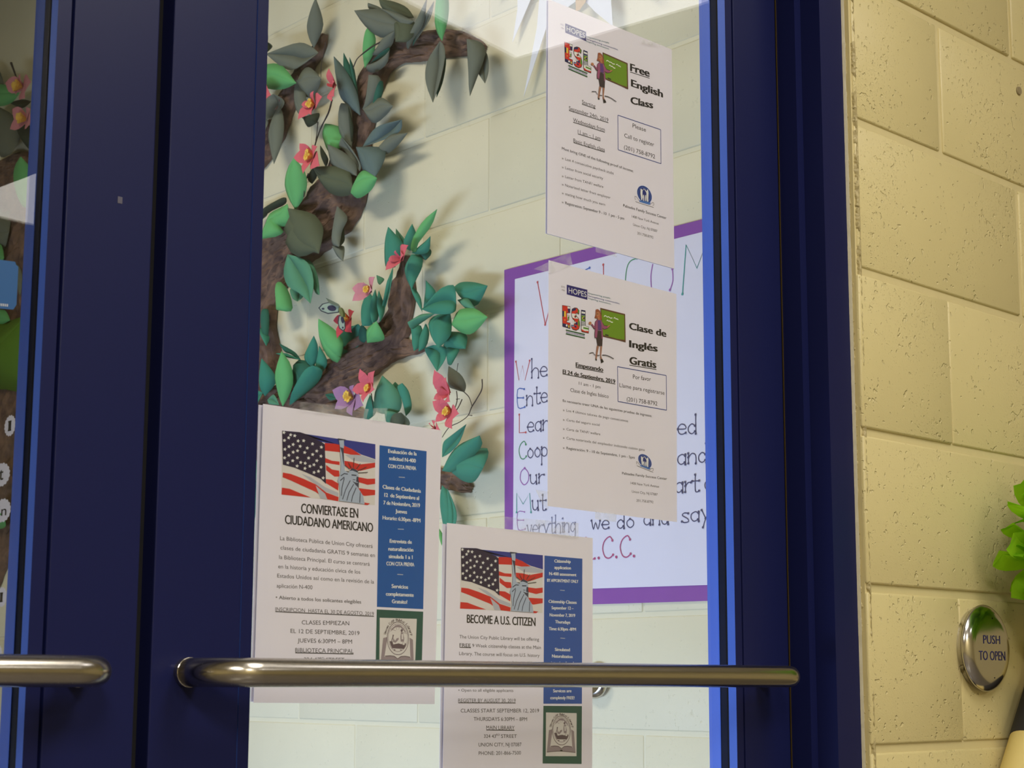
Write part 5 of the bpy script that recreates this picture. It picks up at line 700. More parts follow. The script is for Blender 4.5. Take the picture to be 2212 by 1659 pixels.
["p","illustration","k",[1.2842,1.8022,1.284,1.8016,1.2836,1.801,1.2829,1.8007,1.2821,1.8006,1.2815,1.8008,1.281,1.8012,1.2808,1.8018,1.281,1.8025,1.2814,1.803,1.2821,1.8034,1.2829,1.8035,1.2835,1.8033,1.284,1.8028]],
["p","illustration","red",[1.2828,1.8024,1.2827,1.8021,1.2825,1.8018,1.2821,1.8016,1.2818,1.8015,1.2814,1.8016,1.2812,1.8019,1.2811,1.8022,1.2812,1.8025,1.2814,1.8028,1.2817,1.803,1.2821,1.8031,1.2825,1.803,1.2827,1.8027]],
["p","illustration","navy",[1.2817,1.796,1.2862,1.7961,1.2863,1.7927,1.2821,1.7927]],
["p","illustration","white",[1.2774,1.7978,1.2813,1.7955,1.2834,1.7967,1.2834,1.7948,1.2803,1.7932]],
["p","illustration","green",[1.2869,1.799,1.2894,1.7974,1.2898,1.7932,1.2881,1.7911,1.287,1.7933]],
["p","illustration","lblue",[1.2759,1.792,1.2803,1.792,1.28,1.7901,1.2765,1.7901]],
["p","illustration","navy",[1.2814,1.7917,1.2845,1.7916,1.2842,1.7894,1.2814,1.7898]],
["l","illustration","k",0.0007,[1.2882,1.8059,1.2888,1.8098,1.2853,1.812,1.2811,1.8117,1.2769,1.8097,1.2761,1.8058,1.2763,1.8015,1.2785,1.7989,1.2813,1.7974,1.282,1.7946,1.2805,1.7931,1.2803,1.7915,1.2758,1.7915,1.2762,1.7892,1.2786,1.7871,1.2843,1.7866,1.2885,1.7887,1.2902,1.7927,1.2898,1.7965,1.288,1.8006,1.284,1.8029,1.2834,1.8052,1.284,1.8063,1.2858,1.8065,1.2879,1.8052],1],
["p","illustration","white",[1.2923,1.8109,1.299,1.8108,1.2994,1.7936,1.3051,1.7929,1.305,1.7859,1.2934,1.7862,1.2923,1.7887]],
["p","illustration","navy",[1.2923,1.8109,1.299,1.8108,1.299,1.8091,1.2923,1.8093]],
["p","illustration","navy",[1.2924,1.807,1.2992,1.807,1.2992,1.8051,1.2924,1.805]],
["p","illustration","green",[1.2924,1.8048,1.2992,1.8049,1.2993,1.7984,1.2924,1.7983]],
["p","illustration","yellow",[1.2938,1.8018,1.2968,1.8041,1.2991,1.8019,1.2968,1.7993]],
["p","illustration","navy",[1.2985,1.8019,1.2984,1.8012,1.298,1.8007,1.2973,1.8003,1.2966,1.8002,1.296,1.8004,1.2956,1.8009,1.2954,1.8015,1.2955,1.8021,1.296,1.8027,1.2966,1.803,1.2973,1.8031,1.2979,1.8029,1.2984,1.8025]],
["p","illustration","navy",[1.2925,1.7972,1.2993,1.7986,1.2994,1.798,1.2925,1.7965]],
["p","illustration","navy",[1.2925,1.7959,1.2994,1.7973,1.2994,1.7967,1.2925,1.7952]],
["p","illustration","navy",[1.2925,1.7945,1.2994,1.7959,1.2994,1.7954,1.2925,1.7939]],
["p","illustration","navy",[1.2925,1.7932,1.2994,1.7946,1.2994,1.794,1.2925,1.7925]],
["p","illustration","green",[1.2959,1.7918,1.305,1.7914,1.305,1.7897,1.2959,1.7899]],
["p","illustration","red",[1.2925,1.789,1.2984,1.7875,1.305,1.7881,1.305,1.7859,1.2934,1.7862]],
["l","illustration","k",0.0007,[1.2923,1.8109,1.299,1.8108,1.2994,1.7936,1.3051,1.7929,1.305,1.7859,1.2934,1.7862,1.2923,1.7887],1],
["l","illustration","dgreen",0.0012,[1.2668,1.7849,1.2988,1.7837],0],
["l","illustration","dgreen",0.0012,[1.2669,1.7807,1.2988,1.7795],0],
["t","illustration","dblue","ENGLISH AS A SECOND LANGUAGE","b",[1.2676,1.7819,1.2983,1.7811,1.2983,1.7827,1.2676,1.7835]],
["p","illustration","brown",[1.3249,1.8174,1.3693,1.8159,1.3699,1.7828,1.3566,1.7837,1.3301,1.7848]],
["p","illustration","board",[1.3265,1.8157,1.3675,1.8141,1.3678,1.7852,1.3566,1.7849,1.3298,1.7864]],
["l","illustration","white",0.0011,[1.3314,1.808,1.333,1.8093,1.3352,1.8091,1.337,1.8081,1.3389,1.8089,1.3411,1.8084,1.3426,1.8076,1.3462,1.8083],0],
["l","illustration","white",0.0011,[1.3485,1.8081,1.3504,1.8093,1.3526,1.8079,1.3545,1.8083,1.3567,1.8074],0],
["l","illustration","white",0.0011,[1.3361,1.8039,1.3378,1.8049,1.3396,1.8036,1.3418,1.8043,1.3441,1.8031,1.347,1.8032],0],
["p","illustration","k",[1.3337,1.7881,1.3396,1.7878,1.3392,1.7863,1.3334,1.7866]],
["p","illustration","k",[1.3265,1.7541,1.3254,1.7588,1.3283,1.7595,1.3312,1.756,1.3294,1.7554]],
["p","illustration","k",[1.3164,1.7588,1.3193,1.7581,1.3191,1.7563,1.3171,1.7565]],
["p","illustration","skin2",[1.3189,1.773,1.3228,1.7732,1.3205,1.7653,1.3189,1.7576,1.3165,1.7588,1.3177,1.766]],
["p","illustration","skin2",[1.3248,1.7734,1.3283,1.7738,1.3265,1.7622,1.3285,1.7586,1.3247,1.7591]],
["p","illustration","skirt",[1.3184,1.7904,1.3275,1.791,1.329,1.783,1.3283,1.7735,1.3199,1.7731,1.3181,1.7812]],
["p","illustration","plum",[1.3198,1.8036,1.3257,1.8033,1.329,1.8003,1.3292,1.7825,1.3272,1.7818,1.3268,1.7923,1.3206,1.7916,1.3188,1.7818,1.3152,1.7819,1.315,1.7876,1.3163,1.792,1.3141,1.7918,1.309,1.796,1.3108,1.7974,1.3144,1.7947,1.3155,1.7996]],
["p","illustration","plum",[1.3271,1.802,1.3312,1.7977,1.3374,1.7977,1.3374,1.795,1.3323,1.7932,1.3275,1.7943]],
["p","illustration","purple",[1.3202,1.8021,1.3249,1.8027,1.3268,1.7971,1.3264,1.7916,1.3208,1.7911]],
["p","illustration","skin",[1.3098,1.7977,1.3096,1.7969,1.3089,1.7962,1.3078,1.7957,1.3067,1.7956,1.3056,1.7958,1.3049,1.7964,1.3047,1.7971,1.3049,1.7979,1.3056,1.7987,1.3066,1.7991,1.3078,1.7993,1.3088,1.7991,1.3096,1.7985]],
["p","illustration","skin",[1.3374,1.7977,1.3415,1.7999,1.3415,1.7982,1.34,1.7963,1.3374,1.7955]],
["p","illustration","hair",[1.3169,1.8143,1.3205,1.8154,1.3242,1.8138,1.3271,1.8079,1.3271,1.804,1.3242,1.8029,1.3206,1.8041,1.3148,1.8044,1.3166,1.8085]],
["p","illustration","skin",[1.318,1.8113,1.322,1.8126,1.3242,1.8104,1.3235,1.8064,1.3242,1.8031,1.3209,1.8032,1.3206,1.8051,1.318,1.8077]],
["l","illustration","k",0.0006,[1.3187,1.8095,1.3209,1.8097],0],
["l","illustration","red",0.0008,[1.3207,1.8067,1.3224,1.8069],0],
["l","illustration","k",0.0005,[1.3163,1.792,1.3141,1.7918,1.309,1.796],0],
["l","illustration","k",0.0005,[1.3275,1.7943,1.3323,1.7932,1.3374,1.795,1.3415,1.7982],0],
["l","illustration","k",0.0005,[1.329,1.8003,1.3312,1.7977,1.3374,1.7977],0],
["l","illustration","k",0.0005,[1.3198,1.8036,1.3155,1.7996,1.3159,1.792,1.315,1.7861,1.3152,1.7819,1.3188,1.7818],0],
["l","illustration","k",0.0008,[1.3058,1.7629,1.3099,1.7642,1.3132,1.7646,1.3142,1.763,1.316,1.762],0],
["l","illustration","k",0.0008,[1.3193,1.762,1.3236,1.7627],0],
["l","illustration","k",0.0009,[1.3279,1.7634,1.3337,1.764,1.341,1.7632,1.3483,1.7614],0],
["t","lettering","k","Free","su",[1.3739,1.8078,1.4096,1.8094,1.4097,1.819,1.374,1.8173]],
["l","lettering","k",0.0009,[1.3739,1.8061,1.4095,1.8077],0],
["t","lettering","k","English","s",[1.3752,1.7885,1.4341,1.7892,1.4343,1.7984,1.3753,1.7975]],
["t","lettering","k","Class","s",[1.3741,1.7661,1.4155,1.7703,1.4156,1.7794,1.3742,1.775]],
["t","lettering","k","Starting","u",[1.2898,1.7443,1.3126,1.7444,1.3126,1.7491,1.2899,1.749]],
["l","lettering","k",0.0009,[1.2898,1.7434,1.3126,1.7435],0],
["t","lettering","k","September 24th, 2019","u",[1.268,1.7309,1.3348,1.7327,1.3348,1.7375,1.268,1.7356]],
["l","lettering","k",0.0009,[1.268,1.73,1.3348,1.7318],0],
["t","lettering","k","Wednesdays from","u",[1.2749,1.7183,1.3286,1.7193,1.3286,1.7241,1.2749,1.723]],
["l","lettering","k",0.0009,[1.2749,1.7175,1.3286,1.7184],0],
["t","lettering","k","11 am – 1 pm","u",[1.2827,1.706,1.321,1.7066,1.321,1.7112,1.2827,1.7105]],
["l","lettering","k",0.0009,[1.2827,1.7052,1.321,1.7058],0],
["t","lettering","k","Basic English class","u",[1.2754,1.6936,1.3284,1.6945,1.3284,1.6991,1.2754,1.6981]],
["l","lettering","k",0.0009,[1.2754,1.6928,1.3284,1.6937],0],
["l","lettering","dblue",0.001,[1.3516,1.7455,1.4291,1.7464],0],
["l","lettering","dblue",0.001,[1.4291,1.7464,1.4291,1.7027],0],
["l","lettering","dblue",0.001,[1.4291,1.7027,1.3518,1.7022],0],
["l","lettering","dblue",0.001,[1.3518,1.7022,1.3516,1.7455],0],
["t","lettering","k","Please","n",[1.3776,1.7366,1.4019,1.7369,1.4019,1.7422,1.3777,1.742]],
["t","lettering","k","Call to register","n",[1.3629,1.7206,1.4167,1.7216,1.4167,1.727,1.3629,1.7258]],
["t","lettering","k","(201) 758-8792","n",[1.3621,1.7057,1.418,1.7065,1.4181,1.7119,1.3622,1.7109]],
["t","lettering","k","Must bring ONE of the following proof of income:","b",[1.2563,1.6799,1.3785,1.6801,1.3785,1.6835,1.2563,1.6831]],
["t","lettering","dgrey","Last 4 consecutive paycheck stubs","n",[1.2618,1.6683,1.3436,1.6695,1.3436,1.6728,1.2618,1.6715]],
["t","lettering","grey","»","n",[1.256,1.6682,1.259,1.6683,1.259,1.6701,1.256,1.67]],
["t","lettering","dgrey","Letter from social security","n",[1.2618,1.6576,1.3253,1.6591,1.3253,1.6624,1.2618,1.6608]],
["t","lettering","grey","»","n",[1.256,1.6575,1.259,1.6576,1.259,1.6594,1.256,1.6593]],
["t","lettering","dgrey","Letter from TANF/ welfare","n",[1.2617,1.647,1.3255,1.6489,1.3255,1.6522,1.2617,1.6502]],
["t","lettering","grey","»","n",[1.256,1.6469,1.259,1.6469,1.259,1.6488,1.256,1.6487]],
["t","lettering","dgrey","Notarized letter from employer","n",[1.2617,1.6369,1.3378,1.6382,1.3378,1.6415,1.2617,1.6401]],
["t","lettering","grey","»","n",[1.256,1.6369,1.259,1.6369,1.259,1.6387,1.256,1.6387]],
["t","lettering","dgrey","stating how much you earn","n",[1.2617,1.6265,1.3285,1.6276,1.3285,1.6309,1.2617,1.6297]],
["t","lettering","grey","»","n",[1.256,1.6265,1.259,1.6265,1.259,1.6283,1.256,1.6283]],
["t","lettering","k","Registration: September 9 - 10  1 pm - 5 pm","b",[1.2617,1.6155,1.3615,1.6172,1.3616,1.6207,1.2617,1.6189]],
["t","lettering","grey","»","n",[1.2559,1.6157,1.2589,1.6157,1.2589,1.6175,1.2559,1.6175]],
["p","emblem","lblue2",[1.4115,1.6559,1.4111,1.6533,1.4099,1.6509,1.408,1.6489,1.4056,1.6473,1.4027,1.6462,1.3996,1.6457,1.3963,1.6459,1.3932,1.6467,1.3904,1.648,1.388,1.6499,1.3863,1.6521,1.3851,1.6546,1.3848,1.6572,1.3852,1.6598,1.3864,1.6621,1.3882,1.6642,1.3906,1.6658,1.3935,1.6669,1.3966,1.6674,1.3998,1.6672,1.403,1.6665,1.4058,1.6651,1.4082,1.6633,1.41,1.661,1.4112,1.6585]],
["p","emblem","navy2",[1.4107,1.656,1.4103,1.6535,1.4092,1.6513,1.4075,1.6493,1.4052,1.6478,1.4024,1.6468,1.3995,1.6463,1.3964,1.6465,1.3935,1.6472,1.3908,1.6485,1.3886,1.6503,1.3869,1.6524,1.3859,1.6547,1.3855,1.6572,1.3859,1.6596,1.387,1.6618,1.3888,1.6638,1.3911,1.6653,1.3937,1.6663,1.3967,1.6668,1.3997,1.6666,1.4027,1.6659,1.4054,1.6646,1.4076,1.6629,1.4094,1.6608,1.4104,1.6584]],
["p","emblem","lblue2",[1.409,1.656,1.4086,1.6539,1.4077,1.652,1.4061,1.6503,1.4042,1.649,1.4018,1.6482,1.3993,1.6478,1.3967,1.6479,1.3941,1.6485,1.3919,1.6496,1.3899,1.6511,1.3885,1.653,1.3876,1.655,1.3873,1.6571,1.3876,1.6592,1.3886,1.6611,1.3901,1.6628,1.392,1.6641,1.3944,1.665,1.3969,1.6653,1.3995,1.6652,1.402,1.6646,1.4044,1.6635,1.4063,1.662,1.4078,1.6602,1.4087,1.6582]],
["p","emblem","navy2",[1.4082,1.6561,1.4079,1.6541,1.407,1.6523,1.4056,1.6508,1.4037,1.6495,1.4016,1.6487,1.3992,1.6484,1.3968,1.6485,1.3944,1.6491,1.3923,1.6501,1.3905,1.6515,1.3891,1.6532,1.3883,1.6551,1.388,1.657,1.3884,1.659,1.3892,1.6608,1.3906,1.6623,1.3925,1.6636,1.3946,1.6644,1.397,1.6647,1.3994,1.6646,1.4018,1.664,1.4039,1.663,1.4057,1.6616,1.4071,1.6599,1.4079,1.6581]],
["p","emblem","lblue2",[1.3874,1.6473,1.4096,1.6488,1.407,1.6455,1.3894,1.6454]],
["p","emblem","white",[1.3909,1.6622,1.3931,1.6625,1.3944,1.661,1.3969,1.664,1.3977,1.664,1.3946,1.6604,1.3943,1.6568,1.395,1.6527,1.3937,1.6486,1.3922,1.6486,1.3917,1.652,1.3908,1.656]],
["p","emblem","white",[1.4045,1.6643,1.4027,1.6636,1.4024,1.6614,1.3977,1.664,1.3977,1.6631,1.4014,1.6597,1.4021,1.6543,1.4025,1.6489,1.4048,1.6489,1.4051,1.6549,1.4055,1.6599]],
["p","emblem","white",[1.3958,1.6557,1.3971,1.656,1.3975,1.6533,1.3975,1.6485,1.396,1.6484,1.3953,1.6528]],
["p","emblem","white",[1.3996,1.6562,1.4009,1.6565,1.4016,1.6535,1.401,1.6489,1.3993,1.6491,1.3991,1.6529]],
["l","emblem","grey",0.0006,[1.3805,1.6505,1.3835,1.6506,1.3879,1.6474],0],
["l","emblem","grey",0.0006,[1.3817,1.6443,1.3899,1.6439,1.4144,1.6439],0],
["l","emblem","grey",0.0006,[1.4147,1.6496,1.4117,1.6493,1.4076,1.6456],0],
["l","emblem","grey",0.0005,[1.3805,1.6503,1.3807,1.6472,1.3822,1.6468],0],
["l","emblem","grey",0.0005,[1.4147,1.6494,1.4147,1.6467,1.4126,1.6463],0],
["t","lettering","k","Palisades Family Success Center","b",[1.3599,1.6334,1.4379,1.6337,1.438,1.6371,1.36,1.6368]],
["t","lettering","dgrey","1408 New York Avenue","n",[1.3749,1.623,1.4235,1.6238,1.4236,1.6269,1.3749,1.6262]],
["t","lettering","dgrey","Union City, NJ 07087","n",[1.3772,1.6133,1.4209,1.6137,1.421,1.6169,1.3772,1.6164]],
["t","lettering","dgrey","201.758.8792","n",[1.3845,1.6042,1.4135,1.6042,1.4135,1.6074,1.3845,1.6073]]]],
[[[1.2349,1.5441],[1.4552,1.5424],[1.4511,1.2605],[1.2331,1.263]],[
["p","emblem","navy3",[1.2639,1.5206,1.2978,1.5204,1.2978,1.5084,1.2639,1.5092]],
["t","emblem","white","HOPES","n",[1.2669,1.5115,1.2964,1.5112,1.2964,1.5178,1.2669,1.518]],
["t","lettering","grey","ESTD.","n",[1.255,1.5159,1.2615,1.5159,1.2615,1.5178,1.255,1.5179]],
["t","lettering","grey","1984","n",[1.2555,1.5121,1.2609,1.512,1.2609,1.514,1.2555,1.514]],
["t","lettering","teal","Empowering people.","b",[1.2992,1.5158,1.3374,1.5161,1.3374,1.5181,1.2992,1.5178]],
["t","lettering","dblue","Strengthening communities.","b",[1.2992,1.5126,1.3532,1.5123,1.3532,1.5143,1.2992,1.5146]],
["t","lettering","teal","Inspiring innovation.","b",[1.2994,1.5097,1.3382,1.5092,1.3382,1.5112,1.2994,1.5117]],
["p","illustration","red",[1.2566,1.4952,1.2695,1.4956,1.2689,1.4882,1.2638,1.4873,1.264,1.4849,1.2677,1.4852,1.2672,1.4793,1.2638,1.4785,1.264,1.4763,1.2692,1.4764,1.2692,1.4698,1.257,1.4705]],
["p","illustration","white",[1.2652,1.4951,1.2695,1.4952,1.2692,1.4931,1.265,1.4929]],
["p","illustration","navy",[1.2655,1.4927,1.2692,1.4931,1.2689,1.4885,1.2658,1.4886]],
["p","illustration","navy",[1.2568,1.4888,1.2595,1.4889,1.2594,1.4822,1.2568,1.4823]],
["p","illustration","yellow",[1.2595,1.4889,1.2624,1.4891,1.2622,1.4821,1.2594,1.4822]],
["p","illustration","white",[1.264,1.4849,1.2677,1.4851,1.2674,1.4795,1.2651,1.4797]],
["p","illustration","green",[1.2653,1.4836,1.2677,1.4835,1.2674,1.4798,1.2653,1.4799]],
["p","illustration","navy",[1.2568,1.4744,1.2692,1.4739,1.2692,1.4699,1.257,1.4705]],
["p","illustration","white",[1.2649,1.4729,1.2648,1.4723,1.2644,1.4717,1.2639,1.4714,1.2633,1.4713,1.2627,1.4715,1.2623,1.4719,1.2622,1.4725,1.2623,1.4731,1.2627,1.4736,1.2633,1.474,1.2639,1.474,1.2644,1.4739,1.2648,1.4735]],
["p","illustration","yellow",[1.266,1.4734,1.2682,1.4735,1.268,1.4707,1.266,1.4707]],
["p","illustration","yellow",[1.2614,1.4788,1.2613,1.4785,1.2611,1.4782,1.2608,1.478,1.2604,1.478,1.2601,1.478,1.2599,1.4782,1.2598,1.4785,1.2599,1.4788,1.2601,1.4791,1.2604,1.4793,1.2608,1.4793,1.2611,1.4793,1.2613,1.4791]],
["l","illustration","k",0.0007,[1.2566,1.4952,1.2695,1.4956,1.2689,1.4882,1.2638,1.4873,1.264,1.4849,1.2677,1.4852,1.2672,1.4793,1.2638,1.4785,1.264,1.4763,1.2692,1.4764,1.2692,1.4698,1.257,1.4705],1],
["p","illustration","red",[1.2833,1.4895,1.2838,1.4935,1.2805,1.4957,1.2764,1.4954,1.2723,1.4931,1.2715,1.489,1.2716,1.4846,1.2736,1.482,1.2764,1.4805,1.2771,1.4776,1.2755,1.476,1.2753,1.4744,1.2709,1.4742,1.2712,1.4718,1.2736,1.4697,1.2791,1.4694,1.2832,1.4717,1.2849,1.4759,1.2846,1.4798,1.2829,1.484,1.2791,1.4863,1.2786,1.4887,1.2791,1.4898,1.2809,1.4901,1.2829,1.4888]],
["p","illustration","navy",[1.2727,1.4934,1.2785,1.4954,1.2785,1.4929,1.2723,1.4904]],
["p","illustration","green",[1.2816,1.4951,1.2838,1.4933,1.2833,1.4895,1.2818,1.4902]],
["p","illustration","white",[1.2718,1.4881,1.2791,1.4886,1.2819,1.4868,1.2829,1.4835,1.2764,1.4829,1.2723,1.4833]],
["p","illustration","k",[1.2793,1.4856,1.2791,1.485,1.2786,1.4844,1.278,1.484,1.2773,1.4839,1.2766,1.484,1.2761,1.4845,1.276,1.4851,1.2761,1.4858,1.2766,1.4863,1.2773,1.4867,1.278,1.4869,1.2787,1.4867,1.2791,1.4862]],
["p","illustration","red",[1.2779,1.4857,1.2778,1.4854,1.2776,1.4851,1.2773,1.4849,1.2769,1.4848,1.2766,1.4849,1.2763,1.4851,1.2763,1.4855,1.2763,1.4858,1.2766,1.4861,1.2769,1.4863,1.2773,1.4864,1.2776,1.4863,1.2778,1.4861]],
["p","illustration","navy",[1.2767,1.4791,1.2812,1.4793,1.2812,1.4758,1.277,1.4757]],
["p","illustration","white",[1.2726,1.4809,1.2764,1.4785,1.2784,1.4798,1.2784,1.4779,1.2753,1.4761]],
["p","illustration","green",[1.2819,1.4823,1.2843,1.4808,1.2846,1.4764,1.2829,1.4741,1.2818,1.4764]],
["p","illustration","lblue",[1.271,1.4747,1.2753,1.4749,1.275,1.4729,1.2716,1.4728]],
["p","illustration","navy",[1.2764,1.4746,1.2794,1.4746,1.2791,1.4723,1.2764,1.4726]],
["l","illustration","k",0.0007,[1.2833,1.4895,1.2838,1.4935,1.2805,1.4957,1.2764,1.4954,1.2723,1.4931,1.2715,1.489,1.2716,1.4846,1.2736,1.482,1.2764,1.4805,1.2771,1.4776,1.2755,1.476,1.2753,1.4744,1.2709,1.4742,1.2712,1.4718,1.2736,1.4697,1.2791,1.4694,1.2832,1.4717,1.2849,1.4759,1.2846,1.4798,1.2829,1.484,1.2791,1.4863,1.2786,1.4887,1.2791,1.4898,1.2809,1.4901,1.2829,1.4888],1],
["p","illustration","white",[1.2873,1.4948,1.2938,1.4949,1.2939,1.4771,1.2995,1.4765,1.2993,1.4693,1.288,1.4693,1.287,1.4718]],
["p","illustration","navy",[1.2873,1.4948,1.2938,1.4949,1.2938,1.4932,1.2873,1.4932]],
["p","illustration","navy",[1.2873,1.4907,1.2939,1.491,1.2939,1.489,1.2873,1.4887]],
["p","illustration","green",[1.2873,1.4885,1.2939,1.4888,1.2939,1.482,1.2872,1.4817]],
["p","illustration","yellow",[1.2886,1.4854,1.2915,1.4878,1.2938,1.4857,1.2915,1.4829]],
["p","illustration","navy",[1.2932,1.4856,1.293,1.485,1.2926,1.4844,1.292,1.484,1.2913,1.4839,1.2907,1.4841,1.2903,1.4845,1.2902,1.4851,1.2903,1.4858,1.2907,1.4864,1.2913,1.4868,1.292,1.4869,1.2926,1.4867,1.2931,1.4863]],
["p","illustration","navy",[1.2872,1.4806,1.2939,1.4823,1.2939,1.4817,1.2872,1.4799]],
["p","illustration","navy",[1.2872,1.4792,1.2939,1.4809,1.2939,1.4803,1.2872,1.4786]],
["p","illustration","navy",[1.2872,1.4779,1.2939,1.4795,1.2939,1.4789,1.2872,1.4772]],
["p","illustration","navy",[1.2872,1.4765,1.2939,1.4781,1.2939,1.4775,1.2872,1.4758]],
["p","illustration","green",[1.2905,1.4751,1.2993,1.475,1.2993,1.4732,1.2904,1.4731]],
["p","illustration","red",[1.2872,1.4721,1.2929,1.4707,1.2993,1.4715,1.2993,1.4693,1.288,1.4693]],
["l","illustration","k",0.0007,[1.2873,1.4948,1.2938,1.4949,1.2939,1.4771,1.2995,1.4765,1.2993,1.4693,1.288,1.4693,1.287,1.4718],1],
["l","illustration","dgreen",0.0012,[1.2621,1.4671,1.2932,1.4667],0],
["l","illustration","dgreen",0.0012,[1.262,1.4628,1.2932,1.4624],0],
["t","illustration","dblue","ENGLISH AS A SECOND LANGUAGE","b",[1.2627,1.464,1.2927,1.4641,1.2927,1.4657,1.2627,1.4657]],
["p","illustration","brown",[1.3189,1.5024,1.3616,1.5019,1.3622,1.4679,1.3493,1.4684,1.3236,1.4688]],
["p","illustration","board",[1.3205,1.5006,1.3599,1.5001,1.3602,1.4703,1.3494,1.4697,1.3234,1.4705]],
["l","illustration","white",0.0011,[1.3251,1.4929,1.3267,1.4943,1.3288,1.4941,1.3306,1.4931,1.3323,1.494,1.3345,1.4935,1.3359,1.4927,1.3394,1.4935],0],
["l","illustration","white",0.0011,[1.3416,1.4934,1.3435,1.4947,1.3456,1.4933,1.3474,1.4938,1.3496,1.4929],0],
["l","illustration","white",0.0011,[1.3296,1.4887,1.3312,1.4898,1.333,1.4885,1.3352,1.4893,1.3373,1.4882,1.3402,1.4884],0],
["p","illustration","k",[1.3272,1.4723,1.3329,1.4722,1.3325,1.4706,1.3268,1.4708]],
["p","illustration","k",[1.3199,1.4366,1.3189,1.4414,1.3217,1.4423,1.3245,1.4388,1.3227,1.438]],
["p","illustration","k",[1.3101,1.4412,1.3129,1.4406,1.3127,1.4387,1.3108,1.4388]],
["p","illustration","skin2",[1.3126,1.4562,1.3165,1.4565,1.3142,1.4482,1.3125,1.44,1.3102,1.4412,1.3114,1.4488]],
["p","illustration","skin2",[1.3185,1.4568,1.3218,1.4573,1.3199,1.4451,1.3219,1.4414,1.3182,1.4418]],
["p","illustration","skirt",[1.3124,1.4743,1.3212,1.4751,1.3226,1.4669,1.3218,1.457,1.3137,1.4563,1.312,1.4648]],
["p","illustration","plum",[1.3139,1.488,1.3195,1.4879,1.3227,1.4849,1.3228,1.4664,1.3208,1.4656,1.3205,1.4765,1.3145,1.4756,1.3127,1.4654,1.3092,1.4653,1.309,1.4713,1.3103,1.4759,1.3082,1.4756,1.3033,1.4798,1.3051,1.4813,1.3086,1.4786,1.3096,1.4838]],
["p","illustration","plum",[1.3209,1.4866,1.3248,1.4822,1.3308,1.4824,1.3308,1.4796,1.3258,1.4776,1.3212,1.4786]],
["p","illustration","purple",[1.3142,1.4865,1.3188,1.4872,1.3205,1.4815,1.3201,1.4757,1.3146,1.4751]],
["p","illustration","skin",[1.3041,1.4817,1.3038,1.4808,1.3031,1.48,1.3021,1.4795,1.301,1.4793,1.3,1.4795,1.2993,1.4801,1.2991,1.4809,1.2993,1.4817,1.3,1.4825,1.301,1.483,1.3022,1.4832,1.3032,1.483,1.3039,1.4824]],
["p","illustration","skin",[1.3308,1.4824,1.3348,1.4848,1.3348,1.483,1.3333,1.481,1.3308,1.4801]],
["p","illustration","hair",[1.3111,1.499,1.3147,1.5002,1.3182,1.4986,1.321,1.4926,1.3209,1.4886,1.3181,1.4874,1.3146,1.4886,1.309,1.4887,1.3107,1.4929]],
["p","illustration","skin",[1.3122,1.4959,1.3161,1.4973,1.3182,1.4951,1.3174,1.491,1.3181,1.4876,1.3149,1.4876,1.3146,1.4896,1.3121,1.4922]],
["l","illustration","k",0.0006,[1.3129,1.494,1.315,1.4944],0],
["l","illustration","red",0.0008,[1.3147,1.4912,1.3164,1.4914],0],
["l","illustration","k",0.0005,[1.3103,1.4759,1.3082,1.4756,1.3033,1.4798],0],
["l","illustration","k",0.0005,[1.3212,1.4786,1.3258,1.4776,1.3308,1.4796,1.3348,1.483],0],
["l","illustration","k",0.0005,[1.3227,1.4849,1.3248,1.4822,1.3308,1.4824],0],
["l","illustration","k",0.0005,[1.3139,1.488,1.3096,1.4838,1.3099,1.4759,1.309,1.4698,1.3092,1.4653,1.3127,1.4654],0],
["l","illustration","k",0.0008,[1.2998,1.4452,1.3038,1.4467,1.307,1.4472,1.308,1.4456,1.3098,1.4446],0],
["l","illustration","k",0.0008,[1.3129,1.4447,1.3171,1.4456],0],
["l","illustration","k",0.0009,[1.3214,1.4464,1.327,1.4472,1.3341,1.4466,1.3412,1.4449],0],
["t","lettering","k","Clase de","s",[1.3687,1.4849,1.4355,1.4853,1.4357,1.4937,1.3688,1.4931]],
["t","lettering","k","Inglés","s",[1.3685,1.463,1.4194,1.4647,1.4195,1.4734,1.3685,1.4715]],
["t","lettering","k","Gratis","su",[1.3688,1.4428,1.4166,1.4441,1.4168,1.4532,1.3689,1.4517]],
["l","lettering","k",0.0009,[1.3688,1.4412,1.4166,1.4425],0],
["t","lettering","k","Empezando","su",[1.2781,1.4268,1.3239,1.4272,1.324,1.4323,1.2781,1.4319]],
["l","lettering","k",0.0009,[1.2781,1.4259,1.3239,1.4262],0],
["t","lettering","k","El 24 de Septiembre, 2019","su",[1.257,1.4163,1.3443,1.416,1.3443,1.4206,1.257,1.4207]],
["l","lettering","k",0.0009,[1.257,1.4155,1.3443,1.4152],0],
["t","lettering","k","11 am - 1 pm","n",[1.2832,1.4064,1.319,1.4065,1.319,1.4103,1.2833,1.4101]],
["t","lettering","k","Clase de Ingles básico","n",[1.2693,1.3966,1.3327,1.397,1.3328,1.4014,1.2694,1.4009]],
["l","lettering","dblue",0.001,[1.3482,1.4365,1.4345,1.4375],0],
["l","lettering","dblue",0.001,[1.4345,1.4375,1.4344,1.3949],0],
["l","lettering","dblue",0.001,[1.4344,1.3949,1.3487,1.395],0],
["l","lettering","dblue",0.001,[1.3487,1.395,1.3482,1.4365],0],
["t","lettering","k","Por favor","n",[1.3748,1.4258,1.4068,1.4268,1.4068,1.432,1.3748,1.4309]],
["t","lettering","k","Llame para registrarse","n",[1.3514,1.4127,1.431,1.4132,1.4311,1.4181,1.3515,1.4175]],
["t","lettering","k","(201) 758-8792","n",[1.3637,1.3975,1.4178,1.3984,1.4179,1.4035,1.3637,1.4025]],
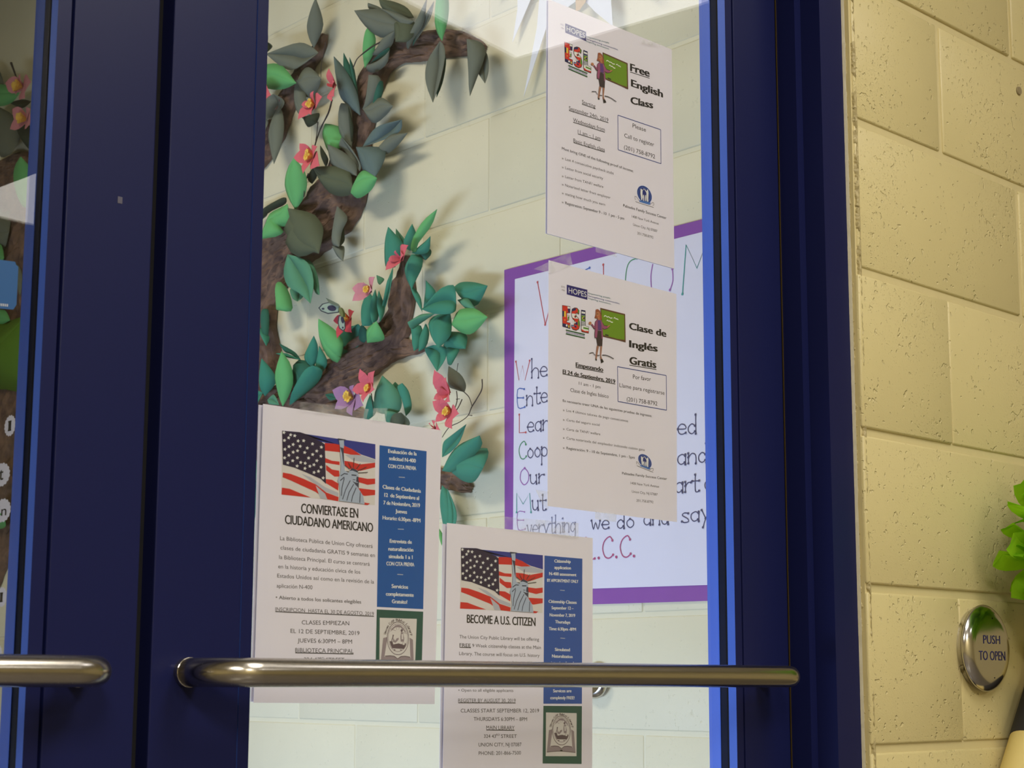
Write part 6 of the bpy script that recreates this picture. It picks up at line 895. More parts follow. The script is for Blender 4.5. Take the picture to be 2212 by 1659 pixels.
["t","lettering","k","Es necesario traer UNA de las siguientes pruebas de ingresos:","b",[1.2572,1.3835,1.408,1.3834,1.408,1.3865,1.2572,1.3864]],
["t","lettering","dgrey","Los 4 últimos talones de pago consecutivos","n",[1.2631,1.3729,1.3658,1.3723,1.3658,1.3753,1.2631,1.3758]],
["t","lettering","grey","»","n",[1.2572,1.3728,1.2601,1.3728,1.2601,1.3745,1.2572,1.3745]],
["t","lettering","dgrey","Carta del seguro social","n",[1.2631,1.362,1.3173,1.3623,1.3173,1.3652,1.2631,1.3648]],
["t","lettering","grey","»","n",[1.2572,1.3619,1.2601,1.3618,1.2601,1.3635,1.2572,1.3636]],
["t","lettering","dgrey","Carta de TANF/ welfare","n",[1.263,1.3514,1.3183,1.3516,1.3184,1.3546,1.2631,1.3543]],
["t","lettering","grey","»","n",[1.2572,1.3513,1.2601,1.3513,1.2601,1.353,1.2572,1.353]],
["t","lettering","dgrey","Carta notarizada del empleador indicando cuánto gana","n",[1.263,1.3412,1.3946,1.341,1.3947,1.344,1.263,1.3441]],
["t","lettering","grey","»","n",[1.2571,1.3412,1.2601,1.3411,1.2601,1.3428,1.2571,1.3429]],
["t","lettering","k","Registración: 9 - 10 de Septiembre, 1 pm - 5pm","b",[1.263,1.3298,1.3769,1.3299,1.3769,1.3331,1.263,1.3328]],
["t","lettering","grey","»","n",[1.2571,1.3297,1.2601,1.3297,1.2601,1.3314,1.2571,1.3315]],
["p","emblem","lblue2",[1.4066,1.3264,1.4061,1.3246,1.405,1.3229,1.4032,1.3217,1.4009,1.3209,1.3983,1.3206,1.3955,1.3207,1.3927,1.3213,1.39,1.3224,1.3876,1.3237,1.3856,1.3254,1.3841,1.3272,1.3832,1.3291,1.3829,1.331,1.3832,1.3328,1.3842,1.3344,1.3857,1.3356,1.3878,1.3366,1.3903,1.337,1.3931,1.337,1.396,1.3365,1.3988,1.3356,1.4014,1.3342,1.4037,1.3325,1.4053,1.3305,1.4063,1.3285]],
["p","emblem","navy2",[1.4059,1.3266,1.4054,1.3248,1.4043,1.3233,1.4027,1.3221,1.4005,1.3214,1.3981,1.321,1.3954,1.3212,1.3928,1.3218,1.3903,1.3227,1.388,1.324,1.3861,1.3256,1.3847,1.3273,1.3838,1.3291,1.3835,1.3309,1.3838,1.3326,1.3847,1.3341,1.3862,1.3353,1.3882,1.3361,1.3905,1.3366,1.3932,1.3366,1.3959,1.3361,1.3986,1.3352,1.401,1.3339,1.4031,1.3323,1.4047,1.3304,1.4056,1.3285]],
["p","emblem","lblue2",[1.4042,1.3269,1.4038,1.3254,1.4029,1.3241,1.4015,1.3231,1.3997,1.3224,1.3975,1.3221,1.3953,1.3222,1.393,1.3227,1.3908,1.3235,1.3888,1.3247,1.3872,1.326,1.386,1.3275,1.3852,1.329,1.385,1.3306,1.3853,1.332,1.386,1.3333,1.3873,1.3344,1.389,1.3351,1.3911,1.3355,1.3933,1.3355,1.3957,1.3351,1.398,1.3343,1.4001,1.3332,1.4018,1.3318,1.4032,1.3302,1.404,1.3285]],
["p","emblem","navy2",[1.4035,1.327,1.4032,1.3256,1.4023,1.3244,1.401,1.3235,1.3993,1.3229,1.3973,1.3226,1.3952,1.3227,1.3931,1.3231,1.3911,1.3239,1.3892,1.3249,1.3877,1.3262,1.3865,1.3276,1.3858,1.329,1.3856,1.3305,1.3859,1.3318,1.3866,1.333,1.3878,1.334,1.3894,1.3347,1.3913,1.335,1.3934,1.335,1.3956,1.3346,1.3977,1.3339,1.3996,1.3328,1.4013,1.3316,1.4025,1.3301,1.4033,1.3286]],
["p","emblem","lblue2",[1.3851,1.3236,1.4047,1.3214,1.4022,1.3194,1.3868,1.322]],
["p","emblem","white",[1.388,1.3338,1.39,1.3338,1.3911,1.3326,1.3933,1.3345,1.394,1.3344,1.3913,1.332,1.391,1.3295,1.3916,1.3264,1.3904,1.3236,1.3891,1.3239,1.3888,1.3264,1.3879,1.3294]],
["p","emblem","white",[1.4002,1.3337,1.3986,1.3334,1.3983,1.3318,1.394,1.3344,1.394,1.3337,1.3973,1.3307,1.3979,1.3266,1.3982,1.3226,1.4002,1.3222,1.4006,1.3266,1.401,1.3303]],
["p","emblem","white",[1.3923,1.3285,1.3934,1.3285,1.3938,1.3265,1.3937,1.323,1.3924,1.3232,1.3918,1.3264]],
["p","emblem","white",[1.3956,1.3283,1.3968,1.3283,1.3974,1.326,1.3968,1.3228,1.3953,1.3232,1.3951,1.326]],
["l","emblem","grey",0.0006,[1.3794,1.3268,1.3818,1.3265,1.3855,1.3236],0],
["l","emblem","grey",0.0006,[1.3804,1.3223,1.3872,1.3209,1.409,1.317],0],
["l","emblem","grey",0.0006,[1.4095,1.3212,1.4066,1.3214,1.4027,1.3194],0],
["l","emblem","grey",0.0005,[1.3794,1.3267,1.3796,1.3245,1.3808,1.324],0],
["l","emblem","grey",0.0005,[1.4095,1.321,1.4094,1.3191,1.4074,1.3191],0],
["t","lettering","k","Palisades Family Success Center","b",[1.3548,1.3096,1.4339,1.3099,1.434,1.3129,1.3548,1.3125]],
["t","lettering","dgrey","1408 New York Avenue","n",[1.3693,1.2992,1.4193,1.2993,1.4194,1.3024,1.3693,1.3022]],
["t","lettering","dgrey","Union City, NJ 07087","n",[1.3715,1.2895,1.4165,1.2895,1.4165,1.2925,1.3716,1.2925]],
["t","lettering","dgrey","201.758.8792","n",[1.3792,1.2795,1.4089,1.2799,1.4089,1.2829,1.3793,1.2825]]]]]


XB = M['XB']          # face of the vestibule wall
YF = 1.1595           # face of the hall wall
YP = 1.2575           # plane of the flyers, just behind the glass

# ------------------------------------------------------------------ materials
MATS = {}
def principled(name, color, rough=0.6, metal=0.0, spec=0.5, **kw):
    if name in MATS: return MATS[name]
    m = bpy.data.materials.new(name); m.use_nodes = True
    b = m.node_tree.nodes['Principled BSDF']
    b.inputs['Base Color'].default_value = (*color, 1); b.inputs['Roughness'].default_value = rough
    b.inputs['Metallic'].default_value = metal; b.inputs['Specular IOR Level'].default_value = spec
    for k, v in kw.items(): b.inputs[k.replace('_', ' ')].default_value = v
    MATS[name] = m
    return m
def nodes(m): return m.node_tree.nodes, m.node_tree.links, m.node_tree.nodes['Principled BSDF']
def srgb(r, g, b):
    f = lambda c: (c/255/12.92) if c/255 <= .04045 else ((c/255+.055)/1.055)**2.4
    return (f(r), f(g), f(b))
def coords(n, l):
    g = n.new('ShaderNodeNewGeometry'); return g.outputs['Position']

def grain(m, scale, amount, bump=0.0, dist=0.001):
    """fine colour variation and relief"""
    n, l, b = nodes(m)
    t = n.new('ShaderNodeTexNoise'); t.inputs['Scale'].default_value = scale; t.inputs['Detail'].default_value = 6
    l.new(coords(n, l), t.inputs['Vector'])
    if amount:
        base = b.inputs['Base Color'].default_value[:]
        mx = n.new('ShaderNodeMix'); mx.data_type = 'RGBA'
        mx.inputs['A'].default_value = tuple(c*(1-amount) for c in base[:3]) + (1,)
        mx.inputs['B'].default_value = tuple(min(1, c*(1+amount)) for c in base[:3]) + (1,)
        l.new(t.outputs['Fac'], mx.inputs['Factor']); l.new(mx.outputs['Result'], b.inputs['Base Color'])
    if bump:
        bp = n.new('ShaderNodeBump'); bp.inputs['Strength'].default_value = bump; bp.inputs['Distance'].default_value = dist
        l.new(t.outputs['Fac'], bp.inputs['Height']); l.new(bp.outputs['Normal'], b.inputs['Normal'])
    return m

def block_paint(name, color, rough, strength, rare=.64):
    """thick glossy paint over porous concrete block: irregular pits, pebbly roller texture, smooth and rough patches"""
    m = principled(name, color, rough); n, l, b = nodes(m); pos = coords(n, l)
    def tex(scale, detail, r=.5):
        t = n.new('ShaderNodeTexNoise'); t.inputs['Scale'].default_value = scale; t.inputs['Detail'].default_value = detail; t.inputs['Roughness'].default_value = r
        l.new(pos, t.inputs['Vector']); return t.outputs['Fac']
    def math_(op, a, b_=None, c=None):
        q = n.new('ShaderNodeMath'); q.operation = op
        for k, v in enumerate((a, b_, c)):
            if v is None: continue
            if isinstance(v, (int, float)): q.inputs[k].default_value = v
            else: l.new(v, q.inputs[k])
        return q.outputs[0]
    def step(v, lo, hi, t0=0.0, t1=1.0):
        q = n.new('ShaderNodeMapRange'); q.interpolation_type = 'SMOOTHSTEP'
        for k, w in (('From Min', lo), ('From Max', hi), ('To Min', t0), ('To Max', t1)): q.inputs[k].default_value = w
        l.new(v, q.inputs['Value']); return q.outputs[0]
    wide = tex(6, 2); cluster = tex(26, 2)
    pits = math_('MULTIPLY_ADD', cluster, .30, tex(135, 1.5))
    pits = math_('MULTIPLY_ADD', wide, .22, pits)
    deep = step(pits, rare+.27, rare+.37)
    small = step(math_('MULTIPLY_ADD', wide, .35, tex(330, 1)), rare+.19, rare+.30)
    rol = math_('MULTIPLY', tex(420, 3, .6), step(wide, .38, .62, .10, .34))
    h = math_('MULTIPLY_ADD', deep, -1.0, rol)
    h = math_('MULTIPLY_ADD', small, -.32, h)
    h = math_('MULTIPLY_ADD', tex(45, 3), .28, h)
    bp = n.new('ShaderNodeBump'); bp.inputs['Strength'].default_value = strength; bp.inputs['Distance'].default_value = 0.0020
    l.new(h, bp.inputs['Height']); l.new(bp.outputs['Normal'], b.inputs['Normal'])
    cm = n.new('ShaderNodeMix'); cm.data_type = 'RGBA'; cm.inputs['A'].default_value = tuple(c*.94 for c in color)+(1,); cm.inputs['B'].default_value = tuple(min(1, c*1.04) for c in color)+(1,)
    l.new(wide, cm.inputs['Factor']); l.new(cm.outputs['Result'], b.inputs['Base Color'])
    return m

YELLOW = block_paint('yellow_block_paint', (0.68, 0.585, 0.295), .36, .72)
CREAM = block_paint('cream_block_paint', (0.72, 0.67, 0.48), .5, .4, .67)
YELLOW_PLAIN = grain(principled('yellow_paint', (0.66, 0.57, 0.305), .4), 60, .04, .3)
EDGE = block_paint('shaded_edge_paint', (0.47, 0.39, 0.19), .5, .7)  # darker yellow: the shade of the groove is put into the colour
CAULK = grain(principled('caulk', (0.47, 0.43, 0.31), .5), 90, .05, .3)
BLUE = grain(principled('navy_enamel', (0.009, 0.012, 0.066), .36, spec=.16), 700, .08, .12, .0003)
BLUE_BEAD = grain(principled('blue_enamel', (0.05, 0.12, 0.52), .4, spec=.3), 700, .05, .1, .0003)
BLACK = principled('black_rubber', (0.006, 0.005, 0.005), .6, spec=.08)
GAP_SHADE = principled('gap_shade', (0.003, 0.003, 0.006), .7)
BRASS = principled('brass_strip', (0.25, 0.17, 0.05), .4, .8)
STEEL = principled('brushed_steel', (0.50, 0.465, 0.41), .17, 1.0)
def brushed(m, axis_scale):
    n, l, b = nodes(m)
    mp = n.new('ShaderNodeMapping'); mp.inputs['Scale'].default_value = axis_scale; l.new(coords(n, l), mp.inputs['Vector'])
    t = n.new('ShaderNodeTexNoise'); t.inputs['Scale'].default_value = 1; t.inputs['Detail'].default_value = 5; l.new(mp.outputs[0], t.inputs['Vector'])
    r = n.new('ShaderNodeMapRange'); r.inputs['To Min'].default_value = .13; r.inputs['To Max'].default_value = .33; l.new(t.outputs['Fac'], r.inputs['Value']); l.new(r.outputs[0], b.inputs['Roughness'])
    bp = n.new('ShaderNodeBump'); bp.inputs['Strength'].default_value = .08; bp.inputs['Distance'].default_value = .0002; l.new(t.outputs['Fac'], bp.inputs['Height']); l.new(bp.outputs['Normal'], b.inputs['Normal'])
brushed(STEEL, (900, 900, 12))
CEIL = principled('ceiling_tile', (0.72, 0.71, 0.66), .8)
FLOOR = grain(principled('floor_tile', (0.16, 0.14, 0.12), .3), 30, .15)
PAPER = grain(principled('white_paper', (0.77, 0.735, 0.84), .75), 25, .025, .15, .001)
PAPER2 = principled('lilac_white_paper', (0.66, 0.64, 0.78), .75)
BANNER = grain(principled('banner_paper', (0.68, 0.66, 0.76), .8), 12, .03, .1, .002)
PURPLE = grain(principled('purple_paper', (0.22, 0.06, 0.33), .8), 20, .05)

def leafmat(name, color, rough=.8):
    m = principled(name, color, rough, spec=.2)
    return grain(m, 35, .10, .12, .0015)
LEAF = {'G': leafmat('sage_paper', (0.15, 0.17, 0.135)), 'B': leafmat('slate_paper', (0.11, 0.165, 0.16)), 'O': leafmat('olive_paper', (0.095, 0.115, 0.07)),
        'D': leafmat('dark_green_paper', (0.035, 0.05, 0.032)), 'K': leafmat('bright_green_paper', (0.13, 0.43, 0.15)), 'M': leafmat('mid_green_paper', (0.09, 0.28, 0.17)),
        'T': leafmat('teal_paper', (0.045, 0.24, 0.16)), 'U': leafmat('deep_teal_paper', (0.025, 0.13, 0.09)), 'F': leafmat('forest_paper', (0.09, 0.20, 0.02))}
FLOWER = {'P': leafmat('coral_paper', (0.68, 0.13, 0.16)), 'R': leafmat('red_paper', (0.55, 0.06, 0.08)), 'Q': leafmat('blush_paper', (0.62, 0.24, 0.28)), 'V': leafmat('lilac_paper', (0.36, 0.19, 0.34))}
STAMEN = principled('yellow_stamen', (0.82, 0.52, 0.08), .6)
BARK = principled('brown_kraft_paper', (0.085, 0.045, 0.033), .85)
def barky(m):
    n, l, b = nodes(m); pos = coords(n, l)
    t = n.new('ShaderNodeTexNoise'); t.inputs['Scale'].default_value = 24; t.inputs['Detail'].default_value = 8; t.inputs['Roughness'].default_value = .65; l.new(pos, t.inputs['Vector'])
    r = n.new('ShaderNodeValToRGB'); r.color_ramp.elements[0].position = .35; r.color_ramp.elements[0].color = (0.065, 0.034, 0.030, 1); r.color_ramp.elements[1].position = .68; r.color_ramp.elements[1].color = (0.23, 0.135, 0.09, 1)
    l.new(t.outputs['Fac'], r.inputs['Fac']); l.new(r.outputs['Color'], b.inputs['Base Color'])
    bp = n.new('ShaderNodeBump'); bp.inputs['Strength'].default_value = .6; bp.inputs['Distance'].default_value = .004
    l.new(t.outputs['Fac'], bp.inputs['Height']); l.new(bp.outputs['Normal'], b.inputs['Normal'])
barky(BARK)
TWIGM = principled('dark_twig', (0.03, 0.02, 0.022), .7)

INK = {'k': srgb(34, 32, 34), 'dgrey': srgb(62, 58, 60), 'grey': srgb(120, 115, 118), 'lgrey': srgb(180, 185, 195), 'white': srgb(225, 225, 222), 'pwhite': srgb(214, 209, 207), 'pgrey': srgb(178, 180, 192),
       'navy': srgb(38, 36, 90), 'navy2': srgb(35, 45, 120), 'navy3': srgb(44, 38, 110), 'canton': srgb(44, 34, 62), 'sky': srgb(48, 56, 140), 'lblue': srgb(120, 150, 205), 'lblue2': srgb(70, 115, 185),
       'blue': srgb(18, 84, 160), 'blue2': srgb(42, 82, 160), 'dblue': srgb(58, 72, 140), 'teal': srgb(40, 105, 120), 'red': srgb(205, 52, 40), 'fred': srgb(200, 46, 42), 'yellow': srgb(225, 190, 60),
       'green': srgb(90, 140, 50), 'dgreen': srgb(30, 90, 50), 'dgreen2': srgb(42, 84, 76), 'board': srgb(106, 142, 30), 'brown': srgb(96, 60, 42), 'skin': srgb(180, 120, 84), 'skin2': srgb(158, 112, 92),
       'hair': srgb(150, 82, 54), 'plum': srgb(150, 78, 112), 'purple': srgb(92, 58, 120), 'skirt': srgb(58, 46, 48), 'stat': srgb(165, 178, 200), 'dstat': srgb(62, 66, 84), 'mauve': srgb(148, 134, 140), 'dmauve': srgb(96, 80, 88)}
def ink(k): return principled('ink_'+k, INK[k], .7, spec=.25)
PEN = {'r': (0.50, 0.07, 0.08), 'b': (0.05, 0.12, 0.42), 'g': (0.06, 0.26, 0.12), 'p': (0.32, 0.10, 0.38), 't': (0.04, 0.30, 0.27), 'n': (0.05, 0.05, 0.13), 'd': (0.16, 0.17, 0.30), 'm': (0.40, 0.05, 0.17)}
def pen(k): return principled('pen_'+k, PEN[k], .6)

def glassmat(name, tint):
    m = bpy.data.materials.new(name); m.use_nodes = True; n, l = m.node_tree.nodes, m.node_tree.links
    n.clear(); o = n.new('ShaderNodeOutputMaterial'); mix = n.new('ShaderNodeMixShader'); tr = n.new('ShaderNodeBsdfTransparent'); gl = n.new('ShaderNodeBsdfGlossy'); fr = n.new('ShaderNodeFresnel')
    tr.inputs[0].default_value = (*tint, 1); gl.inputs['Roughness'].default_value = 0.004; fr.inputs['IOR'].default_value = 1.5
    ge = n.new('ShaderNodeNewGeometry'); ior = n.new('ShaderNodeMapRange'); ior.inputs['To Min'].default_value = 1.5; ior.inputs['To Max'].default_value = 1/1.5
    l.new(ge.outputs['Backfacing'], ior.inputs['Value']); l.new(ior.outputs[0], fr.inputs['IOR'])
    l.new(fr.outputs[0], mix.inputs[0]); l.new(tr.outputs[0], mix.inputs[1]); l.new(gl.outputs[0], mix.inputs[2]); l.new(mix.outputs[0], o.inputs[0])
    return m
GLASS = glassmat('clear_glass', (0.985, 0.99, 0.985)); GLASS_DIM = glassmat('tinted_glass', (0.78, 0.76, 0.70))  # the left pane is tinted browner and darker than the right
TAPE = bpy.data.materials.new('clear_tape'); TAPE.use_nodes = True
_n, _l = TAPE.node_tree.nodes, TAPE.node_tree.links; _n.clear()
_o = _n.new('ShaderNodeOutputMaterial'); _mx = _n.new('ShaderNodeMixShader'); _t = _n.new('ShaderNodeBsdfTransparent'); _p = _n.new('ShaderNodeBsdfPrincipled')
_p.inputs['Base Color'].default_value = (.75, .75, .74, 1); _p.inputs['Roughness'].default_value = .25; _mx.inputs[0].default_value = .22
_nz = _n.new('ShaderNodeTexNoise'); _nz.inputs['Scale'].default_value = 60; _g = _n.new('ShaderNodeNewGeometry'); _l.new(_g.outputs['Position'], _nz.inputs['Vector'])
_b = _n.new('ShaderNodeBump'); _b.inputs['Strength'].default_value = .7; _b.inputs['Distance'].default_value = .002; _l.new(_nz.outputs['Fac'], _b.inputs['Height']); _l.new(_b.outputs[0], _p.inputs['Normal'])
_r = _n.new('ShaderNodeMapRange'); _r.inputs['From Min'].default_value = .35; _r.inputs['From Max'].default_value = .7; _r.inputs['To Min'].default_value = .1; _r.inputs['To Max'].default_value = .42; _l.new(_nz.outputs['Fac'], _r.inputs['Value']); _l.new(_r.outputs[0], _mx.inputs[0])
_l.new(_t.outputs[0], _mx.inputs[1]); _l.new(_p.outputs[0], _mx.inputs[2]); _l.new(_mx.outputs[0], _o.inputs[0])
TISSUE = bpy.data.materials.new('lime_tissue'); TISSUE.use_nodes = True
_n, _l = TISSUE.node_tree.nodes, TISSUE.node_tree.links; _n.clear()
_o = _n.new('ShaderNodeOutputMaterial'); _mx = _n.new('ShaderNodeMixShader'); _d = _n.new('ShaderNodeBsdfDiffuse'); _t = _n.new('ShaderNodeBsdfTranslucent'); _mx.inputs[0].default_value = .45
_d.inputs[0].default_value = (.36, .70, .03, 1); _t.inputs[0].default_value = (.38, .78, .02, 1)
_l.new(_d.outputs[0], _mx.inputs[1]); _l.new(_t.outputs[0], _mx.inputs[2]); _l.new(_mx.outputs[0], _o.inputs[0])
def emitter(name, color, strength):
    m = principled(name, (0.8, 0.8, 0.8), .6); b = m.node_tree.nodes['Principled BSDF']
    b.inputs['Emission Color'].default_value = (*color, 1); b.inputs['Emission Strength'].default_value = strength
    return m
DIFFUSER = emitter('lit_diffuser', (0.98, 0.96, 1.0), 3.6)
BRIGHT = emitter('bright_diffuser', (1.0, 0.97, 0.93), 6.5)
SKYGLASS = emitter('daylit_pane', (0.75, 0.87, 1.0), .6)

# ------------------------------------------------------------------ object helpers
def tag(o, label=None, cat=None, group=None, kind=None):
    if label: o['label'] = label
    if cat: o['category'] = cat
    if group: o['group'] = group
    if kind: o['kind'] = kind
    return o
def empty(name, loc=(0, 0, 0), **kw):
    o = bpy.data.objects.new(name, None); COL.objects.link(o); o.location = loc; o.empty_display_size = .05
    return tag(o, **kw)
def link(name, me, mats, parent=None, smooth=False, **kw):
    for m in (mats if isinstance(mats, (list, tuple)) else [mats]):
        if me.materials.find(m.name) < 0 or isinstance(mats, (list, tuple)): me.materials.append(m)
    if smooth:
        for p in me.polygons: p.use_smooth = True
    o = bpy.data.objects.new(name, me); COL.objects.link(o)
    if parent: o.parent = parent; o.matrix_parent_inverse = Matrix.Translation(-parent.location)
    return tag(o, **kw)
def mesh(name, verts, faces, idx=None):
    me = bpy.data.meshes.new(name); me.from_pydata([tuple(v) for v in verts], [], faces)
    if idx:
        for p, i in zip(me.polygons, idx): p.material_index = i
    me.update(); return me
def box(name, lo, hi, mat, parent=None, bevel=0.0, seg=2, **kw):
    bm = bmesh.new(); bmesh.ops.create_cube(bm, size=1)
    for v in bm.verts:
        v.co = Vector(((lo[i]+hi[i])/2 + v.co[i]*(hi[i]-lo[i]) for i in range(3)))
    if bevel: bmesh.ops.bevel(bm, geom=bm.edges[:], offset=bevel, segments=seg, profile=.5, affect='EDGES')
    me = bpy.data.meshes.new(name); bm.to_mesh(me); bm.free()
    return link(name, me, mat, parent, **kw)
def tube_mesh(name, pts, radius, sides=10, caps=True):
    pts = [Vector(p) for p in pts]; n = len(pts); rad = radius if isinstance(radius, (list, tuple)) else [radius]*n
    vs, fs = [], []; up = Vector((0.12, 0.3, .94)).normalized()
    for i, p in enumerate(pts):
        t = (pts[min(i+1, n-1)]-pts[max(i-1, 0)]).normalized()
        if i == 0: a = t.orthogonal().normalized()
        else: a = (a - t*a.dot(t)).normalized()
        b = t.cross(a)
        for k in range(sides):
            w = 2*math.pi*k/sides; vs.append(p + (a*math.cos(w)+b*math.sin(w))*rad[i])
    for i in range(n-1):
        for k in range(sides):
            k2 = (k+1) % sides; fs.append((i*sides+k, i*sides+k2, (i+1)*sides+k2, (i+1)*sides+k))
    if caps: fs.append(tuple(range(sides))[::-1]); fs.append(tuple((n-1)*sides+k for k in range(sides)))
    return mesh(name, vs, fs)
def prism(name, plan, z0, z1, mat, parent=None, **kw):
    n = len(plan); vs = [(x, y, z0) for x, y in plan]+[(x, y, z1) for x, y in plan]
    fs = [tuple(range(n))[::-1], tuple(range(n, 2*n))]+[(i, (i+1) % n, n+(i+1) % n, n+i) for i in range(n)]
    me = mesh(name, vs, fs); bm = bmesh.new(); bm.from_mesh(me); bmesh.ops.recalc_face_normals(bm, faces=bm.faces[:]); bm.to_mesh(me); bm.free()
    return link(name, me, mat, parent, **kw)
def catmull(pts, steps=4, closed=False):
    out = []; n = len(pts)
    for i in range(n-1):
        p0 = pts[max(i-1, 0)]; p1 = pts[i]; p2 = pts[i+1]; p3 = pts[min(i+2, n-1)]
        for s in range(steps):
            t = s/steps
            out.append(tuple(.5*((2*b)+(-a+c)*t+(2*a-5*b+4*c-d)*t*t+(-a+3*b-3*c+d)*t**3) for a, b, c, d in zip(p0, p1, p2, p3)))
    out.append(tuple(pts[-1])); return out

# ------------------------------------------------------------------ room shell
floor = box('floor', (-3.2, -4.2, -.1), (4.6, 5.4, 0), FLOOR, kind='structure')
ceiling = box('ceiling', (-3.2, -4.2, 2.7), (4.6, YF, 2.8), CEIL, kind='structure')
box('ceiling_vestibule', (-3.2, YF, 3.2), (XB+.2, 5.5, 3.3), CEIL, kind='structure').name = 'ceiling_inner'
box('wall_left', (-3.3, -4.2, 0), (-3.2, 5.4, 3.2), YELLOW_PLAIN, kind='structure')
box('wall_right', (4.6, -4.2, 0), (4.7, YF, 2.7), YELLOW_PLAIN, kind='structure')
box('wall_rear', (-3.2, -4.3, 0), (4.6, -4.2, 2.7), YELLOW_PLAIN, kind='structure')
wall_end = box('wall_end', (-3.2, 5.4, 0), (XB+.2, 5.5, 3.2), YELLOW_PLAIN, kind='structure')
# daylit outer doors at the end of the vestibule
win = empty('window_1', (0.4, 5.38, 0.02), kind='structure')
for k in range(2):
    box('pane', (-.62+k*.98+.1, 5.375, .12), (-.62+k*.98+.88, 5.385, 2.0), SKYGLASS, win)
for k in range(3):
    box('stile', (-.62+k*.98-.05, 5.33, .02), (-.62+k*.98+.08, 5.398, 2.1), BLUE, win)
box('rail', (-.67, 5.34, .02), (1.42, 5.398, .14), BLUE, win); box('rail', (-.67, 5.34, 1.98), (1.42, 5.398, 2.1), BLUE, win)

def block_wall(root, rows, xs_for_row, place, paint, gap_for, depth, bev):
    cache = {}
    for r in range(len(rows)-1):
        z0, z1 = rows[r], rows[r+1]
        js = xs_for_row(r)
        for a, b in zip(js[:-1], js[1:]):
            w, h = (b-a)-gap_for(r), (z1-z0)-(.0105 if paint is YELLOW else .008)
            if w < .03: continue
            key = (round(w, 3), round(h, 3))
            if key not in cache:
                bm = bmesh.new(); bmesh.ops.create_cube(bm, size=1)
                for v in bm.verts: v.co = Vector((v.co.x*w, v.co.y*depth, v.co.z*h))
                bmesh.ops.bevel(bm, geom=bm.edges[:], offset=bev, segments=2, profile=.5, affect='EDGES')
                me = bpy.data.meshes.new('block'); bm.to_mesh(me); bm.free(); me.materials.append(paint); cache[key] = me
                for p in me.polygons: p.use_smooth = True
            o = bpy.data.objects.new('block', cache[key]); COL.objects.link(o)
            place(o, (a+b)/2, (z0+z1)/2); o.parent = root; o.matrix_parent_inverse = Matrix.Translation(-root.location)

# hall wall of painted blocks, right of the doors
zj = M['zF'][::-1]
front = empty('wall_front', (3.1, YF+.1, 0), kind='structure')
rows = [zj[0]-.2032*k for k in (4, 3, 2, 1)] + zj + [zj[-1]+.2032*k for k in (1, 2, 3)]
rows[0] = 0.0
rows[-1] = 2.7
XW = M['xw']
def front_joints(r):
    ph = M['vj'] if r % 2 == FP else M['vj']+.2032
    if r == 9: ph = M['vj']+.2032
    js = [XW]; k = -4
    while True:
        x = ph+.4064*k; k += 1
        if x < XW+.05: continue
        if x > 4.5: break
        js.append(x)
    return js+[4.6]
FP = 0
rr = random.Random(4)
def put_front(o, x, z):
    o.location = (x, YF+.07+rr.uniform(0, .0014), z); o.rotation_euler = (0, rr.uniform(-.0008, .0008), rr.uniform(-.0012, .0012))
block_wall(front, rows, front_joints, put_front, YELLOW, lambda r: .0095 if r > 6 else .0022, .14, .0030)
box('mortar', (XW+.001, YF+.0042, 0), (4.6, YF+.2, 2.7), YELLOW_PLAIN, front)
# the broken edge of the blocks against the frame
def ragged(name, prof, mat, amp, parent, nz=1100, za=.74, zb=2.0):
    """prof: (x, y, roughness) stations across the strip"""
    vs, fs = [], []; K = len(prof)
    for i in range(nz+1):
        z = za+(zb-za)*i/nz
        chip = max(0, noise.noise(Vector((3.3, z*38, 1.1)))-.18)*2.2
        for k, (x, y, r) in enumerate(prof):
            e = noise.noise(Vector((k*1.7, z*130, 5.1)))+.7*noise.noise(Vector((k*3.1, z*330, 9.7)))
            f = noise.noise(Vector((k*2.9, z*160, 2.2)))
            vs.append((x+e*amp*r+chip*.004*r, y+f*amp*r*.9+chip*.004*r, z))
    for i in range(nz):
        for k in range(K-1): a = i*K+k; fs.append((a, a+1, a+K+1, a+K))
    return link(name, mesh(name, vs, fs), mat, parent)
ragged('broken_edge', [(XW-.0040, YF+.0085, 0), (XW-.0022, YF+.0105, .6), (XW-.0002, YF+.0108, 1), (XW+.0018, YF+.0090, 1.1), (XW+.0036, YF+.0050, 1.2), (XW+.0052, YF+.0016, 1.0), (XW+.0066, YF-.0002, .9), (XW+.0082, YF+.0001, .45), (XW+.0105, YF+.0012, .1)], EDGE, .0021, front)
ragged('caulk_bead', [(M['xf1']-.0004, YF+.0108, .15), (M['xf1']+.0012, YF+.0085, .2), (XW-.0040, YF+.0070, .25), (XW-.0028, YF+.0085, .3), (XW-.0018, YF+.0125, .2)], CAULK, .0012, front, nz=500)
# round blanking disc in the wall
bm = bmesh.new(); bmesh.ops.create_cone(bm, cap_ends=True, segments=28, radius1=.0067, radius2=.0060, depth=.002)
me = bpy.data.meshes.new('wall_plug'); bm.to_mesh(me); bm.free()
o = link('wall_plug', me, principled('plug', (.30, .24, .13), .6), front); o.location = (M['plug'][0], YF-.0005, M['plug'][1]); o.rotation_euler = (math.pi/2, 0, 0)
# wall over and left of the doors
box('wall_over_doors', (-.95, YF, 2.2), (XB, YF+.16, 3.2), YELLOW_PLAIN, kind='structure').name = 'wall_upper'
box('wall_far', (-3.2, YF, 0), (-.95, YF+.16, 3.2), YELLOW_PLAIN, kind='structure')

